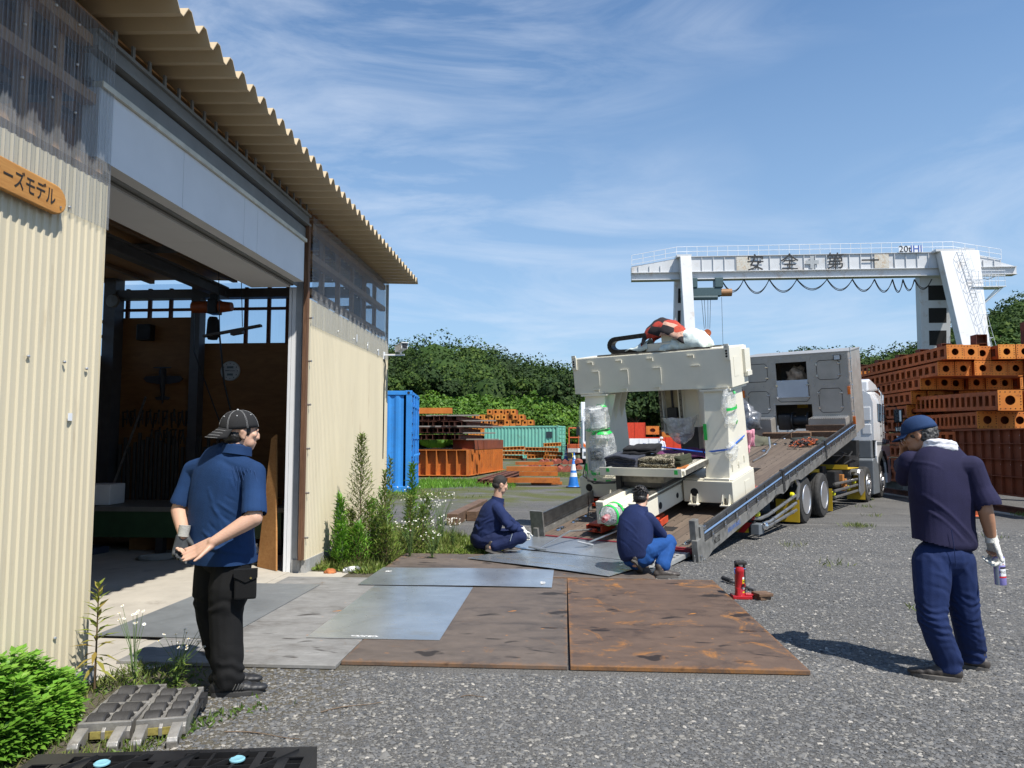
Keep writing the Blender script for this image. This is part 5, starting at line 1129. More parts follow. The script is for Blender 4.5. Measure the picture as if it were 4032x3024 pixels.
for (a, c_) in zip(pth[:-1], pth[1:]):
    a, c_ = Vector(a), Vector(c_); b2.add([a+Vector((-.004,-.004,-.012)),c_+Vector((-.004,-.004,-.012)),c_+Vector((-.004,-.004,.012)),a+Vector((-.004,-.004,.012))],[(0,1,2,3)])
b2.tube([(1.76,.58,.905),(1.7,1.1,.97),(1.9,1.6,1.0)],.010,5)
solo(b2, 'lashing_strap', 'blue lashing strap round the right column of the machine', 'strap', mat('strap_blue', (.02,.14,.62), .5), DF @ tr(1.77,.3,.92), solid=.003)
# blankets
def quilt(name, lab, fn, nu, nv, mats, base, F_=DF, amt=.02, sc=6, seed=0, solid=.012, matfn=None):
    b = MB(F_); b.grid(fn, nu, nv); 
    if matfn: b.mi = [matfn((k % (nu-1))/(nu-1), (k//(nu-1))/(nv-1)) for k in range(len(b.f))]
    crumple(b, amt, sc, seed); B = F_ @ Matrix.Translation(base); o = b.build(name, mats, None, F=B.inverted() @ F_, smooth=True, solid=solid); o.matrix_basis = B; return tag(o, lab, 'blanket')
m_bl1 = mat('blanket_mint', (.62,.70,.66), .9, var=.12, scale=9, sheen=.3, bump=.5, bscale=25)
m_bl2 = bpy.data.materials.new('blanket_patchwork'); t_, N, L, P = nodes(m_bl2); tc = N('ShaderNodeTexCoord'); v = N('ShaderNodeTexVoronoi'); v.inputs['Scale'].default_value = 6.5; L(tc.outputs['Object'], v.inputs['Vector']); sp = N('ShaderNodeSeparateColor'); L(v.outputs['Color'], sp.inputs[0])
c = ramp(N, L, sp.outputs[0], [(0,(.38,.04,.025)),(.4,(.02,.016,.018)),(.72,(.42,.06,.03)),(.82,(.50,.30,.22))], 'CONSTANT'); c = mixc(N, L, maprange(N, L, noise_n(N, L, tc.outputs['Object'], 16, 6, .7, 1.5), .55, .6, 0, .55), c, (.03,.02,.02)); L(c, P.inputs['Base Color']); P.inputs['Roughness'].default_value = .95
def hump(u, v_):
    s_ = 1.90+.62*v_; l = .62+1.02*u; e = math.sin(math.pi*min(1,max(0,u)))**.45*math.sin(math.pi*v_)**.35
    return (s_, l, 2.45+.36*e*(1-.35*abs(u-.35)))
quilt('blanket', 'pale mint quilted blanket over the carriage on top of the machine beam', lambda u,v_: (hump(u,v_)[0]+.04, .54+.66*u, 2.43+.30*(math.sin(math.pi*u)**.35)*(math.sin(math.pi*v_)**.35)), 30, 20, m_bl1, (2.2,1.0,2.45), amt=.05, sc=6, seed=2)
quilt('blanket', 'red and black patchwork blanket draped over the top of the machine', lambda u,v_: (1.93+.44*v_, .82+.68*u, 2.45+(.42+.14*u)*(math.sin(math.pi*(.03+u*.94))**.38)*(math.sin(math.pi*(v_*.94+.03))**.35)), 30, 20, m_bl2, (2.2,1.3,2.6), amt=.04, sc=5, seed=5)
quilt('blanket', 'pale mint blanket end trailing left on top of the machine beam', lambda u,v_: (1.96+.3*v_, 1.42+.38*u, 2.44+.16*(1-u)*math.sin(math.pi*v_)**.5+.04), 14, 10, m_bl1, (2.0,1.6,2.45), amt=.03, sc=8, seed=9)
def folded(name, lab, c, size, layers, m, seed, ang=0):
    b = MB(); sx, sy, th = size
    for k in range(layers):
        z = k*th; o = .012*math.sin(k*2.3+seed)
        ring = [(-sx/2+o, -sy/2)]; prof = [( .5*th*math.cos(a), .5*th*math.sin(a)) for a in np.linspace(-math.pi/2, math.pi/2, 6)]
        vs = []; nn = 14
        for j in range(nn):
            y_ = -sy/2+sy*j/(nn-1)
            sec_ = [(sx/2+p[0]*.8+o, z+th/2+p[1]*.96) for p in prof]+[(-sx/2-p[0]*.8+o, z+th/2-p[1]*.96) for p in prof]
            vs += [(q[0], y_, q[1]) for q in sec_]
        w_ = 12; fs = [(j*w_+i,j*w_+(i+1)%w_,(j+1)*w_+(i+1)%w_,(j+1)*w_+i) for j in range(nn-1) for i in range(w_)]+[tuple(range(w_))[::-1],tuple(range((nn-1)*w_,nn*w_))]; b.add(vs, fs)
    crumple(b, .032, 6, seed); B = DF @ tr(*c) @ rot('Z', ang); b.F = B; o = b.build(name, m, None, F=I4, smooth='auto'); o.matrix_basis = B; return tag(o, lab, 'blanket')
m_bln = mat('blanket_navy', (.012,.016,.035), .9, var=.3, bump=.4, bscale=30, sheen=.2); m_blb = bpy.data.materials.new('blanket_camo'); t_, N, L, P = nodes(m_blb); tc = N('ShaderNodeTexCoord'); L(ramp(N, L, noise_n(N, L, tc.outputs['Object'], 13, 3, .5, 2.0), [(.45,(.045,.035,.02)),(.5,(.40,.36,.26)),(.56,(.40,.36,.26)),(.58,(.08,.06,.03))], 'CONSTANT'), P.inputs['Base Color']); P.inputs['Roughness'].default_value = .95
folded('blanket', 'folded brown and beige patterned blankets on the machine table tray', (1.20,1.05,.805), (.42,.62,.035), 4, m_blb, 3, 4)
folded('blanket', 'folded dark navy blanket at the left end of the table tray', (1.15,1.50,.815), (.40,.55,.04), 4, m_bln, 4, -8)
folded('blanket', 'black folded cloth crumpled on top of the navy blanket', (1.35,1.35,.965), (.40,.50,.05), 2, mat('cloth_black', (.010,.010,.012), .95, bump=.3), 6, 12)
folded('blanket', 'dark olive blanket at the right end of the table tray', (1.30,.78,.80), (.38,.24,.045), 3, mat('cloth_olive', (.035,.04,.02), .95, bump=.3), 8, 0)
folded('cloth', 'orange cloth corner under the olive blanket on the tray', (1.12,.64,.80), (.22,.12,.02), 1, mat('cloth_orange', (.42,.14,.03), .9), 9, 10)
quilt('blanket', 'pink blanket hanging behind the right column of the machine', lambda u,v_: (2.62+.25*u, .12+.14*math.sin(u*3)+.05*v_, 1.08-.36*v_*(1-.25*u)), 14, 12, mat('blanket_pink', (.72,.30,.38), .95, var=.15, sheen=.3, bump=.4), (2.7,.2,.9), amt=.05, sc=6, seed=4)
quilt('blanket', 'purple and pink blanket spread on the back of the machine table', lambda u,v_: (1.75+.6*v_, .55+.85*u, .83+.06*math.sin(9*u)*math.sin(4*v_)), 20, 14, mat('blanket_magenta', (.40,.10,.22), .95, var=.5, scale=4, hue=(.3,.3,.5)), (2.0,.9,.85), amt=.03, sc=6, seed=14)
# roller skates (jacks) under the machine
m_skred = mat('skate_red', (.50,.055,.02), .45, var=.15)
def skate(s_, l, lab, ang=0, handle=None):
    B = DF @ tr(s_, l, .0) @ rot('Z', ang); t = thing('roller_skate', lab, 'roller skate', B)
    b = MB(B); b.box((-.16,-.14,.03),(.16,.14,.045)); b.box((-.16,-.14,.045),(.16,-.115,.125)); b.box((-.16,.115,.045),(.16,.14,.125)); b.box((-.14,-.10,.115),(.14,.10,.15)); b.box((-.02,-.115,.045),(.02,.115,.12)); b.box((-.22,-.06,.05),(-.16,.06,.09)); b.build('skate_frame', m_skred, t, bevel=.006)
    for dx in (-.10,.0,.10):
        b = MB(B); b.cyl((dx,-.105,.042),(dx,.105,.042),.035,n=12); b.build('roller', m_blackr, t, smooth='auto')
    if handle:
        b = MB(B); b.tube(handle, .014, 8); b.build('pull_bar', m_steelb, t, smooth='auto')
skate(.38,1.62,'red roller skate with a long T-handled bar under the left front of the machine bed', -8, [(-.2,0,.08),(-.62,.05,.16),(-1.22,.12,.06),(-1.28,.22,.10),(-1.16,.02,.06)])
skate(.85,1.0,'red roller skate under the right side of the machine bed by the squatting man', 5, [(-.2,0,.08),(-.6,.28,.10),(-1.22,.52,.07),(-1.28,.60,.11),(-1.2,.42,.05)])
skate(2.9,.36,'red roller skate behind the right column base', 0, None); skate(1.75,2.45,'red roller skate hidden under the left column base', 0, None)
# loose things on the bed
b = dbm(); b.tube([(5.6,1.12,.02),(6.4,1.10,.03),(6.75,1.12,.10),(6.85,1.16,.30)],.018,8); solo(b, 'pry_bar', 'bent steel bar lying on the truck bed behind the machine', 'bar', m_steelb, DF @ tr(6.2,1.1,.03))
b = dbm(); 
for q in ((8.8,1.2,1.75,.16),(8.95,.2,1.15,.14)): b.box((q[0],q[1],.002),(q[0]+.14,q[2],q[3]))
timber = wood_mat('old_timber', (.09,.05,.03), (.20,.12,.07), ax=(2,10,10))
for (s0,l0,l1,h0,lab) in ((8.45,1.15,1.80,.0,'brown timber block lying across the bed left of centre'),(8.62,.1,1.12,.0,'long brown timber lying across the bed in front of the headboard'),(8.5,.75,1.15,.0,'short brown timber block in the middle of the bed'),(8.75,.08,.9,.135,'brown timber stacked on the long one before the step box')):
    b = dbm(); b.cbox((s0,l0,h0+.002),(s0+.14,l1,h0+.13),.008); solo(b, 'timber_block', lab, 'timber', timber, DF @ tr(s0,l0,h0))
def heap(name, lab, cat, c, size, m, seed, F_=DF, n=22, amt=.35):
    b = MB(); b.ball((0,0,0), (1,1,1), n); 
    for i, p in enumerate(b.v):
        v = Vector(p); q = v*(1+amt*noise.noise(v*2.2+Vector((seed,seed,0)))+amt*.5*noise.noise(v*6+Vector((seed,0,0)))); b.v[i] = (q.x*size[0], q.y*size[1], max(q.z,-.0)*size[2])
    B = F_ @ tr(*c); b.F = B; o = b.build(name, m, None, F=I4, smooth=True); o.matrix_basis = B; return tag(o, lab, cat)
m_tarp = mat('silver_tarp', (.20,.21,.23), .3, metal=.4, var=.5, scale=7, bump=.5, bscale=12)
heap('folded_tarp', 'crumpled silver and black tarpaulin piled on the left step box', 'tarpaulin', (8.0,2.05,.30), (.38,.36,.52), m_tarp, 3, n=30, amt=.55)
heap('folded_tarp', 'shiny black rolled tarpaulin behind the machine at the bed side', 'tarpaulin', (6.9,2.1,.12), (.36,.3,.42), mat('black_tarp', (.04,.04,.045), .25, var=.5, bump=.6, bscale=14), 9, n=30, amt=.5)
heap('work_bag', 'khaki canvas bag slumped on the bed by the left step box', 'bag', (7.7,1.72,.0), (.3,.34,.17), mat('khaki', (.10,.10,.07), .9), 12)
heap('work_bag', 'blue cloth bundle on the bed beside the khaki bag', 'bag', (7.2,2.0,.0), (.2,.2,.25), mat('blue_cloth', (.02,.14,.50), .8), 17)
heap('cargo_net', 'black net bundle lying on the bed before the right step box', 'net', (8.0,.62,.0), (.34,.40,.10), mat('net_black', (.03,.035,.03), .9, bump=.8, bscale=60), 14, amt=.6)
random.seed(4); b = dbm()
for k in range(90):
    c = Vector((7.55+random.gauss(0,.22), .62+random.gauss(0,.12), .03+random.random()*.08)); a = random.uniform(0,3.14); b.cur = k % 3
    b.tube([c+Vector((.035*math.cos(a+q),.035*math.sin(a+q)*.6,.012*math.sin(2*q))) for q in np.linspace(0,5.5,7)],.011,4)
solo(b, 'lashing_chain', 'tangled heap of orange and black lashing chains on the bed', 'chain', [m_or, m_chas, mat('chain_rust', (.25,.06,.03), .6)], DF @ tr(7.5,.6,0))
heap('stuffed_bag', 'brown crumpled bag stored in the open headboard hatch', 'bag', (9.45,1.18,1.25), (.2,.26,.30), mat('bag_brown', (.38,.26,.17), .8, var=.4), 21, n=20, amt=.5)
# ================================================================ hills and forest
def sky_y(px):
    p = [(900,1395),(1500,1388),(1560,1372),(1650,1378),(1700,1363),(1780,1378),(1850,1392),(1950,1408),(2050,1434),(2100,1452),(2170,1468),(2260,1482),(2400,1495),(2700,1470),(2900,1430),(3100,1400),(3250,1396),(3350,1402),(3500,1398),(3560,1375),(3620,1345),(3700,1275),(3800,1235),(3900,1200),(4032,1190),(4600,1120)]
    return np.interp(px, [a for a,_ in p], [b for _,b in p])
def hill(x, y):
    px = 2230+2886*np.asarray(x)/np.maximum(y,1); e = (1735-sky_y(px))/2886
    top = 1.49+e*145-5.5; f = np.clip((np.asarray(y)-84)/(145-84),0,1)**.85
    return np.maximum(top,0)*f
b = MB(); nx, ny = 90, 26; xs = np.linspace(-110,170,nx); ys = np.concatenate([np.linspace(78,150,20), [170,200,260,340,450,600]])
vs = [(x,y,float(hill(x,y))-.05 if y < 150 else float(hill(x*150/y,150))-.05-(y-150)*.05) for y in ys for x in xs]
b.add(vs, [(j*nx+i,j*nx+i+1,(j+1)*nx+i+1,(j+1)*nx+i) for j in range(len(ys)-1) for i in range(nx-1)]); hl_ = b.build('hill', mat('hill_soil', (.045,.06,.02), .95), smooth=True); tag(hl_, kind='structure')
m_for = leafmat('forest_leaf', (.018,.048,.005), (.036,.078,.008), (.080,.124,.014), .8, .12, .13)
m_for2 = leafmat('forest_leaf_dark', (.012,.032,.006), (.022,.050,.008), (.042,.075,.012), .8, .10, .13)
m_kud = leafmat('vine_leaf', (.045,.125,.008), (.080,.18,.012), (.16,.27,.025), .6, .15)
def cards(P, Nn, size):
    n = len(P); Nn = Nn/np.linalg.norm(Nn,axis=1,keepdims=True); r = rng.normal(0,1,(n,3)); X_ = np.cross(Nn,r); X_ /= np.linalg.norm(X_,axis=1,keepdims=True); Y_ = np.cross(Nn,X_); s = np.broadcast_to(size,(n,))[:,None]
    return np.stack([P-X_*s*.55, P-Y_*s*.42+X_*s*.05, P+X_*s*.55+Nn*s*.1, P+Y_*s*.42-X_*s*.05],1).reshape(-1,3)
def crowns(C, R, ncard, size, jit=.5):
    """C centres, R radii (n,3): lumpy leaf shells"""
    C = np.asarray(C); R = np.asarray(R); n = len(C); k = n*ncard; d = rng.normal(0,1,(k,3)); d[:,2] = np.abs(d[:,2])*.9-.25*rng.random(k); d /= np.linalg.norm(d,axis=1,keepdims=True)
    c = np.repeat(C,ncard,0); r = np.repeat(R,ncard,0); ph = np.repeat(rng.uniform(0,6.28,(n,3)),ncard,0)
    lump = 1+.13*np.sin(d[:,0]*5+ph[:,0])*np.sin(d[:,1]*5+ph[:,1])+.10*np.sin(d[:,2]*8+d[:,0]*6+ph[:,2])+rng.normal(0,.05,k)
    P = c+d*r*lump[:,None]; Nn = d+rng.normal(0,jit,(k,3)); return cards(P, Nn, rng.uniform(.6,1.3,k)*size)
def corev(C, R, f=.74):
    g = MB(); 
    for c, r in zip(C, R): g.ball(c, [q*f for q in r], 8)
    return g
def leafstuff(name, lab, cat, C, R, nc, size, m, kind='stuff'):
    V = crowns(C, R, nc, size); g = corev(C, R); gv = np.array(g.v); quads = np.array([f for f in g.f]); idx = np.concatenate([np.arange(len(V)), (quads+len(V)).ravel()])
    me = fastmesh(name, np.concatenate([V,gv]), 4, idx, m); o = bpy.data.objects.new(name, me); COL.objects.link(o); return tag(o, lab, cat, kind=kind)
def forest(x0, x1, y0, y1, n, r0, r1, seed, front=False):
    r = np.random.default_rng(seed); C=[]; R=[]
    for k in range(n):
        t = r.uniform(0,1); y = y0+(y1-y0)*t; px = r.uniform(x0,x1); x = (px-2230)/2886*y; rad = r.uniform(r0,r1); z = float(hill(x,y))
        C.append((x,y,z+rad*r.uniform(.1,.75))); R.append((rad*r.uniform(.9,1.2),rad*r.uniform(.9,1.2),rad*r.uniform(.8,1.15)))
    return C, R
C,R = forest(1120,2420,92,150,185,2.6,5.4,1); leafstuff('hill_woodland','dense wooded hillside beyond the containers on the left','woodland',C,R,800,.42,m_for)
C,R = forest(1120,2420,95,146,110,2.4,5.2,2); leafstuff('hill_woodland_dark','darker tree crowns among the left hillside woodland','woodland',C,R,800,.42,m_for2)
C,R = forest(2420,3150,88,135,70,2.8,4.6,3); leafstuff('valley_woodland','dark woodland seen through the machine frame','woodland',C,R,420,.65,m_for2)
C,R = forest(3060,4250,92,150,230,2.2,4.2,4); leafstuff('right_woodland','wooded slope behind the crane legs on the right','woodland',C,R,760,.42,m_for)
# vine-covered bank in front of the hill
C=[];R=[]; r = np.random.default_rng(9)
tops = [(1400,1540),(1560,1530),(1640,1522),(1700,1532),(1800,1550),(1900,1532),(2000,1565),(2100,1538),(2200,1528),(2260,1548),(2330,1560)]
for k in range(400):
    px = r.uniform(1220,2330); y = r.uniform(78,88); x = (px-2230)/2886*y; zt = 1.49+(1735-np.interp(px,[a for a,_ in tops],[c for _,c in tops]))/2886*84; u = (y-78)/10; rad = r.uniform(.8,1.7); z = (zt-rad)*u**.6*r.uniform(.85,1.03)+(1-u)*r.uniform(.2,1.5)
    C.append((x,y,max(.3,z))); R.append((rad*1.2,rad,rad))
leafstuff('vine_bank','bright green vine-covered bank behind the teal container','shrubbery',C,R,330,.34,m_kud)
C=[];R=[]
for k in range(40):
    px = r.uniform(2840,3000); y = r.uniform(50,60); C.append(((px-2230)/2886*y,y,r.uniform(.5,2.6))); R.append((1.1,1,1))
leafstuff('vine_thicket','bright green thicket seen between the machine column and the headboard','shrubbery',C,R,300,.30,m_kud)
# individual trees
def tree(x, y, h, rad, lab, m, seed, cat='tree', group=None, z=0, lobes=9):
    t = thing('broadleaf_tree', lab, cat, (x,y,z), group); r = np.random.default_rng(seed); b = MB(); b.tube([(x,y,z),(x+.1,y,z+h*.35),(x-.1,y+.1,z+h*.7)],[.22,.17,.08],8); C=[];R=[]
    for k in range(lobes):
        a = k*2.4; q = r.uniform(.25,.75)*rad; c = (x+q*math.cos(a), y+q*math.sin(a), z+h*r.uniform(.45,.82)); b.tube([(x,y,z+h*.4),c],[.09,.04],5); C.append(c); rr_ = rad*r.uniform(.38,.55); R.append((rr_,rr_,rr_*.85))
    b.build('trunk', mat('bark', (.09,.065,.045), .9, var=.25), t)
    V = crowns(C,R,330,.42); V = V-np.array((x,y,z)); me = fastmesh('crown', V, 4, np.arange(len(V)), m); o = bpy.data.objects.new('crown', me); COL.objects.link(o); o.parent = t; return t
k = 0
for px,y,ht,rad,m_,lab in ((1560,86,9.5,3.2,m_for,'broadleaf tree at the left hill foot above the blue container'),(1700,90,9,3.0,m_for2,'dark broadleaf tree at the hill foot above the beam stack'),(2215,86,9.5,3.0,m_for2,'dark broadleaf tree at the hill foot beside the machine beam'),(2500,80,8.5,3.8,m_for2,'dark tree seen through the machine frame on the left'),(2640,82,8.5,3.8,m_for2,'dark tree seen through the machine frame on the right'),(2060,90,8.5,2.6,m_for,'broadleaf tree at the hill foot above the far orange pile'),(2570,88,8.5,4.0,m_for2,'dark tree between the other two behind the machine frame'),
    (3400,88,9.2,3.2,m_for,'broadleaf tree above the truck cab roof'),(3480,86,9.6,3.2,m_for,'broadleaf tree left of the slotted crane leg'),(3600,84,11.5,3.4,m_for,'tall broadleaf tree just left of the right crane legs'),(3700,90,13,3.6,m_for,'tall broadleaf tree framed between the two right crane legs'),(3860,88,15,4,m_for,'broadleaf tree right of the ladder leg of the crane'),(3990,84,15,4,m_for,'tallest broadleaf tree at the right edge of the picture'),(3230,90,9.6,3.2,m_for,'broadleaf tree showing over the headboard')):
    k += 1; tree((px-2230)/2886*y, y, ht, rad, lab, m_, 40+k, z=float(hill((px-2230)/2886*y,y)))
for px, y_top, rad in ((2140,1425,1.7),(2172,1432,1.5)):
    Y_ = 150; X_ = (px-2230)/2886*Y_; zt = 1.49+(1735-y_top)/2886*Y_; t = thing('conifer_tree', 'pointed conifer on the left skyline, %s of the pair' % ('the left and larger' if rad > 1.6 else 'the right and smaller'), 'tree', (X_,Y_,zt-6.5))
    b = MB(); b.cyl((X_,Y_,zt-6.5),(X_,Y_,zt),.15,.02,6); b.build('trunk', MATS['bark'], t); P_=[];N_=[]
    for q in range(900):
        u = rng.random(); a = rng.uniform(0,6.28); rr_ = rad*1.4*(1-u)*(.6+.4*((u*7)%1)); P_.append((rr_*math.cos(a),rr_*math.sin(a),1+5.5*u)); N_.append((math.cos(a)*.3,math.sin(a)*.3,1))
    V = cards(np.array(P_),np.array(N_),.45); me = fastmesh('crown', V, 4, np.arange(len(V)), m_for2); o = bpy.data.objects.new('crown', me); COL.objects.link(o); o.parent = t

# ================================================================ gantry crane
YC = 82.0
m_crane = mat('crane_white', (.60,.61,.62), .5, var=.05, scale=.35, dirt=(.42,.34,.26), dscale=.8, damt=.28)
m_cblue = mat('trolley_green', (.05,.09,.10), .5); z4 = lambda x,y,Y=YC: PY(2450+x/1.398, 900+y/1.398, Y)
gL, gR = z4(50,290), z4(2160,246); zb = (gL.z+gR.z)/2; crane = thing('gantry_crane', 'tall white gantry crane spanning the yard with black Japanese letters on its girder', 'crane', (24,YC,0))
xg0, xg1 = z4(50,290).x, z4(2160,245).x; xl = z4(300,285).x; xr = z4(1890,240).x; zt = z4(1000,152).z; zf = z4(1000,235).z; zb = z4(1000,272).z
b = MB(); b.prism([(xg0,zf),(xg0,z4(50,215).z),(xl,z4(300,175).z+.1),(xl,zt),(xr,zt),(xr+.1,zt-.1),(z4(2070,190).x,z4(2070,185).z+.1),(z4(2070,190).x,zf)], YC-.5, YC+.5, 'y'); gird = b.build('girder', m_crane, crane)
b = MB(); b.box((xg0,YC-.35,zb),(xg1,YC+.35,zf-.02)); b.box((xg0,YC-.55,zb-.06),(xg1,YC+.55,zb-.01)); b.box((xg0,YC-.65,zf-.02),(xr+5,YC+.65,zf+.04)); b.box((xl,YC-.65,zt),(xr,YC+.65,zt+.06)); b.build('lower_beam', m_crane, gird)
b = MB()
for px in list(range(85,300,60))+list(range(370,1700,62))+list(range(1910,2060,60)):
    x = z4(px,200).x; b.box((x,YC-.62,zf),(x+.05,YC-.5,zt-.05 if 300 < px < 1900 else zt-.9))
b.parts('stiffener', m_crane, gird)
b = MB(); xs_ = [z4(px,150).x for px in range(295,1860,56)]
for x in xs_: b.cyl((x,YC-.6,zt),(x,YC-.6,zt+1.15),.03,n=5)
for dz in (.6,1.15): b.cyl((xs_[0],YC-.6,zt+dz),(xs_[-1],YC-.6,zt+dz),.03,n=5)
e0, e1 = z4(50,215), z4(2070,190)
for dz in (.1,.6,1.15): b.cyl((xs_[0],YC-.6,zt+dz),(e0.x,YC-.6,e0.z+dz+.1),.03,n=5); b.cyl((xs_[-1],YC-.6,zt+dz),(e1.x,YC-.6,e1.z+.2+dz),.03,n=5)
for u in (.25,.5,.75,1):
    for (a, e, zz) in ((xs_[0],e0,.1),(xs_[-1],e1,.2)): x = a+(e.x-a)*u; z = zt+(e.z+zz-zt)*u; b.cyl((x,YC-.6,z),(x,YC-.6,z+1.15),.03,n=5)
b.build('railing', m_whitep, crane)
def cleg(x0t,x0b,w,dw,ys,name,slots=0):
    z0 = 0; b = MB(); yt, yb = ys; dpt = .55
    vs = [(x0b,yb-dpt,z0),(x0b+w*.72,yb-dpt,z0),(x0b+w*.72,yb+dpt,z0),(x0b,yb+dpt,z0),(x0t,yt-dpt,zt-.1),(x0t+dw,yt-dpt,zt-.1),(x0t+dw,yt+dpt,zt-.1),(x0t,yt+dpt,zt-.1)]
    b.add(vs,[(0,3,2,1),(4,5,6,7),(0,1,5,4),(1,2,6,5),(2,3,7,6),(3,0,4,7)]); lg = b.build('leg', m_crane, crane, bevel=.05)
    if slots:
        b = MB()
        for k in range(7):
            u0 = .85-k*.112; 
            def q(u, f): 
                xl_ = x0b+(x0t-x0b)*u; wd = w*.72+(dw-w*.72)*u; y = yb+(yt-yb)*u-dpt-.012; return (xl_+wd*f, y, u*(zt-.1))
            a0,a1 = (.26,.86) if slots == 1 else (.34,.66); h = .074
            b.add([q(u0-h,a0),q(u0-h,a1),q(u0,a1),q(u0,a0)],[(0,1,2,3)])
        b.parts('leg_opening', m_darkgap, lg)
    return lg
cleg(z4(290,200).x+.05, z4(287,500).x-.1, 1.5, 1.0, (YC+.3,YC+3.5), 'far', 2)
cleg(z4(308,170).x, z4(308,170).x+.05, 1.4, 1.2, (YC-.9,YC-6.0), 'near')
xq = z4(1640,260).x; xm = z4(1637,650,YC+2.5).x; cleg(xq, 2*xm-xq, 3.6, 3.4, (YC+.6,YC+4.5), 'far', 1)
xq = z4(1738,140,YC-1).x; xm = z4(1858,640,YC-3.7).x; cleg(xq, 2*xm-xq, 1.9, 4.0, (YC-1.0,YC-6.5), 'near')
b = MB(); b.box((z4(300,165).x-.2,YC-1.4,zt-.15),(z4(360,165).x+.2,YC+.8,zt+.1)); b.box((z4(1705,140).x-.3,YC-1.5,zt-.1),(z4(1890,140).x+.2,YC+1,zt+.15)); b.parts('leg_cap', m_crane, crane)
# ladder with cage on the near right leg
b = MB(); p0 = Vector((z4(1805,150).x,YC-1.7,zt)); p1 = Vector((z4(1920,640).x-.2,YC-5.6,4.5))
for e in (0,.55): b.cyl(p0+Vector((e,0,0)),p1+Vector((e,0,0)),.03,n=5)
n_ = 42
for k in range(n_+1):
    q = p0.lerp(p1,k/n_); b.cyl(q,q+Vector((.55,0,0)),.018,n=4)
    if k % 3 == 0: b.tube([q,q+Vector((-.1,-.6,0)),q+Vector((.27,-.85,0)),q+Vector((.65,-.6,0)),q+Vector((.55,0,0))],.022,4)
for e in (-.1,.27,.65): b.cyl(p0+Vector((e,-.7,0)),p1+Vector((e,-.7,0)),.018,n=4)
b.build('caged_ladder', m_whitep, crane)
b = MB(); pc = z4(1905,330,YC-2); b.box((pc.x,pc.y-.8,pc.z),(pc.x+3.4,pc.y+.8,pc.z+.08))
for k in range(6):
    for yy in (-.8,.8): b.cyl((pc.x+k*.66,pc.y+yy,pc.z),(pc.x+k*.66,pc.y+yy,pc.z+1.7),.03,n=4)
for dz in (.6,1.15,1.7): b.cyl((pc.x,pc.y-.8,pc.z+dz),(pc.x+3.35,pc.y-.8,pc.z+dz),.03,n=4)
for k in range(3): b.cyl((pc.x+3.2,pc.y-.7+k*.7,pc.z),(pc.x+.4,pc.y,pc.z-2.6),.05,n=4)
b.build('service_platform', m_whitep, crane)
b = MB(); b.prism([(z4(2060,185).x,z4(2060,185).z),(z4(2150,205).x,z4(2150,210).z),(xg1,zf),(z4(2060,185).x,zf)], YC-.3,YC+.3,'y'); b.tube([z4(2060,185),z4(2085,220),z4(2050,265),z4(2010,280),z4(1960,265),z4(1935,235),z4(1925,270)],.05,5); b.build('end_bracket', m_crane, crane)
b = MB()
for px in (660,1415): x = z4(px,200).x; b.box((x-.75,YC-.66,zf+.05),(x+.75,YC-.64,zt-.1))
b.parts('splice_plate', mat('splice_rusty', (.58,.55,.48), .6, dirt=(.42,.24,.08), damt=.5, dscale=4), gird)
m_letg = mat('letter_grey', (.38,.40,.41), .6)
for ch, px, m_ in (('安',725,m_black_ink),('全',912,m_black_ink),('第',1162,m_black_ink),('一',1352,m_black_ink)):
    vs, fs = text_mesh(ch, 2.0, .01); cx = sum(v.x for v in vs)/len(vs); c = z4(px,197); b = MB(); b.add([(v.x,v.y,v.z) for v in vs], fs, frame((c.x,YC-.66,(zf+zt)/2-.05),(1,0,0),(0,0,1),(0,-1,0))); b.build('letter', m_, gird)
b = MB(); c = z4(1035,197); b.boxc((c.x,YC-.66,(zf+zt)/2),(1.4,.02,.42)); b.boxc((c.x,YC-.663,(zf+zt)/2),(.42,.02,1.4)); b.build('cross_mark', m_letg, gird)
a0, a1 = z4(1505,143), z4(1632,104); b = MB(); b.box((a0.x,YC-.80,a0.z),(a1.x,YC-.74,a1.z)); sgn_ = b.build('capacity_sign', m_whitep, crane)
for txt, fx_, m_, s_ in (('20t',.27,m_black_ink,1.0),('IHI',.74,mat('sign_blue', (.03,.10,.42), .5),1.05)):
    vs, fs = text_mesh(txt, s_, .01); b = MB(); b.add(vs, fs, frame((a0.x+(a1.x-a0.x)*fx_,YC-.815,(a0.z+a1.z)/2),(1,0,0),(0,0,1),(0,-1,0))); b.build('lettering', m_, sgn_)
# trolley, hook, festoon
t = thing('crane_trolley', 'dark green hoist trolley running under the crane girder with a hook on ropes', 'hoist trolley', z4(460,320))
b = MB(); q = z4(460,320); X_ = q.x
b.box((X_-2.0,YC-.5,zb-1.9),(X_+1.6,YC+.5,zb-1.0)); b.cyl((X_-2.8,YC,zb-1.75),(X_-1.8,YC,zb-1.75),.35,n=12); b.cbox((X_-1.9,YC-.6,zb-1.0),(X_-1.0,YC+.6,zb+.1),.05); b.cbox((X_+.9,YC-.6,zb-1.0),(X_+1.8,YC+.6,zb+.1),.05); b.cyl((X_-1.6,YC-.3,zb-2.1),(X_+1.2,YC-.3,zb-2.1),.28,n=12); b.build('trolley_body', m_cblue, t, bevel=.03)
b = MB(); b.cyl((X_+1.6,YC,zb-1.5),(X_+2.8,YC,zb-1.5),.42,n=14); b.build('drum', mat('drum_rust', (.30,.15,.06), .6), t, smooth='auto')
hk = z4(468,600); b = MB()
for dx, tx in ((-.5,-.3),(-.2,-.12),(.2,.1),(.5,.3)): b.cyl((X_+dx,YC,zb-2.0),(hk.x+tx,YC,hk.z+1.0),.025,n=4)
b.cyl((X_+1.7,YC,zb-2),(X_+1.75,YC,hk.z-2.0),.02,n=4); b.parts('rope', m_chas, t)
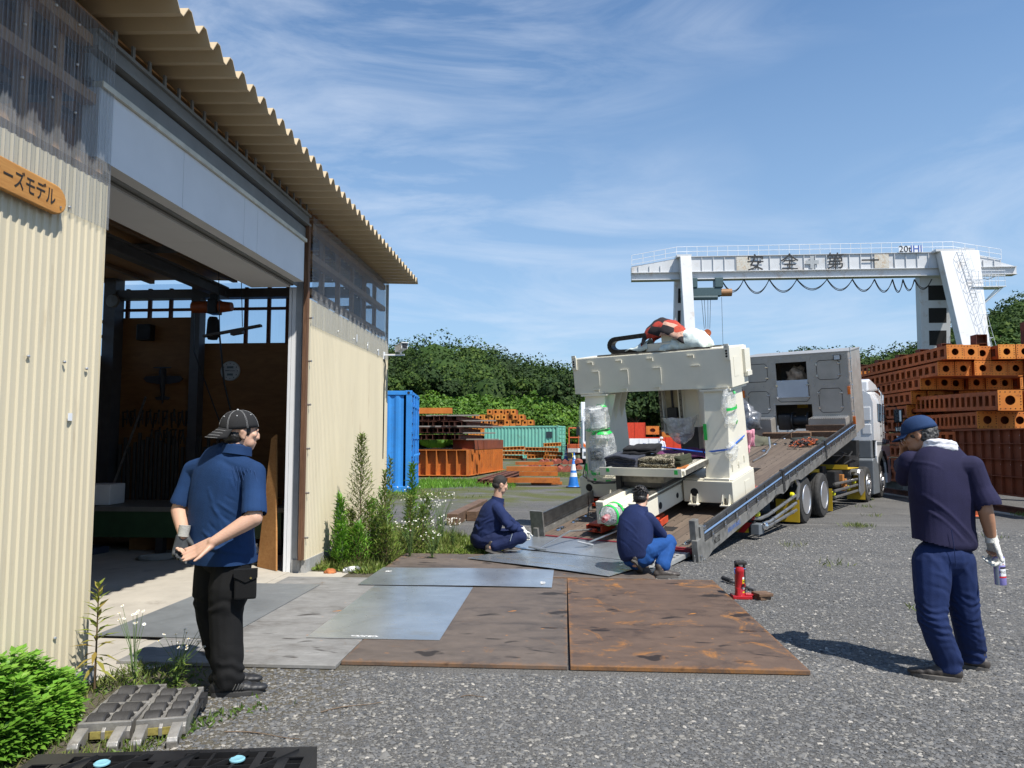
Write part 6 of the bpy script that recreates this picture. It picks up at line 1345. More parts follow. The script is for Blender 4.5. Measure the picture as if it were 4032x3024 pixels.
b = MB(); b.cyl((hk.x,YC-.2,hk.z+.5),(hk.x,YC+.2,hk.z+.5),.42,n=16); b.cbox((hk.x-.3,YC-.25,hk.z-.5),(hk.x+.3,YC+.25,hk.z+.5),.08); b.build('hook_block', m_or, t)
b = MB(); b.tube([(hk.x,YC,hk.z-.5),(hk.x,YC,hk.z-.9),(hk.x+.25,YC,hk.z-1.15),(hk.x,YC,hk.z-1.45),(hk.x-.25,YC,hk.z-1.2)],[.07,.09,.1,.08,.04],8); b.build('hook', m_chas, t)
b = MB(); pts = [545,668,808,960,1126,1265,1386,1485,1542,1605,1700]; dep = [345,355,350,340,345,352,358,360,352,345]
for i in range(10):
    a, c = z4(pts[i],282), z4(pts[i+1],280); lo = z4(600,dep[i]).z; n_ = 14
    for e in (0,.12): b.tube([(a.x+(c.x-a.x)*u, YC-.2+e, a.z+(lo-a.z-e)*(1-(2*u-1)**2)) for u in np.linspace(0,1,n_)],.045,4)
b.build('festoon_cable', m_chas, t)

# ================================================================ orange steel stock on the right
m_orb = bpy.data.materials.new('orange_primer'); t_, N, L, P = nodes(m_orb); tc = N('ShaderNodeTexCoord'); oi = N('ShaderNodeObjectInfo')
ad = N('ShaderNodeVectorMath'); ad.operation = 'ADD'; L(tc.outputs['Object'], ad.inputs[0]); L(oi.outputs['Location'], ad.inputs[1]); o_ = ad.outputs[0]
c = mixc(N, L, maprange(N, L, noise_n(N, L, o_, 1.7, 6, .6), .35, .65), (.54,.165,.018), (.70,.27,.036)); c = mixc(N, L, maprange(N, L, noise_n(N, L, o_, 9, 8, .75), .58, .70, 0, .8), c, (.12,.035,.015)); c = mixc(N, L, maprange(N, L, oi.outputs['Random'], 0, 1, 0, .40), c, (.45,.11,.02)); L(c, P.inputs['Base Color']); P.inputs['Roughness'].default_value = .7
m_orside = mat('shaded_side_primer', (.36,.080,.012), .75, var=.25, scale=3, dirt=(.12,.03,.012), dscale=6, damt=.4)  # redder primer, with the shade of the sun-averted sides painted into the colour
m_ordk = mat('red_primer', (.19,.042,.012), .75, var=.22, scale=2.5, dirt=(.10,.03,.015), dscale=5, damt=.3)
m_gird = mat('girder_orange', (.46,.135,.018), .7, var=.16, scale=2, dirt=(.16,.045,.015), dscale=4, damt=.45)
m_rust = mat('brown_rust', (.105,.035,.020), .85, var=.35, scale=5, bump=.3, bscale=30, dirt=(.20,.07,.03), dscale=3, damt=.5)
def box_beam_mesh(L_=5.6, w=.40, h=.33, per=.34):
    b = MB(); b.box((0,0,h-.014),(w,L_,h)); b.box((0,0,0),(w,L_,.014)); y = .12
    b.box((0,0,.014),(.012,.12,h-.014)); b.box((w-.012,0,.014),(w,L_,h-.014))
    while y < L_-.2:
        b.box((0,y,.014),(.012,y+.20,.07)); b.box((0,y,h-.075),(.012,y+.20,h-.014)); b.box((0,y+.20,.014),(.012,min(L_,y+per),h-.014)); b.box((.0,y-.004,.06),(.03,y,h-.06)); y += per
    return b
def end_plate(w=.40, h=.36, r=.085, n=20):
    b = MB(); vs = []; fs = []
    for k in range(n):
        a = 2*math.pi*(k+.5)/n; c_, s_ = math.cos(a), math.sin(a); q = max(abs(c_)/(w/2), abs(s_)/(h/2)); vs += [(w/2+r*c_,-.02,h/2-.015+r*s_),(w/2+c_/q,-.02,h/2-.015+s_/q)]
    cor = []
    for k in range(n): fs.append((2*k,2*k+1,(2*k+3)%(2*n),(2*k+2)%(2*n)))
    m_ = len(vs); vs += [(x,0,z) for x,_,z in vs]
    for k in range(n): fs += [(2*k+1,m_+2*k+1,m_+(2*k+3)%(2*n),(2*k+3)%(2*n)),((2*k+2)%(2*n),m_+(2*k+2)%(2*n),m_+2*k,2*k)]
    b.add(vs, fs)
    for sx in (0,w-.06): 
        for sz in (-.015,h-.075): b.prism([(sx,sz),(sx+.06,sz),(sx+.06,sz+.06),(sx,sz+.06)], -.0195, -.001, 'y')
    return b
def bolts(w=.40,h=.36):
    b = MB()
    for u in np.linspace(.04,w-.04,5):
        for z in (.02,h-.05): b.cyl((u,-.021,z),(u,-.024,z),.011,n=6)
    for z in np.linspace(.09,h-.12,4):
        for u in (.03,w-.03): b.cyl((u,-.021,z),(u,-.024,z),.011,n=6)
    return b
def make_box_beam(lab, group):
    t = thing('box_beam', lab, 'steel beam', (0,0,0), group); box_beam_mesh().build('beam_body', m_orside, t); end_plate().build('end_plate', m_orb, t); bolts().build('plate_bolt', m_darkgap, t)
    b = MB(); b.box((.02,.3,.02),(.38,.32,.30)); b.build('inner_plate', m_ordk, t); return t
gb = 'orange box beams stacked on the right'
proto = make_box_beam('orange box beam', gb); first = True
rows = [(18.85,3.52,9.42,5,'top row of the right-hand stack',5.6),(19.2,3.14,9.40,6,'second row of the right-hand stack',5.6),(20.2,2.86,9.40,7,'third row of the right-hand stack',5.6),(20.75,2.50,9.42,8,'fourth row of the right-hand stack',5.6),
        (21.1,2.13,9.40,3,'fifth row of the stack, left of the tilted beam',1),(21.2,1.76,9.40,2,'sixth row, behind the man in the cap',1),(18.6,1.38,9.40,1,'long row level with the top of the big girder',1),(18.7,1.02,9.40,1,'row just below it beside the big girder',1),(19.0,.66,9.42,1,'lowest upper row left of the man',1),(19.2,.44-.12,9.40,1,'bottom row resting on the base blocks',1),
        (24.6,3.40,9.40,2,'far pile behind the top row',1),(24.9,3.05,9.40,1,'far pile second row',1),(24.9,2.7,9.4,1,'far pile third row',1)]
ORD = ['first','second','third','fourth','fifth','sixth','seventh','eighth']
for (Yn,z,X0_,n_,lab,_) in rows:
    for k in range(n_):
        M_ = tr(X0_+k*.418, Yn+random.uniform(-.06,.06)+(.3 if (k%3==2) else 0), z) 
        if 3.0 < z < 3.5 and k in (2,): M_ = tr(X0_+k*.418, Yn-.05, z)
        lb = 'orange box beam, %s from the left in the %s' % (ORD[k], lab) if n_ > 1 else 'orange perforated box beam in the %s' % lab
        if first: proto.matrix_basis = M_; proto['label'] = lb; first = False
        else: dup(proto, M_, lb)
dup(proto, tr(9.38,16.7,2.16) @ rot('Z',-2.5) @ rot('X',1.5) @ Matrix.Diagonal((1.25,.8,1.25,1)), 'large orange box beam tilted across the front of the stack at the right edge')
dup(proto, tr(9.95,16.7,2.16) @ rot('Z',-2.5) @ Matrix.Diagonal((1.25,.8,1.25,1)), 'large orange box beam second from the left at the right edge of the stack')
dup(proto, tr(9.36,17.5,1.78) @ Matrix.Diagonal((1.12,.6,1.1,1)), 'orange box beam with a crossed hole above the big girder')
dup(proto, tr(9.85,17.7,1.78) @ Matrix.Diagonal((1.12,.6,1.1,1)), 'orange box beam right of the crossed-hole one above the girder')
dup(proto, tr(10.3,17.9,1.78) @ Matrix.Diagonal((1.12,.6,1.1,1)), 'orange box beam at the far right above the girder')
b = MB(); b.box((9.40,14.0,.36),(9.43,18.45,1.72)); b.box((9.30,14.0,1.72),(9.95,18.5,1.745)); b.box((9.30,14.0,.33),(9.95,18.5,.36)); b.box((9.9,14,.36),(9.93,18.4,1.72))
solo(b, 'plate_girder', 'big red-brown plate girder with ribs behind the standing man on the right', 'girder', m_ordk, (9.4,16,.33))
pg_ = bpy.data.objects['plate_girder']; b = MB()
for z in (.72,1.08,1.42): b.box((9.33,14,z),(9.40,18.45,z+.015))
for y in np.arange(14.1,18.5,.36): b.box((9.34,y,.36),(9.40,y+.014,1.72))
b.build('rib', m_ordk, pg_)
b = MB()
for y in np.arange(14.2,18.4,.36):
    for z in (1.60,1.34,.98): b.cyl((9.399,y,z),(9.395,y,z),.018,n=8)
b.parts('rib_hole', m_paper, pg_)
for k, Y_ in enumerate((19.1,21.4,23.3,24.7,26.2,27.9,29.6)):
    b = MB(); X_ = 11.6; b.box((X_-.15,Y_-.15,0),(X_-.135,Y_+.15,4.44)); b.box((X_+.135,Y_-.15,0),(X_+.15,Y_+.15,4.44)); b.box((X_-.135,Y_-.006,0),(X_+.135,Y_+.006,4.44)); b.box((X_-.15,Y_-.15,4.44),(X_+.15,Y_+.15,4.455))
    for z in (3.9,4.2): b.box((X_-.135,Y_-.15,z),(X_+.135,Y_+.15,z+.01))
    solo(b, 'steel_post', ['brown H-section post, tallest looking at the right edge','brown H-section post in front of the caged ladder leg','brown H-section post in front of the slotted crane leg','brown H-section post fourth from the right above the stack','brown H-section post fifth from the right above the stack','brown H-section post sixth from the right near the truck cab','brown H-section post leftmost above the stack'][k], 'post', m_rust, (X_,Y_,0), 'posts standing in the steel stack')
gbk = 'base blocks under the steel stack'
for k, Y_ in enumerate((15.2,21.2,22.6,24.2)):
    b = MB(); b.box((9.42,Y_,.02),(10.8,Y_+.30,.05)); b.box((9.42,Y_,.28),(10.8,Y_+.30,.31)); b.box((9.44,Y_+.12,.05),(10.8,Y_+.15,.28)); b.box((9.42,Y_+.0,.05),(9.45,Y_+.3,.28))
    solo(b, 'base_block', ['grey bolted base block under the big girder by the right edge','grey bolted base block under the stack behind the truck front','grey base block second behind the truck front','grey base block hidden furthest back'][k], 'base block', mat('base_grey', (.22,.215,.19), .7, var=.2), (9.5,Y_,0), gbk)
b = MB(); b.box((9.06,12,.0),(9.20,34,.03)); b.box((9.11,12,.03),(9.15,34,.11)); b.box((9.08,12,.11),(9.18,34,.14)); solo(b, 'crane_rail', 'brown steel rail along the ground in front of the orange stack', 'rail', m_rust, (9.13,16,0))
b = MB(); b.box((8.85,12,.0),(9.05,34,.012)); tag(b.build('rail_kerb', m_conc), kind='structure')

# ================================================================ far left yard
def container(name, lab, M_, l, w, h, m, doors=True):
    t = thing(name, lab, 'shipping container', M_); q = lambda: MB(M_)
    b = q(); 
    for (x,y) in ((0,0),(l-.16,0),(0,w-.16),(l-.16,w-.16)): b.box((x,y,0),(x+.16,y+.16,h))
    b.box((0.16,.0,h-.12),(l-.16,.07,h)); b.box((.16,.0,0),(l-.16,.07,.16)); b.box((.16,w-.07,h-.12),(l-.16,w,h)); b.box((.16,w-.07,0),(l-.16,w,.16)); b.box((0,.16,h-.12),(.1,w-.16,h)); b.box((l-.1,.16,h-.12),(l,w-.16,h)); b.box((l-.1,.16,0),(l,w-.16,.16)); b.box((0,.16,0),(.1,w-.16,.16)); b.build('frame', m, t, bevel=.01)
    b = q(); prof = []; x = .16
    while x < l-.16: prof += [(x,.055),(x+.07,.055),(x+.14,.02),(x+.21,.02)]; x += .28
    prof = [p for p in prof if p[0] < l-.16]; m2 = len(prof); 
    for y0, sg_ in ((0,1),(w,-1)): b.add([(p[0],y0+sg_*p[1],z) for z in (.16,h-.12) for p in prof],[(i,i+1,m2+i+1,m2+i) for i in range(m2-1)])
    b.add([(.02,.1,.12),(.02,w-.1,.12),(.02,w-.1,h-.1),(.02,.1,h-.1)],[(0,1,2,3)]); b.add([(0.05,.05,h-.03),(l-.05,.05,h-.03),(l-.05,w-.05,h-.03),(.05,w-.05,h-.03)],[(0,1,2,3)])
    b.build('side_panel', m, t, solid=.004)
    b = q()
    for (x,y) in ((0,0),(l-.18,0),(0,w-.18),(l-.18,w-.18)):
        for z in (-.005,h-.115): b.box((x-.008,y-.008,z),(x+.188,y+.188,z+.125))
    b.parts('corner_casting', m, t, bevel=.008)
    b = q(); 
    for (x,y) in ((l+.008,.09),(l+.008,w-.09)):
        for z in (.055,h-.055): b.cyl((x,y,z),(x+.003,y,z),.04,n=12)
    for x in (.09,l-.09):
        for z in (.055,h-.055): b.cyl((x,-.009,z),(x,-.012,z),.04,n=12)
    b.parts('casting_hole', m_darkgap, t)
    for k, (y0,y1) in enumerate(((.17,w/2-.01),(w/2+.01,w-.17))):
        b = q(); b.box((l-.05,y0,.17),(l-.02,y1,h-.13))
        for z in np.arange(.35,h-.3,.32): b.box((l-.02,y0+.08,z),(l+.005,y1-.08,z+.16))
        d = b.build('door', m, t, bevel=.01)
        for yy in (y0+.2,y1-.2):
            b = q(); b.cyl((l+.035,yy,.1),(l+.035,yy,h-.06),.02,n=8)
            for z in (.14,.75,1.5,h-.45,h-.1): b.box((l,yy-.05,z),(l+.06,yy+.05,z+.05))
            b.cyl((l+.055,yy,1.0),(l+.055,yy+.35,1.05),.016,n=6); b.build('lock_rod', m, d)
        for z in (.35,1.0,1.7,h-.45):
            b = q(); b.box((l-.01,(y0-.1) if k==0 else y1,z),(l+.03,(y0+.02) if k==0 else y1+.1,z+.12)); b.build('door_hinge', m, d)
    return t
m_blue = mat('container_blue', (.030,.225,.60), .5, var=.10, scale=1.5, dirt=(.04,.16,.38), dscale=3, damt=.25)
m_teal = mat('container_teal', (.19,.51,.40), .55, var=.08, scale=.9, dirt=(.16,.24,.18), dscale=2, damt=.25)
Mb = frame((-4.40,20.65,0),(.992,.124,0),(-.124,.992,0),(0,0,1)) @ tr(-6.06,0,.04)
container('blue_container', 'bright blue shipping container at the corner of the workshop, doors facing right', Mb, 6.06,2.44,2.87, m_blue)
Mtl = frame((-.62,57,0),(.974,-.225,0),(.225,.974,0),(0,0,1)) @ tr(-6.06,0,.04)
ct = container('teal_container', 'pale teal corrugated shipping container in the far yard', Mtl, 6.06,2.44,2.6, m_teal)
b = MB(Mtl); b.box((5.1,-.01,1.7),(5.55,.03,2.15)); b.box((5.05,-.02,1.68),(5.6,-.011,1.70)); b.build('vent_window', mat('vent_dark', (.03,.05,.06), .3), ct)
# orange girder box and the rusty beam stack on it
Mg = frame((-4.03,29.8,0),(.99,.14,0),(-.0,1,0),(0,0,1)); Mg = frame((-4.03,29.8,0),(.9903,-.0,0),(.142,.99,0),(0,0,1))
t = thing('orange_girder', 'long orange plate girder with upright ribs under the rusty beam stack', 'girder', Mg)
b = MB(Mg); b.box((-3.6,0,1.09),(.0,6.4,1.12)); b.box((-3.6,-.12,.06),(.12,6.5,.09)); b.box((-.02,0,.09),(0,6.4,1.09)); b.box((-3.6,.25,.09),(.0,.27,1.09)); b.build('girder_box', m_gird, t)
for k in range(9):
    b = MB(Mg); x = -3.4+k*.42; b.prism([(x,.09),(x+.02,.09),(x+.02,1.09),(x,1.09)],-.02,.25,'y'); b.build('rib', m_gird, t)
b = MB(Mg)
for k in range(16): b.box((.0,.3+k*.38,.09),(.06,.315+k*.38,1.09))
b.build('side_rib', m_gird, t)
b = MB(Mg)
for k in range(40): b.cyl((.001,.2+k*.155,.92),(.004,.2+k*.155,.92),.02,n=6)
b.build('bolt_hole', m_darkgap, t)
b = MB(Mg); b.box((-3.8,.4,-.01),(-3.2,.8,.06)); b.box((-1.2,.4,0),(-.5,6.3,.06)); solo(b,'timber_bearer','dark timbers under the orange girder','timber',timber,(-4.4,30.5,0))
b = MB(Mg); b.box((-.9,1.0,1.12),(.02,1.03,1.52)); b.box((-.9,1.0,1.50),(.02,6.4,1.53)); b.box((0,1.0,1.12),(.02,6.4,1.5)); b.box((-.02,2.5,1.12),(.06,2.53,1.5)); solo(b,'red_channel','dark red channel beam on top of the orange girder at its right end','beam',m_ordk,(-4.2,32,1.12))
def ibeam(b, M_, L_=6, w=.20, h=.20, tw=.014):
    b.box((-w/2,0,0),(w/2,L_,tw), M_); b.box((-w/2,0,h-tw),(w/2,L_,h), M_); b.box((-tw/2,0,tw),(tw/2,L_,h-tw), M_)
gi = 'rusty H-beams stacked on the orange girder'; b = MB(); ibeam(b, I4, 5.5)
ib = solo(b,'rusty_beam','rusty brown H-beam in the stack on the orange girder','steel beam',m_rust,tr(0,0,0),gi); first = True; random.seed(11)
lay = [(1.56,15,'lowest layer'),(1.84,15,'second layer'),(2.10,16,'third layer'),(2.34,14,'top layer')]
for z, n_, nm in lay:
    for k in range(n_):
        x = -3.55+k*.232+random.uniform(-.03,.03); M_ = Mg @ tr(x,random.uniform(-.15,.25),z-.02) @ rot('Z', random.uniform(-2,2)) @ rot('Y', random.choice((0,0,90)) if False else 0)
        if first: ib.matrix_basis = M_; first = False; o = ib
        else: o = ib.copy(); COL.objects.link(o); o.matrix_basis = M_
        o['label'] = 'rusty brown H-beam in the %s of the stack on the orange girder' % nm
m_gtim = wood_mat('grey_timber', (.22,.20,.17), (.36,.33,.29), ax=(1,10,10))
for k, (z,x0,x1,y) in enumerate(((1.78,-1.4,1.1,.3),(2.05,-1.9,1.3,.8),(2.05,-2.2,.5,.1),(2.31,-1.2,.9,1.2),(2.50,-1.8,.45,.2),(1.52,-1.0,1.1,.9))):
    b = MB(Mg); b.cbox((x0,y,z-.005),(x1,y+.10,z+.05),.005); solo(b,'timber_spacer',['grey timber spacer lowest on the right of the beam stack','grey timber spacer longest to the right between beam layers','grey timber spacer at the stack middle','grey timber spacer near the stack top','grey timber spacer on top of the beam stack','grey timber spacer by the red channel'][k],'timber',m_gtim,Mg @ tr(x0,y,z),'grey timber spacers in the beam stack')
b = MB(); b.box((-7.6,33,2.72),(-5.2,33.3,2.98)); b.box((-7.6,33,2.5),(-7.4,33.3,2.72)); solo(b,'orange_beam','flat orange beam lying on the left end of the rusty stack','steel beam',m_orb,(-6,33,2.7))
# far orange pile behind the teal container
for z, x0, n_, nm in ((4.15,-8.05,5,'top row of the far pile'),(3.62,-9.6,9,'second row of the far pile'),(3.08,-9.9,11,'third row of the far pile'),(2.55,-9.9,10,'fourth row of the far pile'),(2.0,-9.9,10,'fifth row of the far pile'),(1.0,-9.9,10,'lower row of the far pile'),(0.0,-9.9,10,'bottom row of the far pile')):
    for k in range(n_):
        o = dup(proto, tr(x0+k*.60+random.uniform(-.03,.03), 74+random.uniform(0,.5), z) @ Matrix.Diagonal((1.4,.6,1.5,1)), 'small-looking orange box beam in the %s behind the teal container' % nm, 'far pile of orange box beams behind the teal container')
# stacks in front of the teal container
def latt(name, lab, x, y, rows, L_, seed, m=m_orb, group=None):
    t = thing(name, lab, 'steel stack', (x,y,0), group); r = random.Random(seed)
    for k in range(rows):
        b = MB(tr(x+r.uniform(-.15,.15),y,.15+k*.30) @ rot('Z', r.uniform(-9,9)) @ rot('Y', r.uniform(-3,3)))
        b.box((0,-.5,.22),(L_,.5,.25)); b.box((0,-.5,0),(L_,.5,.03)); n_ = 6
        for i in range(n_+1): b.box((i*(L_-.05)/n_,-.48,.03),(i*(L_-.05)/n_+.05,-.44,.22)); 
        b.box((0,.0,.03),(L_,.02,.22)); b.build('orange_frame', m, t)
    b = MB(); b.box((x-.1,y-.5,0),(x+.1,y+.5,.15)); b.box((x+L_-.2,y-.5,0),(x+L_,y+.5,.15)); b.parts('bearer', m_rust, t)
    return t
latt('frame_stack','orange frames stacked three high at the left of the teal container',-4.9,55.5,3,1.7,1); latt('frame_stack','orange frames stacked beside them in the middle of the teal container',-3.1,55.2,3,1.6,2); latt('frame_stack','loosely piled orange frames topped by tilted pieces before the teal container',-1.75,54.8,4,1.3,5)
b = MB()
for k in range(16): b.cyl((-.35+k*.07,53.6,.1),(-.35+k*.07,53.6,1.25),.008,n=4)
for k in range(13): b.cyl((-.35,53.6,.1+k*.09),(.75,53.6,.1+k*.09),.008,n=4)
b.box((-.40,53.58,0),(-.35,53.62,1.3)); b.box((.75,53.58,0),(.80,53.62,1.3)); solo(b,'mesh_panel','wire mesh panel between brown posts before the teal container','mesh panel',m_rust,(0.2,53.6,0))
m_brick = mat('red_block_paint', (.28,.075,.045), .8, var=.25, scale=4)
b = MB(); b.box((0,0,0),(.28,.9,.025)); b.prism([(0,.025),(.28,.025),(.28,.13),(.14,.25),(0,.13)],0,.9,'y'); b.box((.0,-.01,.0),(.28,.0,.12))
rb_ = solo(b,'red_block','dark red angular steel block in the row on the gravel','steel block',m_brick,tr(0,0,0),'dark red blocks laid in rows behind the orange beams'); first = True
for row,(y,x0,n_,z) in enumerate(((34.6,-2.3,8,0),(36.4,-1.9,9,.05),(35.0,-.55,3,.0),(36.6,-1.4,7,.30))):
    for k in range(n_):
        M_ = tr(x0+k*.30,y,z+.02) @ rot('Z',random.uniform(-12,12)) @ rot('Y',random.choice((0,0,12,-14)))
        if first: rb_.matrix_basis = M_; o = rb_; first = False
        else: o = rb_.copy(); COL.objects.link(o); o.matrix_basis = M_
        o['label'] = 'dark red steel block in the %s row behind the orange beams' % ['nearest','second','right-hand','raised far'][row]
for k,(x0,x1,y,z,hh) in enumerate(((-1.95,-.22,24.5,.10,.16),(-1.6,-.3,25.0,.30,.14),(-2.0,-.3,24.6,.48,.15),(-1.75,-.45,25.4,.66,.10),(-1.2,-.15,25.0,.02,.08))):
    b = MB(tr((x0+x1)/2,y,z) @ rot('Z',[-1,2,1.5,-2,3][k])); l_ = (x1-x0)/2; b.box((-l_,-.12,0),(l_,.12,.012)); b.box((-l_,-.12,hh-.012),(l_,.12,hh)); b.box((-l_,-.12,.012),(l_,-.105,hh-.012)); b.box((-l_,.05,.012),(l_,.06,hh-.012)); solo(b,'orange_channel',['lowest orange channel beam nearest the cone','orange channel beam in the middle of the low pile','long orange channel beam near the top of the low pile','top orange channel beam of the low pile','thin orange beam at the ground on the right of the pile'][k],'steel beam',m_gird,tr((x0+x1)/2,y,z),'low pile of orange channel beams')
for k in range(9):
    a = (k%5)*.12; z = .05+(k//5)*.11; b = MB(); p0 = Vector((-2.95+a,24.4,z)); p1 = Vector((-2.15+a,28.0,z+.18))
    if k in (2,6,8): b.cyl(p0,p1,.05,n=10); lab, nm = 'rusty round pipe in the bundle behind the squatting man, ', 'steel_pipe'
    else: 
        d = (p1-p0).normalized(); X_,_z = perp(d); b.box((-.05,0,-.05),(.05,3.6,-.04),frame(p0,X_,d,X_.cross(d))); b.box((-.05,0,.04),(.05,3.6,.05),frame(p0,X_,d,X_.cross(d))); b.box((-.005,0,-.04),(.005,3.6,.04),frame(p0,X_,d,X_.cross(d))); lab, nm = 'rusty rail section in the bundle behind the squatting man, ', 'steel_rail'
    solo(b,nm,lab+('bottom layer' if k < 5 else 'upper layer'),'steel bar',m_rust,p0,'rusty bars bundled left of the low orange pile')
for k,(x,y,ang,l_,z) in enumerate(((-1.93,14.6,-3,3.3,.0),(-1.62,14.8,-7,2.3,.0),(-1.52,15.1,-5,1.8,.0),(-1.45,13.4,4,1.1,.0))):
    b = MB(tr(x,y,z) @ rot('Z',ang)); b.cbox((-.10,-l_/2,0),(.10,l_/2,.20-.02*k),.01); solo(b,'timber_baulk',['long dark timber baulk leftmost beside the squatting man','dark timber baulk second from the left by the squatting man','dark timber baulk right behind the squatting man','short brown timber baulk nearest the squatting man'][k],'timber',timber,tr(x,y,z) @ rot('Z',ang),'dark timber baulks on the gravel')
# cones
m_cb = mat('cone_blue', (.015,.16,.52), .45); m_cw = mat('cone_white', (.75,.76,.76), .5); m_co = mat('cone_orange', (.65,.13,.04), .5); m_cy = mat('cone_yellow', (.65,.55,.04), .5)
def cone(x, y, mc, lab, s=1.0, bands=True):
    t = thing('traffic_cone', lab, 'traffic cone', (x,y,0)); h = .72*s; r = lambda u: (.145*(1-u)+.028*u)*s
    b = MB(); b.lathe((x,y,.03),(0,0,1),[(.17*s,0),(.16*s,.02),(r(0),.03*s),(r(1),h),(r(1)*.8,h+.01),(0,h+.01)],24); b.build('cone_body', mc, t, smooth='auto')
    b = MB(); b.cbox((x-.20*s,y-.20*s,.0),(x+.20*s,y+.20*s,.035),.012); b.build('rubber_base', m_blackr, t)
    if bands:
        for u0,u1 in ((.38,.53),(.62,.86)):
            b = MB(); b.lathe((x,y,.03),(0,0,1),[(r(u0)+.002,h*u0),(r(u0)+.004,h*u0+.001),(r(u1)+.004,h*u1),(r(u1)+.002,h*u1+.001)],24); b.build('white_band', m_cw, t, smooth='auto')
    b = MB(); b.cyl((x,y,h+.03),(x,y,h+.12*s),.02*s,n=10); b.build('tip', m_cb if mc == m_cb else m_co, t)
cone(.22,23.6,m_cb,'nearest blue and white traffic cone on the gravel left of the truck bed',1.15); cone(.42,40.5,m_cb,'middle blue and white traffic cone beside the white lorry',1.05); cone(-.04,54.0,m_cb,'farthest blue and white traffic cone by the teal container',1.2); cone(.45,66,m_cy,'yellow traffic cone in the far yard near the walking worker',1.3,False); cone(7.95,15.0,m_co,'orange traffic cone half hidden behind the man with the spray can',1.0)
# white lorry facing the camera behind the wrapped column
LX, LY = .95, 46.0; t = thing('white_lorry', 'white box lorry facing the camera behind the wrapped machine column', 'lorry', (LX+1.25,LY+4,0))
b = MB(); b.cbox((LX,LY+1.9,1.0),(LX+2.5,LY+9.5,4.0),.05); b.build('cargo_box', m_whitep, t)
b = MB(); b.prism([(LY,.45),(LY+.05,1.4),(LY+.35,2.85),(LY+.8,3.05),(LY+1.8,3.1),(LY+1.8,.45)], LX+.05, LX+2.45, 'x'); cb_ = b.build('cab', m_whitep, t, bevel=.08)
b = MB(); b.prism([(LY+.035,1.5),(LY+.02,1.5),(LY+.30,2.7),(LY+.33,2.7)], LX+.2, LX+2.3, 'x'); b.box((LX+.03,LY+.5,1.6),(LX+.06,LY+1.4,2.6)); b.build('windscreen', m_glass, cb_)
b = MB(); b.cbox((LX+.02,LY-.12,.35),(LX+2.48,LY+.3,.95),.06); b.build('bumper', m_whitep, cb_)
for x in (LX+.12,LX+2.02):
    b = MB(); b.cbox((x,LY-.14,.55),(x+.38,LY-.11,.80),.02); b.build('headlight', m_chrome, cb_); b = MB(); b.prism([(x,1.35),(x+.30,1.05),(x+.2,1.0),(x-.02,1.15)],LY-.06,LY+.06,'y'); b.build('indicator', m_orange, cb_)
for x, sg_ in ((LX+.0,-1),(LX+2.5,1)):
    b = MB(); b.tube([(x,LY+.2,2.7),(x+sg_*.22,LY+.05,2.6),(x+sg_*.22,LY+.05,1.9)],.025,5); b.cbox((x+sg_*.22-.11,LY-.02,1.8),(x+sg_*.22+.11,LY+.08,2.35),.03); b.build('mirror', m_black, cb_)
    b = MB(); b.cyl((x+(.05 if sg_<0 else -.35),LY+1.0,.5),(x+(.35 if sg_<0 else -.05),LY+1.0,.5),.5,n=20); b.cyl((x+(.05 if sg_<0 else -.35),LY+7.5,.5),(x+(.35 if sg_<0 else -.05),LY+7.5,.5),.5,n=20); b.build('wheel', m_tyre, t)
b = MB(); b.box((LX+.6,LY+1.8,.6),(LX+1.9,LY+9.4,1.0)); b.build('lorry_frame', m_chas, t)
# far vehicles seen through the machine
def flatbed(name, lab, px, Y_, w, m_bed, zbed, hgt, m_cab=None, red=False):
    x = (px-2230)/2886*Y_; t = thing(name, lab, 'lorry', (x+w/2,Y_,0)); b = MB(); b.box((x,Y_,zbed),(x+w,Y_+.06,zbed+hgt)); b.box((x,Y_+2.1,zbed),(x+w,Y_+2.16,zbed+hgt)); b.box((x,Y_,zbed-.1),(x+w,Y_+2.16,zbed)); b.box((x,Y_+.06,zbed),(x+.06,Y_+2.1,zbed+hgt)); b.box((x+w-.06,Y_+.06,zbed),(x+w,Y_+2.1,zbed+hgt))
    n_ = max(3,int(w/.7))
    for k in range(n_+1): b.box((x+k*(w-.08)/n_,Y_-.03,zbed),(x+k*(w-.08)/n_+.08,Y_,zbed+hgt))
    b.build('bed_side', m_bed, t); b = MB(); b.box((x,Y_+.3,zbed-.35),(x+w,Y_+1.8,zbed-.12)); b.build('lorry_frame', m_co if red else m_chas, t)
    for q in (x+.5,x+w*.5,x+w-.8): b = MB(); b.cyl((q,Y_+.02,.45),(q,Y_+.3,.45),.45,n=18); b.build('wheel', m_tyre, t)
    if m_cab:
        b = MB(); b.prism([(x-.2,.5),(x-.2,2.6),(x-1.3,2.6),(x-1.75,1.5),(x-1.8,.5)],Y_,Y_+2.1,'y'); b.build('cab', m_cab, t, bevel=.08); b = MB(); b.prism([(x-.5,1.5),(x-.5,2.35),(x-1.25,2.35),(x-1.6,1.5)],Y_-.02,Y_-.005,'y'); b.build('side_window', m_glass, t)
    return t
m_redp = mat('red_vehicle', (.62,.05,.015), .5)
flatbed('red_dropside_lorry','red high-sided lorry bed with black ring marks seen through the machine',2420,62,2.5,m_redp,1.45,1.55,m_redp)
flatbed('white_dropside_lorry','low white dropside lorry seen through the machine frame',2475,52,2.1,m_whitep,1.02,.62,None,True)
flatbed('red_dropside_lorry','long red low-sided lorry farther back through the machine frame',2520,68,4.5,m_redp,.8,1.0)
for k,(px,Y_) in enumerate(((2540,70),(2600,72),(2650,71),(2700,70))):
    dup(proto, tr((px-2230)/2886*Y_,Y_,2.1-.3*k) @ Matrix.Diagonal((3.0,.4,2.2,1)), 'orange box frame in the far yard seen through the machine, %s from the left' % ORD[k], 'orange frames far behind the machine')
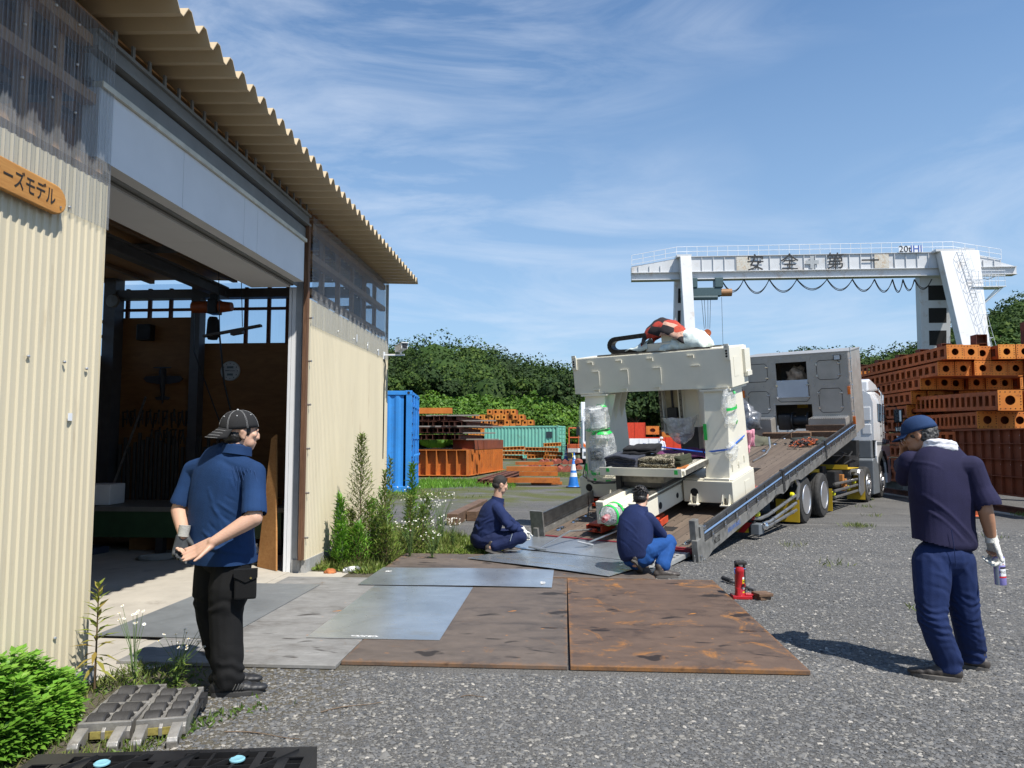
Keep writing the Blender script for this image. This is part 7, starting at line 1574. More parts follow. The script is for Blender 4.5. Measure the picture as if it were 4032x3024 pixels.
for px,Y_,lab in ((2238,62,'orange machine at the left edge of the white lorry in the far yard'),):
    x = (px-2230)/2886*Y_; t = thing('orange_machine', lab, 'work platform', (x,Y_,0)); b = MB(); 
    for q in (0,.85): b.box((x+q,Y_,.8),(x+q+.1,Y_+.1,2.6)); b.box((x+q,Y_+1,.8),(x+q+.1,Y_+1.1,2.6))
    for z in (2.5,1.7): b.box((x,Y_,z),(x+.95,Y_+.1,z+.1))
    b.box((x-.1,Y_,.45),(x+1.6,Y_+1.2,1.2)); b.build('platform_frame', m_co, t, bevel=.02)
    b = MB(); b.box((x-.05,Y_-.02,.5),(x+1.2,Y_-.005,.85)); b.build('white_panel', m_cw, t)
    for q in (x+.1,x+1.2): b = MB(); b.cyl((q,Y_,.25),(q,Y_+.3,.25),.25,n=14); b.build('wheel', m_tyre, t)

# ================================================================ small things in the foreground
# hydraulic jack
JX, JY = 1.645, 7.22; t = thing('bottle_jack', 'red hydraulic toe jack standing on the gravel right of the rusty plate', 'jack', (JX,JY,0)); m_jr = mat('jack_red', (.42,.012,.018), .3, var=.12, coat=.4, dirt=(.10,.02,.02), dscale=12, damt=.2)
b = MB(); b.cbox((JX-.13,JY-.09,.0),(JX+.13,JY+.10,.05),.012); b.cbox((JX+.05,JY-.06,.05),(JX+.15,JY+.08,.065),.006); b.build('jack_base', m_jr, t)
b = MB(); b.lathe((JX-.02,JY,.05),(0,0,1),[(.070,0),(.070,.015),(.062,.03),(.062,.30),(.066,.31),(.066,.345),(.055,.375),(.03,.385),(.0,.385)],24); b.cyl((JX-.06,JY-.06,.05),(JX-.06,JY-.06,.15),.025,n=12); b.cyl((JX+.02,JY-.075,.19),(JX+.03,JY-.03,.19),.025,n=12); b.build('cylinder', m_jr, t, smooth='auto')
b = MB(); b.cbox((JX-.07,JY+.045,.05),(JX+.075,JY+.085,.50),.008); b.cbox((JX-.07,JY-.05,.46),(JX+.075,JY+.085,.50),.01); b.build('toe_lift', mat('jack_black', (.03,.025,.022), .5, var=.3), t)
b = MB(); b.cyl((JX-.0,JY,.385),(JX-.0,JY,.46),.028,n=14); b.build('ram', m_alu, t, smooth='auto')
b = MB(); b.tube([(JX-.075,JY-.02,.33),(JX-.09,JY-.02,.36),(JX-.09,JY-.02,.405),(JX+.06,JY-.03,.405)],.006,6); b.build('carry_handle', mat('handle_blue', (.08,.2,.6), .4), t)
for (h0,h1,c) in ((.265,.295,m_paper),(.205,.262,mat('label_yellow', (.75,.62,.02), .4)),(.13,.195,m_paper),(.085,.10,MATS['label_yellow'])):
    b = MB(); b.grid(lambda u,v: (JX-.02+.0635*math.sin(.45+u*.75), JY-.0635*math.cos(.45+u*.75), h0+(h1-h0)*v), 6, 2); b.build('label_patch', c, t)
b = MB(); b.grid(lambda u,v: (JX-.02+.0642*math.sin(.6+u*.4), JY-.0642*math.cos(.6+u*.4), .225+.02*v), 4, 2); b.cyl((JX+.012,JY-.076,.19),(JX+.012,JY-.0775,.19),.017,n=10); b.build('pump_socket', m_black, t)
t.matrix_basis = t.matrix_basis @ Matrix.Scale(.69,4); t2 = thing('jack_handle', 'grey metal jack handle with a black grip lying behind the red jack', 'handle', (JX-.1,JY+.3,0)); b = MB(); b.cyl((JX+.02,JY+.80,.03),(JX+.20,JY+.30,.02),.015,n=10); b.build('bar', m_steelg, t2); b = MB(); b.cyl((JX+.005,JY+.84,.037),(JX+.06,JY+.69,.033),.024,n=12); b.build('grip', m_blackr, t2)
b = MB(tr(JX+.19,JY-.02,.033) @ rot('Z',18)); b.cbox((-.075,-.07,0),(.075,.07,.03),.006); solo(b,'wood_block','upper brown wood block on the small pair beside the jack','wood block',timber,tr(JX+.19,JY-.02,.033))
b = MB(tr(JX+.18,JY-.02,.0) @ rot('Z',30)); b.cbox((-.065,-.06,0),(.065,.06,.032),.006); solo(b,'wood_block','lower brown wood block under the other beside the jack','wood block',timber,tr(JX+.18,JY-.02,0))
# PET bottle and orange can in the weeds
t = thing('plastic_bottle', 'clear plastic drink bottle lying in the weeds by the far plate', 'bottle', (-2.42,8.32,0)); m_pet = clear_mat('bottle_plastic', (.92,.94,.95), .4)
b = MB(); b.lathe((-2.50,8.22,.035),(.8,.6,.03),[(.0,0),(.03,.002),(.033,.01),(.033,.06),(.031,.065),(.033,.07),(.033,.14),(.028,.165),(.013,.19),(.013,.205)],18); b.build('bottle_body', m_pet, t, smooth='auto'); b = MB(); b.lathe((-2.50+.8*.055,8.22+.6*.055,.0368),(.8,.6,.03),[(.0338,0),(.0338,.07)],18); b.build('bottle_label', m_paper, t); b = MB(); b.lathe((-2.50-.8*.0,8.22,.035),(-.8,-.6,0),[(.015,0),(.015,.015),(0,.015)],14); b.build('cap', m_whitep, t)
heap('rusty_scrap','small rusty orange scrap lump beside the drink bottle in the weeds','scrap',(-2.66,8.22,.0),(.07,.06,.05),mat('scrap_orange', (.40,.13,.04), .8, var=.4, bump=.5),5,I4,16,.5)
# twigs and dead stems
random.seed(8)
for k,(x,y,l_,a,lab) in enumerate(((-1.35,4.05,.35,.6,'dry twig on the gravel right of the shoes'),(-1.75,3.75,.42,-.1,'long bent dry stem in front of the roller skates'),(-.62,4.35,.14,.2,'short pale twig lying on the gravel near the brown plate'))):
    b = MB(); d = Vector((math.cos(a),math.sin(a),0)); n_ = Vector((-d.y,d.x,0)); b.tube([Vector((x,y,.008))+d*l_*u+n_*.02*math.sin(u*5) for u in np.linspace(0,1,8)],[.003]*4+[.002]*4,5); solo(b,'dry_twig',lab,'twig',mat('twig', (.16,.11,.07), .9),(x,y,0))
# aluminium roller skates (machine movers)
m_skal = mat('skate_aluminium', (.36,.345,.32), .42, metal=.5, var=.2, scale=9, bump=.2, dirt=(.16,.14,.12), dscale=14, damt=.35)
m_roll = mat('roller_dark', (.036,.034,.033), .6, var=.25, scale=10, bump=.2, bscale=50)
def mover(lab, o, ang, L_=.66, W_=.34, nrow=4, flip=False):
    B = tr(o[0],o[1],.0) @ rot('Z',ang); t = thing('machine_skate', lab, 'machine skate', B); w2 = W_/2
    def q(): return MB(B)
    for x in (-w2,-.009,w2-.018):
        b = q(); z1 = .095; b.prism([(0,.02),(.04,.0),(L_-.04,.0),(L_,.02),(L_,.06),(L_-.05,z1),(.05,z1),(0,.06)], x, x+.018, 'x'); b.build('side_frame', m_skal, t, bevel=.003)
    step = (L_-.05)/nrow
    b = q()
    for k in range(nrow//2+1): y = .02+k*step*2; b.box((-w2,y,.05),(w2,y+.022,.098))
    for k in range(nrow//2): y = .02+k*step*2+step-.0; b.box((-w2,y-.006,.07),(w2,y+.012,.094))
    b.build('cross_member', m_skal, t, bevel=.003)
    for x in (-w2+.012,w2-.062):
        b = q(); pr_ = [(0,.085),(-.05,.075),(-.12,.055),(-.13,.035),(-.12,.0),(-.06,.0),(0,.03)]; b.prism(pr_, x, x+.05, 'x'); lg_ = b.build('towing_lug', m_skal, t, bevel=.004)
        b = q(); b.cyl((x-.001,-.095,.028),(x+.051,-.095,.028),.016,n=14); b.build('pin_hole', m_black, lg_)
    for k in range(nrow):
        for x0,x1 in ((-w2+.026,-.014),(.016,w2-.024)):
            b = q(); y = .02+step*(k+.5)+.006; b.lathe((x0,y,.062),(1,0,0),[(.02,0),(.052,.0),(.058,.006),(.058,x1-x0-.006),(.052,x1-x0),(.02,x1-x0)],22); b.build('roller', m_roll, t, smooth='auto')
            b = q(); b.cyl((x1-.001,y,.062),(x1+.008,y,.062),.030,n=14); b.build('roller_hub', m_skal, t)
    b = q(); b.box((-.06,.005,.025),(.06,.012,.06)); b.build('rating_plate', mat('plate_yellow', (.30,.25,.07), .5, var=.3, scale=30), t)
    b = q(); b.cyl((w2,.30,.05),(w2+.03,.30,.05),.02,n=8); b.cbox((w2,.34,.03),(w2+.035,.42,.09),.005); b.cyl((w2+.02,.12,.07),(w2+.02,.42,.07),.008,n=6); b.build('side_clamp', m_chas, t)
    return t
s1 = mover('left aluminium machine skate with eight dark rollers, its lugs towards the camera', (-2.285,3.57), 13, .60,.25,4); s2 = mover('right aluminium machine skate beside the black shoe with a yellow rating plate', (-2.03,3.64), 17, .50,.235,4)
# black plastic pallet
PM = tr(-1.10,3.265,.0) @ rot('Z', 8.3); t = thing('plastic_pallet', 'black plastic pallet with two blue discs at the bottom edge of the picture', 'pallet', PM)
def pq(): return MB(PM)
b = pq(); LX_, LY_ = 1.18, .9; 
b.box((-LX_,-.035,.02),(0,0,.15)); b.box((-.035,-LY_,.02),(0,-.035,.15)); b.box((-LX_,-LY_,.02),(-LX_+.035,-.035,.15)); b.box((-LX_+.035,-.34,.10),(-.035,-.30,.15))
for k in range(1,11): b.box((-LX_+k*.107-.003,-.30,.11),(-LX_+k*.108+.003,-.035,.148))
for k in range(1,4): b.box((-LX_+.035,-.035-k*.066,.115),(-.035,-.031-k*.066,.1485))
for x0 in (-1.06,-.64,-.24):
    for dx in (0,.10): b.box((x0+dx,-.29,.135),(x0+dx+.035,-.04,.1495))
for (x,y) in ((-1.145,-.035),(-.17,-.035),(-.68,-.035)): b.box((x,y-.07,.144),(x+.135,y,.1505))
for (x,y) in ((-1.14,-.30),(-.62,-.30),(-.16,-.30)): b.box((x,y,.0),(x+.12,y+.26,.10))
b.box((-LX_+.03,-.31,.105),(-.03,-.03,.1065)); b.build('deck', m_black, t)
b = pq()
for k in range(5): b.add([(-LX_+.06+k*.21,-.30,.1487),(-LX_+.066+k*.21,-.30,.1487),(-LX_+.27+k*.21,-.04,.1487),(-LX_+.264+k*.21,-.04,.1487)],[(0,1,2,3)])
b.build('diagonal_rib', m_black, t, solid=.02)
for x in (-.86,-.31): b = pq(); b.lathe((x,-.115,.149),(0,0,1),[(.032,0),(.032,.005),(.026,.009),(.02,.006),(0,.006)],24); b.build('grip_disc', mat('disc_blue', (.20,.42,.50), .4), t, smooth='auto')
# ================================================================ people
def capsule_add(b, p0, r0, p1, r1, n=14):
    p0, p1 = Vector(p0), Vector(p1); d = p1-p0; l = d.length
    if l < 1e-5: b.ball(p0, r0, n); return
    d /= l; prof = []
    for k in range(5): a = math.pi/2*k/5; prof.append((r0*math.sin(a), -r0*math.cos(a)))
    prof.append((r0, 0)); prof.append((r1, l))
    for k in range(1,6): a = math.pi/2*k/5; prof.append((r1*math.cos(a), l+r1*math.sin(a)))
    prof[-1] = (0, l+r1); prof[0] = (0, -r0)
    b.lathe(p0, d, [(max(r,1e-5),h) for r,h in prof], n)
def chain(b, pts, n=14):
    for (p,r),(q,s) in zip(pts[:-1], pts[1:]): capsule_add(b, p, r, q, s, n)
def loft(b, secs, bx, n=32, m=26, e=2.5):
    """smooth closed body of elliptical sections: (centre, half width along bx, half depth)"""
    P_ = np.array([[*c, w_, d_] for c,w_,d_ in secs]); L_ = len(P_); out = []
    for t_ in np.linspace(0, L_-1, m):
        i = min(int(t_), L_-2); u = t_-i; p0,p1,p2,p3 = P_[max(i-1,0)],P_[i],P_[i+1],P_[min(i+2,L_-1)]
        out.append(.5*((2*p1)+(-p0+p2)*u+(2*p0-5*p1+4*p2-p3)*u*u+(-p0+3*p1-3*p2+p3)*u**3))
    out = np.array(out); ax0 = (out[1,:3]-out[0,:3]); ax1 = out[-1,:3]-out[-2,:3]; h0 = out[0].copy(); h1 = out[-1].copy(); pre = []; post = []
    for k in range(4,0,-1):
        a = math.pi/2*k/4; q = h0.copy(); q[:3] -= ax0/np.linalg.norm(ax0)*min(h0[3],h0[4])*.45*math.sin(a); q[3:] *= max(math.cos(a),.02); pre.append(q)
    for k in range(1,5):
        a = math.pi/2*k/4; q = h1.copy(); q[:3] += ax1/np.linalg.norm(ax1)*min(h1[3],h1[4])*.45*math.sin(a); q[3:] *= max(math.cos(a),.02); post.append(q)
    out = np.array(pre+list(out)+post); M2 = len(out); vs = []; fs = []
    for j in range(M2):
        ax = Vector(out[min(j+1,M2-1),:3]-out[max(j-1,0),:3]).normalized(); x = (Vector(bx)-ax*Vector(bx).dot(ax)).normalized(); y = ax.cross(x)
        for k in range(n):
            a = 2*math.pi*k/n; c_,s_ = math.cos(a), math.sin(a); r = 1/((abs(c_)**e+abs(s_)**e)**(1/e)); vs.append(Vector(out[j,:3])+x*c_*r*out[j,3]+y*s_*r*out[j,4])
    fs = [(j*n+k,j*n+(k+1)%n,(j+1)*n+(k+1)%n,(j+1)*n+k) for j in range(M2-1) for k in range(n)]+[tuple(range(n))[::-1],tuple(range((M2-1)*n,M2*n))]
    b.add(vs, fs)
def remesh(b, voxel, smooth=6, fac=.5):
    me = bpy.data.meshes.new('tmp'); me.from_pydata([tuple(v) for v in b.v], [], b.f); o = bpy.data.objects.new('tmp', me); COL.objects.link(o)
    m = o.modifiers.new('r','REMESH'); m.mode = 'VOXEL'; m.voxel_size = voxel; m.adaptivity = 0
    if smooth: s = o.modifiers.new('s','SMOOTH'); s.iterations = smooth; s.factor = fac
    dg = bpy.context.evaluated_depsgraph_get(); dg.update(); e = o.evaluated_get(dg).to_mesh()
    n = len(e.vertices); V = np.empty(n*3); e.vertices.foreach_get('co', V); V = V.reshape(-1,3); Nn = np.empty(n*3); e.vertices.foreach_get('normal', Nn); Nn = Nn.reshape(-1,3)
    F_ = [tuple(p.vertices) for p in e.polygons]; bpy.data.objects.remove(o); bpy.data.meshes.remove(me)
    return V, Nn, F_
def flesh(name, b, m, parent=None, voxel=.008, smooth=6, fold=None, cut=None, root=None):
    V, Nn, F_ = remesh(b, voxel, smooth)
    if name == 'shoes':
        q = MB(); q.v = [tuple(v) for v in V]; q.f = F_; q.mi = [0]*len(F_); return q.parts('shoe', m, parent, smooth=True)
    if fold is not None: V = V + Nn*fold(V, Nn)[:,None]
    if cut is not None:
        keep = cut(V); F_ = [f for f in F_ if all(keep[i] for i in f)]
    M_ = root if root is not None else parent_world(parent); A = np.array(M_.inverted()); V = V @ A[:3,:3].T+A[:3,3]
    me = bpy.data.meshes.new(name); me.from_pydata(V.tolist(), [], F_); me.materials.append(m); me.polygons.foreach_set('use_smooth', [True]*len(me.polygons)); me.validate(); me.update()
    if cut is not None:
        bm = bmesh.new(); bm.from_mesh(me); bmesh.ops.delete(bm, geom=[v for v in bm.verts if not v.link_faces], context='VERTS'); bm.to_mesh(me); bm.free()
    o = bpy.data.objects.new(name, me); COL.objects.link(o)
    if root is not None: o.matrix_basis = root
    else: o.parent = parent
    return o
def nz(V, s, seed=0):
    return np.array([noise.noise(Vector((v[0]*s[0]+seed, v[1]*s[1], v[2]*s[2]))) for v in V])
def arms_off(base, *arms):
    def f(V):
        k = base(V)
        for p0, p1, t_, *mx_ in arms:
            p0 = np.array(p0); d = np.array(p1)-p0; l2 = d @ d; u = ((V-p0) @ d)/l2; r = np.linalg.norm(V-p0-u[:,None]*d, axis=1); k &= ~((u > t_) & (r < .125) & (u < 1.5) & (V[:,0] > (mx_[0] if mx_ else -99)))
        return k
    return f
def cloth_fold(amt, s=(6,6,14), seed=0, extra=None):
    def f(V, Nn):
        a = nz(V, s, seed); c = nz(V, tuple(q*2.3 for q in s), seed+5)
        r = (1-np.abs(a)*2.2)*amt+c*amt*.5
        if extra is not None: r += extra(V)
        return r
    return f
def fabric(name, col, rough=.85, sheen=.15):
    if name in MATS: return MATS[name]
    m = mat(name, col, rough, var=.14, scale=5, bump=.25, bscale=220, sheen=0, spec=.25); return m
m_skin = mat('skin', (.56,.335,.235), .5, var=.06, scale=9, bump=.08, bscale=90); m_skin.node_tree.nodes['Principled BSDF'].inputs['Subsurface Weight'].default_value = .12; m_skin.node_tree.nodes['Principled BSDF'].inputs['Subsurface Radius'].default_value = (.01,.004,.002)
m_skind = mat('tanned_skin', (.40,.205,.12), .5, var=.08, scale=9, bump=.1, bscale=90)
m_hair = mat('black_hair', (.012,.010,.009), .45, var=.4, scale=60, bump=.6, bscale=90); m_hairg = mat('greying_hair', (.07,.068,.065), .6, var=.8, scale=70, bump=.7, bscale=90)
m_polo = fabric('blue_polo', (.010,.036,.108)); m_black_t = fabric('black_trousers', (.007,.007,.0075)); m_navy = fabric('navy_jacket', (.012,.022,.078)); m_navyt = fabric('navy_trousers', (.010,.017,.060)); m_workb = fabric('work_blue', (.012,.065,.23)); m_polo2 = fabric('dark_navy_polo', (.017,.016,.048)); m_trou2 = fabric('blue_work_trousers', (.010,.022,.082))
m_capb = fabric('black_cap', (.020,.020,.021)); m_capn = fabric('navy_cap', (.018,.045,.12)); m_stitch = mat('white_stitch', (.38,.38,.38), .8); m_towel = fabric('white_towel', (.72,.72,.76), .95, .5)
m_shoe = mat('black_shoe', (.016,.016,.017), .5, var=.2, bump=.2); m_sole = mat('shoe_sole', (.11,.10,.09), .8); m_shoeb = mat('brown_shoe', (.055,.045,.038), .55, var=.3, bump=.3)
m_glg = mat('grey_glove', (.05,.055,.06), .7, var=.4, scale=8); m_glc = mat('glove_cuff', (.38,.37,.34), .9, bump=.4, bscale=120); m_glw = mat('white_glove', (.62,.61,.56), .85, var=.15, scale=12, bump=.4, bscale=120)
def head(b, c, fwd, upv=(0,0,1), s=1.0, ears=True):
    """skull, jaw, nose, ears, brow; c = centre of skull; returns frame (x = right, y = forward, z = up)"""
    f = Vector(fwd).normalized(); u = Vector(upv).normalized(); r = f.cross(u).normalized(); u = r.cross(f); M_ = frame(c, r, f, u); R = M_.to_3x3()
    def el(p, rad): b.ball(M_ @ (Vector(p)*s), tuple(q*s for q in rad), 18, R=R)
    el((0,-.012,.022),(.078,.096,.092)); el((0,.022,-.035),(.066,.074,.078)); el((0,.050,-.082),(.046,.042,.034)); el((.030,.045,-.06),(.034,.038,.038)); el((-.030,.045,-.06),(.034,.038,.038))
    el((0,.086,.018),(.050,.016,.016)); el((0,.098,-.018),(.012,.020,.026)); el((0,.104,-.030),(.017,.014,.012)); el((.017,.088,-.030),(.012,.012,.010)); el((-.017,.088,-.030),(.012,.012,.010))
    el((0,.087,-.060),(.026,.014,.007)); el((0,.085,-.070),(.023,.014,.008)); el((.04,.066,-.012),(.026,.022,.022)); el((-.04,.066,-.012),(.026,.022,.022))
    if ears:
        for q in (1,-1): 
            el((.078*q,-.005,-.012),(.008,.022,.032)); el((.083*q,-.014,.006),(.009,.014,.018)); el((.078*q,.0,-.036),(.008,.012,.012))
    return M_
def facial(M_, par, s=1.0):
    b = MB()
    for q in (1,-1): b.ball(M_ @ Vector((.031*q,.083,.002))*1, .0115*s, 10)
    b.parts('eye', mat('eye_white', (.55,.52,.50), .3), par); b = MB()
    for q in (1,-1): b.ball(M_ @ Vector((.031*q,.091,.002)), .0055*s, 8)
    b.parts('iris', mat('iris', (.02,.012,.01), .2), par); b = MB()
    for q in (1,-1): b.tube([M_ @ Vector((.016*q,.098,.022)), M_ @ Vector((.032*q,.094,.027)), M_ @ Vector((.050*q,.080,.022))],.0038,5)
    b.parts('eyebrow', m_hair, par)
def finger_hand(b, wrist, d, palm_n, thumb_side, curl=.35, s=1.0, spread=.10, grip=None):
    """palm + five fingers. d: wrist->fingers, palm_n: normal of the palm (fingers curl towards it), thumb_side: unit towards thumb"""
    d = Vector(d).normalized(); pn = Vector(palm_n).normalized(); pn = (pn-d*pn.dot(d)).normalized(); ts = d.cross(pn); ts = ts if ts.dot(Vector(thumb_side)) > 0 else -ts; w = Vector(wrist)
    for k, o in enumerate((-.028,-.010,.010,.028)): capsule_add(b, w+ts*o*.7*s+d*.012*s, .0165*s, w+ts*o*s+d*.078*s, .0125*s, 8)
    lens = (.060,.076,.082,.074); offs = (-.031,-.011,.010,.030); curls = curl if hasattr(curl,'__len__') else (curl*1.15,curl*1.05,curl,curl*.85)
    for k in range(4):
        p = w+ts*offs[k]*s+d*.082*s; dir_ = (d+ts*(offs[k]*spread*20)*.25).normalized(); a = 0; L0 = lens[k]*s
        for j,(fl,r0,r1) in enumerate(((.45,.0098,.0092),(.31,.0090,.0084),(.24,.0082,.0070))):
            a += curls[k]*(.8,1.1,.7)[j]; q = p+(dir_*math.cos(a)+pn*math.sin(a))*L0*fl; capsule_add(b, p, r0*s, q, r1*s, 8); p = q
    p = w+ts*.026*s+d*.020*s+pn*.006*s; a = .75
    for fl,r0,r1,da in ((.038,.015,.012,0),(.030,.0115,.0105,-.25),(.025,.010,.008,-.25)):
        q = p+((d*math.cos(a)+ts*math.sin(a))*.92+pn*.35).normalized()*fl*s; capsule_add(b, p, r0*s, q, r1*s, 8); p = q; a += da
def shoe(b, bs, heel, toe, s=1.0, up=(0,0,1)):
    h, t = Vector(heel), Vector(toe); d = (t-h).normalized(); L_ = (t-h).length; u = Vector(up); u = (u-d*u.dot(d)).normalized(); x = d.cross(u)
    R = frame((0,0,0), x, d, u).to_3x3()
    for f_, w_, hh in ((.14,.036,.060),(.30,.038,.070),(.45,.042,.058),(.62,.048,.046),(.80,.047,.036),(.90,.038,.030)): b.ball(h+d*L_*f_+u*(.018+hh*.45)*s, (w_*s,.052*s,hh*.75*s), 12, R=R)
    capsule_add(b, h+d*L_*.22+u*.06*s, .040*s, h+d*L_*.20+u*.11*s, .042*s, 12)
    out = []
    for k in range(24):
        a = 2*math.pi*k/24; f_ = .5-.5*math.cos(a); w_ = .040+.014*math.sin(math.pi*f_**1.4); w_ = w_*abs(math.sin(a))**.6*(1 if math.sin(a) > 0 else -1); out.append((w_*s, f_*L_))
    bs.prism([(q[0],q[1]) for q in out][::-1], 0, .028*s, 'z', frame(h, x, d, u))
def person(lab, root, cat='person'):
    return None
def mklegs(b, hipL, hipR, kL, kR, aL, aR, rs=(.105,.098,.078,.068,.075)):
    for h,k,a in ((hipL,kL,aL),(hipR,kR,aR)):
        h,k,a = Vector(h),Vector(k),Vector(a); chain(b, [(h,rs[0]),(h.lerp(k,.5),rs[1]),(k,rs[2]),(k.lerp(a,.4),rs[3]),(a,rs[4])])

# ---------------------------------------------------------------- 1: man in blue polo, hands behind his back
Y1 = 4.38; J = lambda px,py,Y=Y1: PY(px,py,Y)
RB = tr(-2.03,4.38,0)
hc = Vector(J(948,1700,4.42)); hf = Vector((.78,.62,-.08))      # head centre, looking right and away
neck = Vector(J(930,1770,4.40)); chest = Vector(J(880,1880,4.40)); belly = Vector(J(880,2020,4.44)); pelv = Vector(J(878,2180,4.42))
bf = Vector((.45,.89,0)).normalized(); bx = Vector((bf.y,-bf.x,0))   # body forward / body right
shR = Vector(J(1000,1862,4.34)); shL = Vector(J(762,1852,4.50)); elR = Vector(J(1000,2040,4.24)); elL = Vector(J(706,2010,4.46)); wrR = Vector(J(838,2135,4.14)); wrL = Vector(J(722,2105,4.30))
hipR = pelv+bx*.09-Vector((0,0,.05)); hipL = pelv-bx*.09-Vector((0,0,.05))
anR = Vector((-1.995,4.30,.10)); anL = Vector((-2.085,4.46,.10)); knR = Vector(J(888,2420,4.34)); knL = Vector(J(832,2420,4.50))
b = MB(); MH = head(b, hc, hf, (.02,-.04,1), 1.02)
chain(b, [(hc+Vector((-.02,-.01,-.05)),.062),(neck,.060),(chest+Vector((0,0,.06)),.07)]); chain(b, [(chest,.11),(belly,.13),(pelv,.12)])
chain(b, [(shR,.055),(elR,.050),(elR.lerp(wrR,.3),.047),(wrR,.030)]); chain(b, [(shL,.055),(elL,.050),(elL.lerp(wrL,.3),.046),(wrL,.031)])
chain(b, [(chest,.08),(shR,.055)]); chain(b, [(chest,.08),(shL,.055)]); mklegs(b, hipL, hipR, knL, knR, anL, anR, (.09,.08,.055,.055,.04))
dR = (Vector(J(770,2160,4.14))-wrR).normalized(); finger_hand(b, wrR, dR+Vector((0,-.1,-.16)), (-.1,-.75,.5), (.0,-.3,-1), (.16,.12,.10,.16), 1.15, .16)
dL = Vector((-.10,-.1,-1)); finger_hand(b, wrL, dL, (.4,-.6,0), (1,-.2,0), (.8,.7,.6,.4), .82)
man1 = flesh('person', b, m_skin, voxel=.0062, smooth=5, root=RB); tag(man1, 'stocky man in a blue polo shirt and backward black cap, hands clasped behind his back', 'person'); facial(MH, man1)
b = MB(); S_ = lambda p, r: (Vector(p), r)
# torso of the shirt as stacked ellipsoids
RBd = frame((0,0,0), bx, bf, (0,0,1)).to_3x3()
T_ = lambda pc,z,Y,w_,d_: (Vector((PY(pc,1735,Y).x, Y, z)), w_, d_)
loft(b, [T_(905,1.43,4.41,.085,.075),T_(892,1.37,4.42,.165,.105),T_(882,1.28,4.42,.205,.130),T_(880,1.15,4.43,.212,.150),T_(880,1.02,4.44,.206,.160),T_(882,.90,4.44,.205,.163),T_(884,.80,4.43,.216,.168),T_(887,.73,4.43,.220,.168)], bx)
chain(b, [(neck+Vector((0,0,-.005)),.070),(chest+Vector((0,0,.09)),.085)])
chain(b, [(chest+Vector((0,0,.10)),.085),(shR+Vector((0,0,.0)),.070),(shR.lerp(elR,.45),.067),(shR.lerp(elR,.86),.073)]); chain(b, [(chest+Vector((0,0,.08)),.085),(shL+Vector((0,0,.0)),.064),(shL.lerp(elL,.45),.064),(shL.lerp(elL,.80),.070)])
def dfold(segs, amp=1.0):
    def f(V):
        r = np.zeros(len(V))
        for (x0,z0,x1,z1,w_,a_) in segs:
            dx, dz = x1-x0, z1-z0; L2 = dx*dx+dz*dz; t_ = np.clip(((V[:,0]-x0)*dx+(V[:,2]-z0)*dz)/L2,0,1); d_ = np.sqrt((V[:,0]-x0-t_*dx)**2+(V[:,2]-z0-t_*dz-.02*np.sin(t_*3))**2); r += amp*a_*np.exp(-(d_/w_)**2)*np.sin(math.pi*np.clip(t_,.06,.94))
        return r
    return f
f1 = dfold([(-2.06,1.12,-1.88,.93,.010,.016),(-2.05,1.05,-1.90,.88,.010,-.012),(-2.10,1.10,-1.95,.86,.011,.018),(-2.12,1.0,-2.0,.84,.010,-.012),(-2.00,1.26,-1.92,1.0,.009,.014),(-2.16,.95,-2.05,.83,.011,.014),(-2.02,1.16,-1.89,1.02,.008,-.010),(-1.93,1.18,-1.86,1.05,.008,.010),(-2.22,.86,-1.9,.80,.012,.010),(-2.14,1.2,-2.04,.95,.012,.010)], 1.15)
shirt = flesh('shirt', b, m_polo, man1, .0065, 6, cloth_fold(.003,(4,4,3),1,f1), arms_off(lambda V: V[:,2] > .745, (shR,elR,.93), (shL,elL,.88)))
b = MB(); q = J(1000,1805,4.36)
b.lathe(neck+Vector((0,0,-.03)), (.12,.1,1), [(.088,0),(.084,.03),(.080,.055),(.086,.052),(.094,.0)], 20); b.build('collar', m_polo, man1, smooth='auto')
b = MB()
for k in range(7):
    a = shR+Vector((-.10+.022*k,-.072,.045-.004*k)); b.tube([a, a+Vector((.03,-.004,-.09))],.0012,4)
b.parts('shoulder_stitching', mat('blue_stitch', (.02,.06,.18), .8), shirt)
b = MB(); b.ball(pelv+Vector((0,0,.0)), (.180,.140,.12), 18, R=RBd)
for h,k_,a,r_ in ((hipL,knL,anL,1),(hipR,knR,anR,1.04)):
    chain(b, [(h,.106*r_),(h.lerp(k_,.5),.112*r_),(k_,.092*r_),(k_.lerp(a,.5),.088*r_),(a+Vector((0,0,.03)),.084*r_),(a+Vector((.01,0,-.02)),.080)])
def f2(V): z = V[:,2]; w_ = nz(V,(9,9,9),3)*6; return np.where(z < .32, .006*np.sin(z*75+V[:,0]*22+w_)*np.clip((.32-z)/.2,0,1), 0)+.006*np.exp(-((z-.52)/.05)**2)*np.sin(V[:,0]*14+z*50+w_)
flesh('trousers', b, m_black_t, man1, .007, 5, cloth_fold(.005,(5,5,4),7,f2), lambda V: V[:,2] > .055)
Mp = frame(J(966,2300,4.24), (.80,.35,-.0), (.35,-.8,.1), (0,0,1)); Mp = frame(J(966,2300,4.25), Vector((.93,.36,0)), Vector((-.36,.93,0)), (0,0,1))
b = MB(Mp); b.cbox((-.062,.0,-.09),(.062,.05,.05),.012); pk = b.build('cargo_pocket', m_black_t, man1); b = MB(Mp); b.prism([(-.066,.085),(.066,.085),(.066,.035),(0,.01),(-.066,.045)],-.008,.04,'y'); b.build('pocket_flap', m_black_t, pk); b = MB(Mp); b.cyl((.03,-.009,.035),(.03,-.013,.035),.006,n=10); b.build('brass_button', mat('brass', (.6,.45,.15), .3, metal=.9), pk)
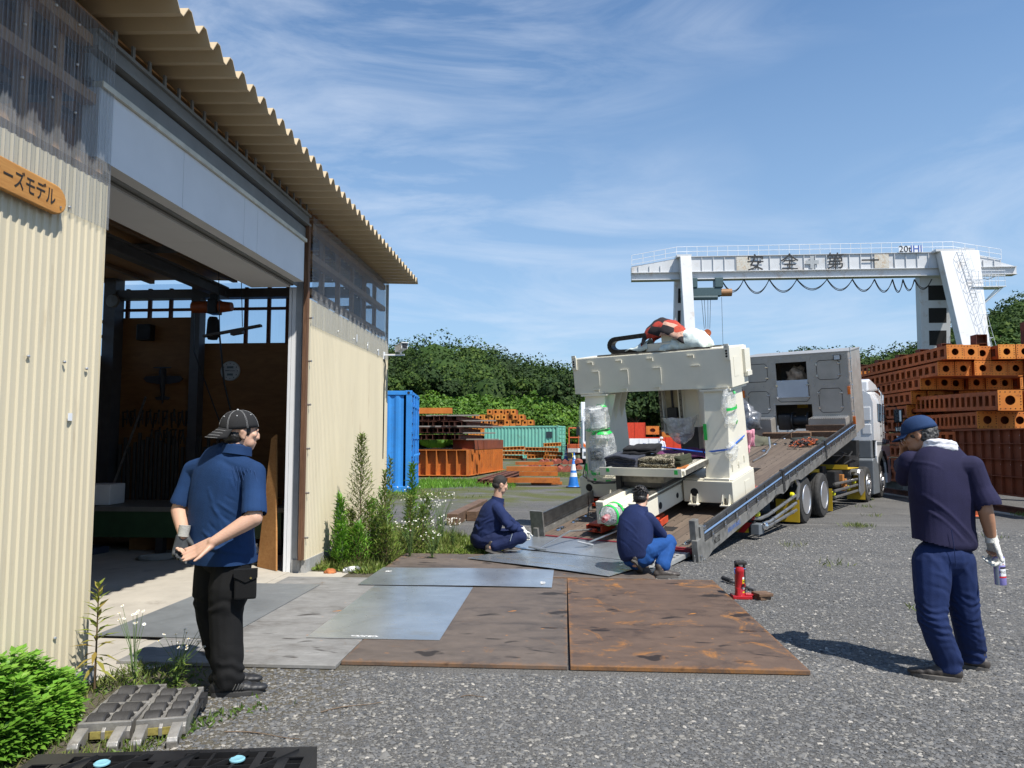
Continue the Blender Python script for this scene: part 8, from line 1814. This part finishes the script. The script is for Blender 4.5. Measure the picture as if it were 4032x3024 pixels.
b = MB(); bs = MB(); shoe(b, bs, anR+Vector((-.085,-.035,-.10)), anR+Vector((.195,.06,-.10)), 1.05); shoe(b, bs, anL+Vector((-.08,-.03,-.10)), anL+Vector((.19,.05,-.10)), 1.05)
flesh('shoes', b, m_shoe, man1, .007, 4); bs.parts('sole', mat('dark_sole', (.035,.034,.033), .8), man1, bevel=.004)
b = MB(); 
for k in range(4): a = anR+Vector((.055+.016*k,-.052+.006*k,-.055)); b.tube([a, a+Vector((.018,-.002,.035))],.0025,5)
b.parts('shoe_stripe', m_steelb, man1)
b = MB(); finger_hand(b, wrL, dL, (.4,-.6,0), (1,-.2,0), (.8,.7,.6,.4), 1.16); flesh('glove', b, m_glg, man1, .0045, 3)
b = MB(); b.lathe(wrL-Vector((dL.x,dL.y,dL.z)).normalized()*.055, dL, [(.033,0),(.033,.02),(.031,.05),(.033,.065)], 20); b.build('glove_cuff', m_glc, man1, smooth='auto')
# cap worn backwards
def cap(par, MH, s, m_, brim_dir, brim_pitch, mstitch=None, logo=None, visor=.075, drop=0.0):
    R = MH.to_3x3(); c0 = MH @ Vector((0,-.010,.030+drop)); b = MB(); n = 30; m2 = 9; vs = []; fs = []
    for j in range(m2):
        t_ = math.pi/2*(1-j/(m2-1)*.0)*j/(m2-1)
        for k in range(n):
            a = 2*math.pi*k/n; r = math.cos(t_)**.8; vs.append(MH @ Vector((.088*s*r*math.cos(a), -.010+.108*s*r*math.sin(a), .010+drop+.105*s*math.sin(t_))))
    for j in range(m2-1):
        for k in range(n): fs.append((j*n+k,j*n+(k+1)%n,(j+1)*n+(k+1)%n,(j+1)*n+k))
    b.add(vs, fs); cp = b.build('cap', m_, par, smooth=True, solid=.004)
    bd = Vector(brim_dir).normalized(); b = MB(); vs = []; nn = 15
    for j in range(5):
        for k in range(nn):
            a = (k/(nn-1)-.5)*2.1; base = Vector((.090*s*math.sin(a), .108*s*math.cos(a)*1.0)); v = j/4; ext = visor*v*math.cos((k/(nn-1)-.5)*2.6)**.6 if abs((k/(nn-1)-.5)*2.6) < 1.57 else 0
            lx = base.x*(1+.05*v); ly = base.y+ext; vs.append(MH @ Vector((lx*(bd.y)+0, -.010+ly*bd.y, .012+drop-brim_pitch*v*visor*1.0-.020*math.cos(a*1.3)*0+ .018*(abs(math.sin(a))**2)*-1+.012)))
    fs = [(j*nn+k,j*nn+k+1,(j+1)*nn+k+1,(j+1)*nn+k) for j in range(4) for k in range(nn-1)]; b.add(vs, fs); b.build('cap_brim', m_, par, smooth=True, solid=.005)
    if mstitch:
        b = MB()
        for k in range(6):
            a = math.pi/3*k+.26
            for e in (-.028,.028): b.tube([MH @ Vector((.0895*s*(math.cos(t_)**.8)*math.cos(a+e), -.010+.110*s*(math.cos(t_)**.8)*math.sin(a+e), .010+drop+.107*s*math.sin(t_))) for t_ in np.linspace(.02,1.45,12)],.0006,4)
        for q in (.3,.5,.7,.9):
            b.tube([tuple(Vector(vs[int(round(q*4))*nn+k])+Vector((0,0,.0045))) for k in range(1,nn-1)],.0009,4)
        b.build('cap_stitching', mstitch, cp)
        b = MB()
        for k in range(6): a = math.pi/3*k+.78; t_ = .78; b.ball(MH @ Vector((.0905*s*(math.cos(t_)**.8)*math.cos(a), -.010+.111*s*(math.cos(t_)**.8)*math.sin(a), .010+drop+.108*s*math.sin(t_))), .005, 8)
        b.ball(MH @ Vector((0,-.01,.010+drop+.107*s)), .008, 8); b.parts('cap_eyelet', m_stitch, cp)
    return cp
MHc = MH @ rot('X', 10) @ tr(0,0,.012)
cap(man1, MHc, 1.06, m_capb, (0,-1,0), .62, m_stitch, visor=.085)
b = MB()
for k in range(7): b.boxc((-.028+k*.009,-.116,.045),(.0055,.003,.016 if k%2 else .014), MHc @ rot('Z', -28))
b.build('cap_badge', m_stitch, man1)
b = MB(); 
b.ball(MH @ Vector((0,-.035,-.030)), (.078,.068,.065), 16, R=MH.to_3x3()); b.ball(MH @ Vector((.058,-.008,.012)), (.022,.05,.045), 12, R=MH.to_3x3()); b.ball(MH @ Vector((-.058,-.008,.012)), (.022,.05,.045), 12, R=MH.to_3x3())
b.ball(MH @ Vector((.066,.03,.012)), (.012,.014,.035), 10, R=MH.to_3x3()); flesh('hair', b, m_hair, man1, .006, 2, lambda V,Nn: nz(V,(60,60,60))*.003)

# ---------------------------------------------------------------- 2: man with spray can, seen from behind
Y2 = 5.02; J = lambda px,py,Y=Y2: PY(px,py,Y); RB = tr(2.45,5.0,0)
hc = Vector(J(3618,1712,5.12)); hf = Vector((-.72,.52,-.42)); neck = Vector(J(3700,1778,5.06)); chest = Vector(J(3705,1900,5.04)); belly = Vector(J(3705,2040,5.04)); pelv = Vector(J(3715,2190,5.02))
bf = Vector((-.28,.96,0)).normalized(); bx = Vector((bf.y,-bf.x,0)); RBd = frame((0,0,0), bx, bf, (0,0,1)).to_3x3()
shL = Vector(J(3585,1825,5.10)); shR = Vector(J(3840,1850,4.98)); elL = Vector(J(3555,1850,5.34)); wrL = Vector(J(3560,1775,5.30)); elR = Vector(J(3880,2010,4.94)); wrR = Vector(J(3905,2125,4.98))
elL = Vector(J(3565,1838,5.38)); 
hipR = pelv+bx*.09-Vector((0,0,.04)); hipL = pelv-bx*.09-Vector((0,0,.04)); anL = Vector(J(3735,2632,4.92)); anL.z = .09; anR = Vector(J(3830,2592,5.14)); anR.z = .09; knL = Vector(J(3668,2430,4.92)); knR = Vector(J(3800,2410,5.06))
b = MB(); MH = head(b, hc, hf, (-.25,.25,.9), 1.0); chain(b, [(hc+Vector((.03,-.01,-.04)),.062),(neck,.060),(chest+Vector((0,0,.08)),.07)]); chain(b, [(chest,.11),(belly,.12),(pelv,.11)])
chain(b, [(shR,.055),(elR,.046),(elR.lerp(wrR,.35),.043),(wrR,.030)]); chain(b, [(shL,.055),(elL,.046),(elL.lerp(wrL,.35),.042),(wrL,.030)]); chain(b, [(chest,.08),(shR,.055)]); chain(b, [(chest,.08),(shL,.055)]); mklegs(b, hipL, hipR, knL, knR, anL, anR, (.085,.075,.055,.05,.04))
finger_hand(b, wrL, (Vector(J(3590,1745,5.22))-wrL), (0,.8,.2), (0,0,1), .6, 1.0); finger_hand(b, wrR, (.18,.02,-1), (-.9,-.2,0), (-.1,-1,0), (1.15,1.1,1.0,.8), .85)
man2 = flesh('person', b, m_skind, voxel=.0065, smooth=5, root=RB); tag(man2, 'man from behind in dark navy shirt and cap, white towel round his neck', 'person'); facial(MH, man2)
b = MB(); loft(b, [T_(3722,1.45,5.06,.08,.07),T_(3716,1.39,5.05,.17,.10),T_(3710,1.30,5.04,.215,.125),T_(3700,1.17,5.04,.215,.14),T_(3698,1.05,5.04,.203,.14),T_(3699,.93,5.04,.198,.138),T_(3703,.81,5.03,.202,.136)], bx)
chain(b, [(neck,.072),(chest+Vector((0,0,.10)),.09)]); chain(b, [(chest+Vector((0,0,.10)),.08),(shR+Vector((-.02,0,.02)),.070),(shR.lerp(elR,.45),.070),(shR.lerp(elR,.80)+Vector((.02,0,0)),.082)]); chain(b, [(chest+Vector((0,0,.10)),.08),(shL+Vector((0,0,.015)),.072),(shL.lerp(elL,.5),.078),(shL.lerp(elL,.9),.080)]); chain(b,[(shL+Vector((-.015,0,-.01)),.065),(shL+Vector((-.02,.05,-.10)),.055)])
f3 = dfold([(2.28,1.14,2.60,.84,.012,.020),(2.31,1.04,2.50,.86,.011,.017),(2.27,1.08,2.56,.83,.012,-.012),(2.58,1.12,2.64,.86,.014,.009),(2.60,1.32,2.56,1.12,.012,.006),(2.24,1.35,2.40,1.30,.010,.005),(2.62,1.2,2.60,1.0,.01,-.007)])
flesh('shirt', b, m_polo2, man2, .0065, 6, cloth_fold(.003,(4,4,3),21,f3), arms_off(lambda V: V[:,2] > .815-.05*np.clip((V[:,0]-2.4)/.2,-1,1), (shR,elR,.90,2.625)))
b = MB(); b.ball(pelv+Vector((0,0,.0)), (.182,.130,.13), 18, R=RBd)
for h,k_,a in ((hipL,knL,anL),(hipR,knR,anR)): chain(b, [(h,.116),(h.lerp(k_,.5),.102),(k_,.084),(k_.lerp(a,.5),.082),(a+Vector((0,0,.04)),.080),(a+Vector((0,0,-.01)),.076)])
def f4(V):
    z = V[:,2]; w_ = nz(V,(8,8,5),9)*7; q = nz(V,(12,12,12),4); return (.0025+.006*q)*np.exp(-((z-.36)/.13)**2)*np.sin(z*135+V[:,0]*24+w_*1.4)+.006*np.exp(-((z-.10)/.05)**2)*np.sin(z*70+V[:,0]*20+w_)
flesh('trousers', b, m_trou2, man2, .0068, 4, cloth_fold(.006,(5,5,4),31,lambda V: f4(V)+dfold([(2.26,.80,2.38,.62,.016,.010),(2.30,.66,2.42,.58,.014,.009),(2.28,.58,2.42,.50,.014,-.008),(2.50,.70,2.58,.56,.016,.009),(2.52,.52,2.60,.46,.014,.008)])(V)), lambda V: V[:,2] > .045)
b = MB(); b.tube([Vector((2.42,4.874,.93)),Vector((2.43,4.868,.80)),Vector((2.44,4.88,.70))],.0022,4); b.build('trouser_seam', m_trou2, man2)
b = MB(); bs = MB(); shoe(b, bs, anL+Vector((.05,-.055,-.09)), anL+Vector((-.205,.06,-.09)), 1.0); shoe(b, bs, anR+Vector((.07,-.06,-.09)), anR+Vector((-.16,.12,-.09)), 1.0); flesh('shoes', b, m_shoeb, man2, .007, 4); bs.parts('sole', m_sole, man2, bevel=.004)
b = MB(); finger_hand(b, wrR, (.18,.02,-1), (-.9,-.2,0), (-.1,-1,0), (1.0,.95,.9,.7), 1.28); flesh('glove', b, m_glw, man2, .0045, 3, lambda V,Nn: nz(V,(60,60,60))*.002)
b = MB(); b.lathe(wrR+Vector((-.012,0,.065)), (.18,.02,-1), [(.036,0),(.039,.008),(.036,.02),(.036,.06),(.040,.08)], 20); b.build('glove_cuff', m_glw, man2, smooth='auto')
b = MB(); ring = [neck+Vector((.085*math.cos(a)*1.05,.085*math.sin(a),.012+.018*math.cos(a+2.2))) for a in np.linspace(0,2*math.pi,22)]; b.tube(ring,.026,8); ring = [neck+Vector((.083*math.cos(a)*1.05,.083*math.sin(a),.045+.018*math.cos(a+2.2))) for a in np.linspace(0,2*math.pi,22)]; b.tube(ring,.022,8); flesh('towel', b, m_towel, man2, .006, 3, lambda V,Nn: nz(V,(40,40,80))*.005)
b = MB(); ring = [neck+Vector((.098*math.cos(a),.098*math.sin(a),-.022+.01*math.cos(a+2.2))) for a in np.linspace(math.pi,2*math.pi,14)]; b.tube(ring,.018,6); b.build('collar', mat('collar_navy', (.02,.045,.13), .9), man2, smooth='auto')
cap(man2, MH @ rot('X', 6) @ tr(0,0,.006), 1.04, m_capn, (0,1,0), .30, None, visor=.070)
b = MB(); b.boxc((0,.103,.055),(.06,.006,.05), MH @ rot('X', -16)); b.build('cap_patch', m_towel, man2, bevel=.003)
b = MB(); b.ball(MH @ Vector((0,-.045,-.018)), (.080,.070,.062), 16, R=MH.to_3x3()); b.ball(MH @ Vector((0,-.085,.000)), (.055,.035,.050), 14, R=MH.to_3x3()); b.ball(MH @ Vector((.05,-.01,.0)), (.03,.05,.035), 12, R=MH.to_3x3()); b.ball(MH @ Vector((-.055,-.01,.0)), (.026,.05,.030), 12, R=MH.to_3x3()); flesh('hair', b, m_hairg, man2, .005, 1, lambda V,Nn: nz(V,(70,70,70))*.008+nz(V,(25,25,25))*.008)
# spray can
cc_ = J(3935,2236,4.97); t = thing('spray_can', 'white and purple spray can held in the white glove at the right edge', 'spray can', tr(cc_.x,cc_.y,cc_.z)); Mk = tr(cc_.x,cc_.y,cc_.z) @ rot('Y',-2)
b = MB(Mk); b.lathe((0,0,-.105),(0,0,1),[(.031,0),(.033,.004),(.033,.165),(.030,.175),(.018,.185),(.014,.19),(.014,.205),(.008,.21),(.008,.222),(0,.222)],28); can = b.build('can_body', mat('can_violet', (.30,.27,.62), .3, metal=.2), t, smooth='auto')
def wrapp(z0,z1,a0,a1,r,m_,nm):
    b = MB(Mk); b.grid(lambda u,v: (r*math.sin(a0+(a1-a0)*u), -r*math.cos(a0+(a1-a0)*u), z0+(z1-z0)*v), 16, 2); return b.build(nm, m_, can)
wrapp(-.105,.065,-1.4,-.62,.0333,mat('can_silver', (.55,.58,.62), .3, metal=.4),'silver_band'); wrapp(.02,.065,-.6,1.5,.0334,m_whitep,'white_band'); wrapp(-.055,.010,-.35,1.5,.0335,mat('can_black', (.01,.01,.02), .4),'black_panel'); wrapp(-.048,-.002,-.35,1.5,.0337,m_whitep,'white_panel'); wrapp(-.058,-.049,-.6,1.5,.0339,mat('can_red', (.65,.02,.03), .4),'red_band')
for txt,sz,zz,ang,m_ in (('PN55',.024,-.024,.20,m_black_ink),('JIP',.018,.042,.25,m_black_ink),('531',.010,.026,.25,MATS['can_red'])):
    vs, fs = text_mesh(txt, sz, .0001); b = MB(Mk); b.add([(.0341*math.sin(ang+v.x/.0341), -.0341*math.cos(ang+v.x/.0341)-v.z, zz+v.y) for v in vs], fs); b.build('lettering', m_, can)

# ---------------------------------------------------------------- 3: squatting man on the left, facing right
Y3 = 9.72; J = lambda px,py,Y=Y3: PY(px,py,Y); RB = tr(-.98,9.7,0)
hc = Vector(J(1970,1908)); hf = Vector((.80,.34,-.34)); neck = Vector(J(1958,1968)); chest = Vector(J(1945,2020)); belly = Vector(J(1915,2080)); pelv = Vector(J(1905,2125))
bf = Vector((.93,.36,0)).normalized(); bx = Vector((bf.y,-bf.x,0)); RBd = frame((0,0,0), bx, bf, (0,0,1)).to_3x3()
shR = Vector(J(1960,2005,9.58)); shL = Vector(J(1950,1998,9.90)); elR = Vector(J(2003,2068,9.50)); wrR = Vector(J(2056,2094,9.60)); elL = Vector(J(2025,2070,9.95)); wrL = Vector(J(2062,2090,9.85))
hipR = pelv+bx*.10; hipL = pelv-bx*.10; knR = Vector(J(2050,2116,9.56)); knL = Vector(J(2046,2104,9.95)); anR = Vector(J(1932,2158,9.52)); anL = Vector(J(2000,2152,9.85)); anR.z = .12; anL.z = .10
b = MB(); MH = head(b, hc, hf, (.1,0,1), 1.0); chain(b, [(hc+Vector((-.02,0,-.05)),.060),(neck,.060),(chest,.09)]); chain(b, [(chest,.11),(belly,.11),(pelv,.11)]); chain(b, [(chest,.08),(shR,.06),(elR,.042),(wrR,.030)]); chain(b, [(chest,.08),(shL,.06),(elL,.042),(wrL,.030)])
for h,k_,a in ((hipL,knL,anL),(hipR,knR,anR)): chain(b, [(h,.085),(k_,.055),(a,.045)])
finger_hand(b, wrR, (.5,.3,-.9), (-.3,.8,0), (.6,-.5,0), .9, .82); finger_hand(b, wrL, (.5,.2,-.9), (-.3,-.8,0), (.6,.5,0), .9, .82)
man3 = flesh('person', b, m_skin, voxel=.0075, smooth=5, root=RB); tag(man3, 'bareheaded man squatting in profile in navy work clothes left of the truck bed', 'person'); facial(MH, man3)
b = MB(); loft(b, [(neck+Vector((-.005,0,.0)),.075,.072),(Vector(J(1950,1990)),.165,.11),(Vector(J(1938,2020)),.195,.150),(Vector(J(1925,2060)),.195,.165),(Vector(J(1912,2095)),.185,.160),(Vector(J(1906,2122)),.178,.150)], bx)
chain(b, [(shR,.082),(shR.lerp(elR,.6),.070),(elR,.060),(elR.lerp(wrR,.85),.044)]); chain(b, [(shL,.078),(elL,.060),(elL.lerp(wrL,.85),.044)])
def f5(V): return .006*np.sin(V[:,2]*60-V[:,0]*45+nz(V,(8,8,8))*7)*np.exp(-(((V[:,2]-.38)/.12)**2))
flesh('jacket', b, m_navy, man3, .007, 5, cloth_fold(.003,(5,5,5),41,f5))
b = MB(); b.lathe(neck+Vector((-.005,0,-.04)), (.25,.1,1), [(.098,0),(.088,.03),(.084,.075),(.078,.075)], 20); b.build('collar', m_navy, man3, smooth='auto')
b = MB(); loft(b, [(Vector(J(1910,2098)),.16,.12),(Vector(J(1900,2122)),.185,.155),(Vector(J(1900,2142)),.16,.13)], bx)
for h,k_,a in ((hipL,knL,anL),(hipR,knR,anR)): chain(b, [(h,.115),(h.lerp(k_,.5),.105),(k_,.080),(k_.lerp(a,.5),.075),(k_.lerp(a,.85),.070)])
flesh('trousers', b, m_navyt, man3, .007, 4, cloth_fold(.006,(8,8,8),51))
b = MB(); k0 = J(2008,2112,9.435); b.tube([k0+Vector((.03,0,.035)),k0+Vector((.0,0,-.06))],.004,5); b.build('leg_zip', m_chrome, man3)
b = MB(); bs = MB(); shoe(b, bs, anR+Vector((-.07,-.02,-.04)), anR+Vector((.17,.04,-.12)), 1.05, (-.2,0,1)); shoe(b, bs, anL+Vector((-.06,-.02,-.10)), anL+Vector((.19,.06,-.10)), 1.05); flesh('shoes', b, m_shoeb, man3, .008, 3); bs.parts('sole', m_sole, man3)
for wr_, dd in ((wrR,Vector((.5,.3,-.9))),(wrL,Vector((.5,.2,-.9)))):
    b = MB(); finger_hand(b, wr_, dd, (-.3,.8 if wr_ == wrR else -.8,0), (.6,-.5,0), .9, 1.15); b.lathe(wr_-dd.normalized()*.05, dd, [(.036,0),(.034,.05),(.03,.07)],14); flesh('glove', b, m_glw, man3, .006, 2)
hairband = lambda MH, a0, a1, s0: (lambda V: ((V-np.array(MH.translation)) @ np.array(MH.col[1].xyz[:]) < a0+a1*((V-np.array(MH.translation)) @ np.array(MH.col[2].xyz[:])-s0)))
b = MB(); b.ball(MH @ Vector((0,-.018,.030)), (.081,.100,.094), 20, R=MH.to_3x3()); b.ball(MH @ Vector((0,-.05,-.025)), (.074,.058,.05), 14, R=MH.to_3x3()); flesh('hair', b, mat('cropped_hair', (.022,.018,.016), .8, var=.4, scale=80), man3, .006, 2, None, hairband(MH,.040,.45,.03))

# ---------------------------------------------------------------- 4: squatting man in front of the machine, seen from behind
Y4 = 8.32; J = lambda px,py,Y=Y4: PY(px,py,Y); RB = tr(.78,8.3,0)
hc = Vector(J(2524,1954,8.46)); hf = Vector((.35,.85,-.28)); neck = Vector(J(2522,2004,8.40)); chest = Vector(J(2508,2060,8.37)); belly = Vector(J(2502,2130,8.34)); pelv = Vector(J(2512,2178,8.30))
bf = Vector((.42,.91,0)).normalized(); bx = Vector((bf.y,-bf.x,0)); RBd = frame((0,0,0), bx, bf, (0,0,1)).to_3x3()
shR = Vector(J(2552,2044,8.32)); shL = Vector(J(2462,2048,8.45)); elR = Vector(J(2606,2104,8.42)); wrR = Vector(J(2568,2124,8.66)); elL = Vector(J(2500,2110,8.75)); wrL = Vector(J(2560,2118,8.80))
hipR = pelv+bx*.10+Vector((0,0,.03)); hipL = pelv-bx*.10+Vector((0,0,.02)); knR = Vector(J(2636,2134,8.50)); anR = Vector(J(2606,2250,8.20)); anR.z = .11; knL = Vector(J(2520,2190,8.8)); anL = Vector(J(2500,2240,8.22)); anL.z = .15
b = MB(); MH = head(b, hc, hf, (0,.05,1), 1.03); chain(b, [(hc+Vector((0,-.02,-.05)),.060),(neck,.060),(chest,.09)]); chain(b, [(chest,.11),(belly,.11),(pelv,.11)]); chain(b, [(chest,.08),(shR,.055),(elR,.042),(wrR,.030)]); chain(b, [(chest,.08),(shL,.055),(elL,.042),(wrL,.030)])
for h,k_,a in ((hipL,knL,anL),(hipR,knR,anR)): chain(b, [(h,.085),(k_,.055),(a,.042)])
finger_hand(b, wrR, (-.6,.5,-.5), (0,.3,.6), (0,0,1), .8, 1.0); finger_hand(b, wrL, (.5,.5,-.5), (0,.3,.6), (0,0,1), .8, 1.0)
man4 = flesh('person', b, m_skin, voxel=.0075, smooth=5, root=RB); tag(man4, 'dark-haired man squatting with his back to the camera beside the perforated ramp', 'person'); facial(MH, man4)
b = MB(); loft(b, [(Vector(J(2524,2002,8.40)),.075,.07),(Vector(J(2510,2024,8.39)),.155,.10),(Vector(J(2505,2055,8.37)),.190,.13),(Vector(J(2500,2100,8.34)),.198,.15),(Vector(J(2500,2150,8.31)),.196,.155),(Vector(J(2505,2192,8.29)),.175,.150)], bx)
chain(b, [(shR,.080),(shR.lerp(elR,.6),.070),(elR,.060),(elR.lerp(wrR,.85),.044)]); chain(b, [(shL,.078),(elL,.060),(elL.lerp(wrL,.85),.044)])
f6 = dfold([(.62,.62,.76,.50,.012,.008),(.64,.54,.78,.40,.012,.009),(.78,.70,.92,.56,.012,.007),(.70,.42,.84,.30,.012,.008),(.58,.40,.70,.30,.012,-.006),(.88,.66,.98,.56,.010,-.006)])
flesh('jacket', b, m_navy, man4, .007, 5, cloth_fold(.003,(5,5,5),61,f6), lambda V: V[:,2] > .135)
b = MB(); b.lathe(neck+Vector((0,0,-.035)), (.05,.2,1), [(.092,0),(.084,.03),(.080,.06),(.075,.06)], 20); b.build('collar', m_navy, man4, smooth='auto')
b = MB(); loft(b, [(Vector(J(2512,2150,8.33)),.16,.12),(Vector(J(2514,2185,8.30)),.18,.15),(Vector(J(2516,2212,8.29)),.16,.13)], bx)
for h,k_,a in ((hipL,knL,anL),(hipR,knR,anR)): chain(b, [(h,.115),(h.lerp(k_,.5),.100),(k_,.080),(k_.lerp(a,.5),.078),(k_.lerp(a,.88),.080)])
flesh('trousers', b, m_workb, man4, .007, 4, cloth_fold(.008,(9,9,9),71))
b = MB(); bs = MB(); shoe(b, bs, anR+Vector((-.08,-.02,-.105)), anR+Vector((.18,.04,-.105)), 1.05); shoe(b, bs, anL+Vector((-.03,-.09,.04)), anL+Vector((.06,.12,-.13)), 1.05, (-.1,-.6,1)); flesh('shoes', b, m_shoeb, man4, .008, 3); bs.parts('sole', m_sole, man4)
b = MB(); b.ball(MH @ Vector((0,-.018,.026)), (.086,.104,.096), 20, R=MH.to_3x3()); b.ball(MH @ Vector((0,-.045,-.035)), (.078,.066,.06), 16, R=MH.to_3x3())
random.seed(2)
for k in range(170):
    a = random.uniform(0,6.28); e = random.uniform(.0,1.45); d = Vector((math.cos(a)*math.cos(e), math.sin(a)*math.cos(e)-.25, math.sin(e))); p = MH @ Vector((d.x*.080, -.018+d.y*.092, .026+d.z*.088)); q = MH @ Vector((d.x*.092+random.uniform(-.006,.006), -.020+d.y*.108, .026+d.z*.100-.012)); capsule_add(b, p, .007, q, .0025, 6)
flesh('hair', b, m_hair, man4, .0042, 0, None, hairband(MH,.060,.5,.04))
b = MB(); b.tube([MH @ Vector((.086,-.01,-.005)), MH @ Vector((.078,.04,-.02)), MH @ Vector((.05,.08,-.03))],.002,4); b.ball(MH @ Vector((.0,.075,-.055)), (.055,.04,.045), 12, R=MH.to_3x3()); b.build('face_mask', m_towel, man4, smooth='auto')

# ---------------------------------------------------------------- far workers
def small_person(x, y, lab, top_m, leg_m, hat_m, walk, face):
    f = Vector(face).normalized(); r = Vector((f.y,-f.x,0)); RB = tr(x,y,0); o = Vector((x,y,0)); z = lambda p: o+r*p[0]+f*p[1]+Vector((0,0,p[2])); b = MB(); MH = head(b, z((0,.02,1.60)), f, (0,0,1), 1.0)
    chain(b, [(z((0,0,1.52)),.055),(z((0,0,1.40)),.06),(z((0,0,1.25)),.12),(z((0,0,.95)),.12)])
    arms = ((.19,.30*walk),(-.19,-.30*walk)); sh = []
    for sx, sy in arms: chain(b, [(z((sx*.8,0,1.38)),.05),(z((sx*1.15,sy*.4,1.12)),.04),(z((sx*1.15,sy,.90)),.028)]); finger_hand(b, z((sx*1.15,sy,.90)), (0,.1,-1), (-sx,0,0), (0,1,0), .4, 1.0)
    legs = ((.09,-.35*walk),(-.09,.35*walk))
    for sx, sy in legs: chain(b, [(z((sx,0,.88)),.08),(z((sx,sy*.35+.05,.48)),.055),(z((sx,sy,.10)),.04)])
    p = flesh('person', b, m_skin, voxel=.012, smooth=3, root=RB); tag(p, lab, 'person')
    b = MB(); chain(b, [(z((0,0,1.40)),.11),(z((0,0,1.28)),.155),(z((0,0,.92)),.15)])
    for sx, sy in arms: chain(b, [(z((sx*.8,0,1.38)),.075),(z((sx*1.15,sy*.4,1.12)),.06),(z((sx*1.15,sy*.9,.94)),.045)])
    flesh('jacket', b, top_m, p, .014, 3); b = MB()
    for sx, sy in legs: chain(b, [(z((sx,0,.88)),.115),(z((sx,sy*.35+.05,.48)),.085),(z((sx,sy,.12)),.07)])
    flesh('trousers', b, leg_m, p, .014, 3); b = MB(); bs = MB()
    for sx, sy in legs: shoe(b, bs, z((sx,sy-.08,0)), z((sx,sy+.19,.0)), 1.0)
    flesh('shoes', b, m_shoe, p, .012, 2); bs.parts('sole', m_sole, p)
    b = MB(); b.lathe(MH @ Vector((0,-.01,.035)), (0,0,1), [(.13,0),(.115,.005),(.112,.04),(.09,.085),(.04,.11),(0,.112)], 18); b.build('helmet', hat_m, p, smooth='auto')
small_person(.80, 83.0, 'dark-clothed worker walking in the far yard left of the white lorry', m_black_t, m_black_t, mat('helmet_blue', (.15,.45,.65), .4), 1.0, (1,.1,0))
small_person((2598-2230)/2886*49, 49.0, 'worker in white with a white helmet seen through the machine frame', m_towel, m_dgrey, m_whitep, .2, (-.4,-1,0))
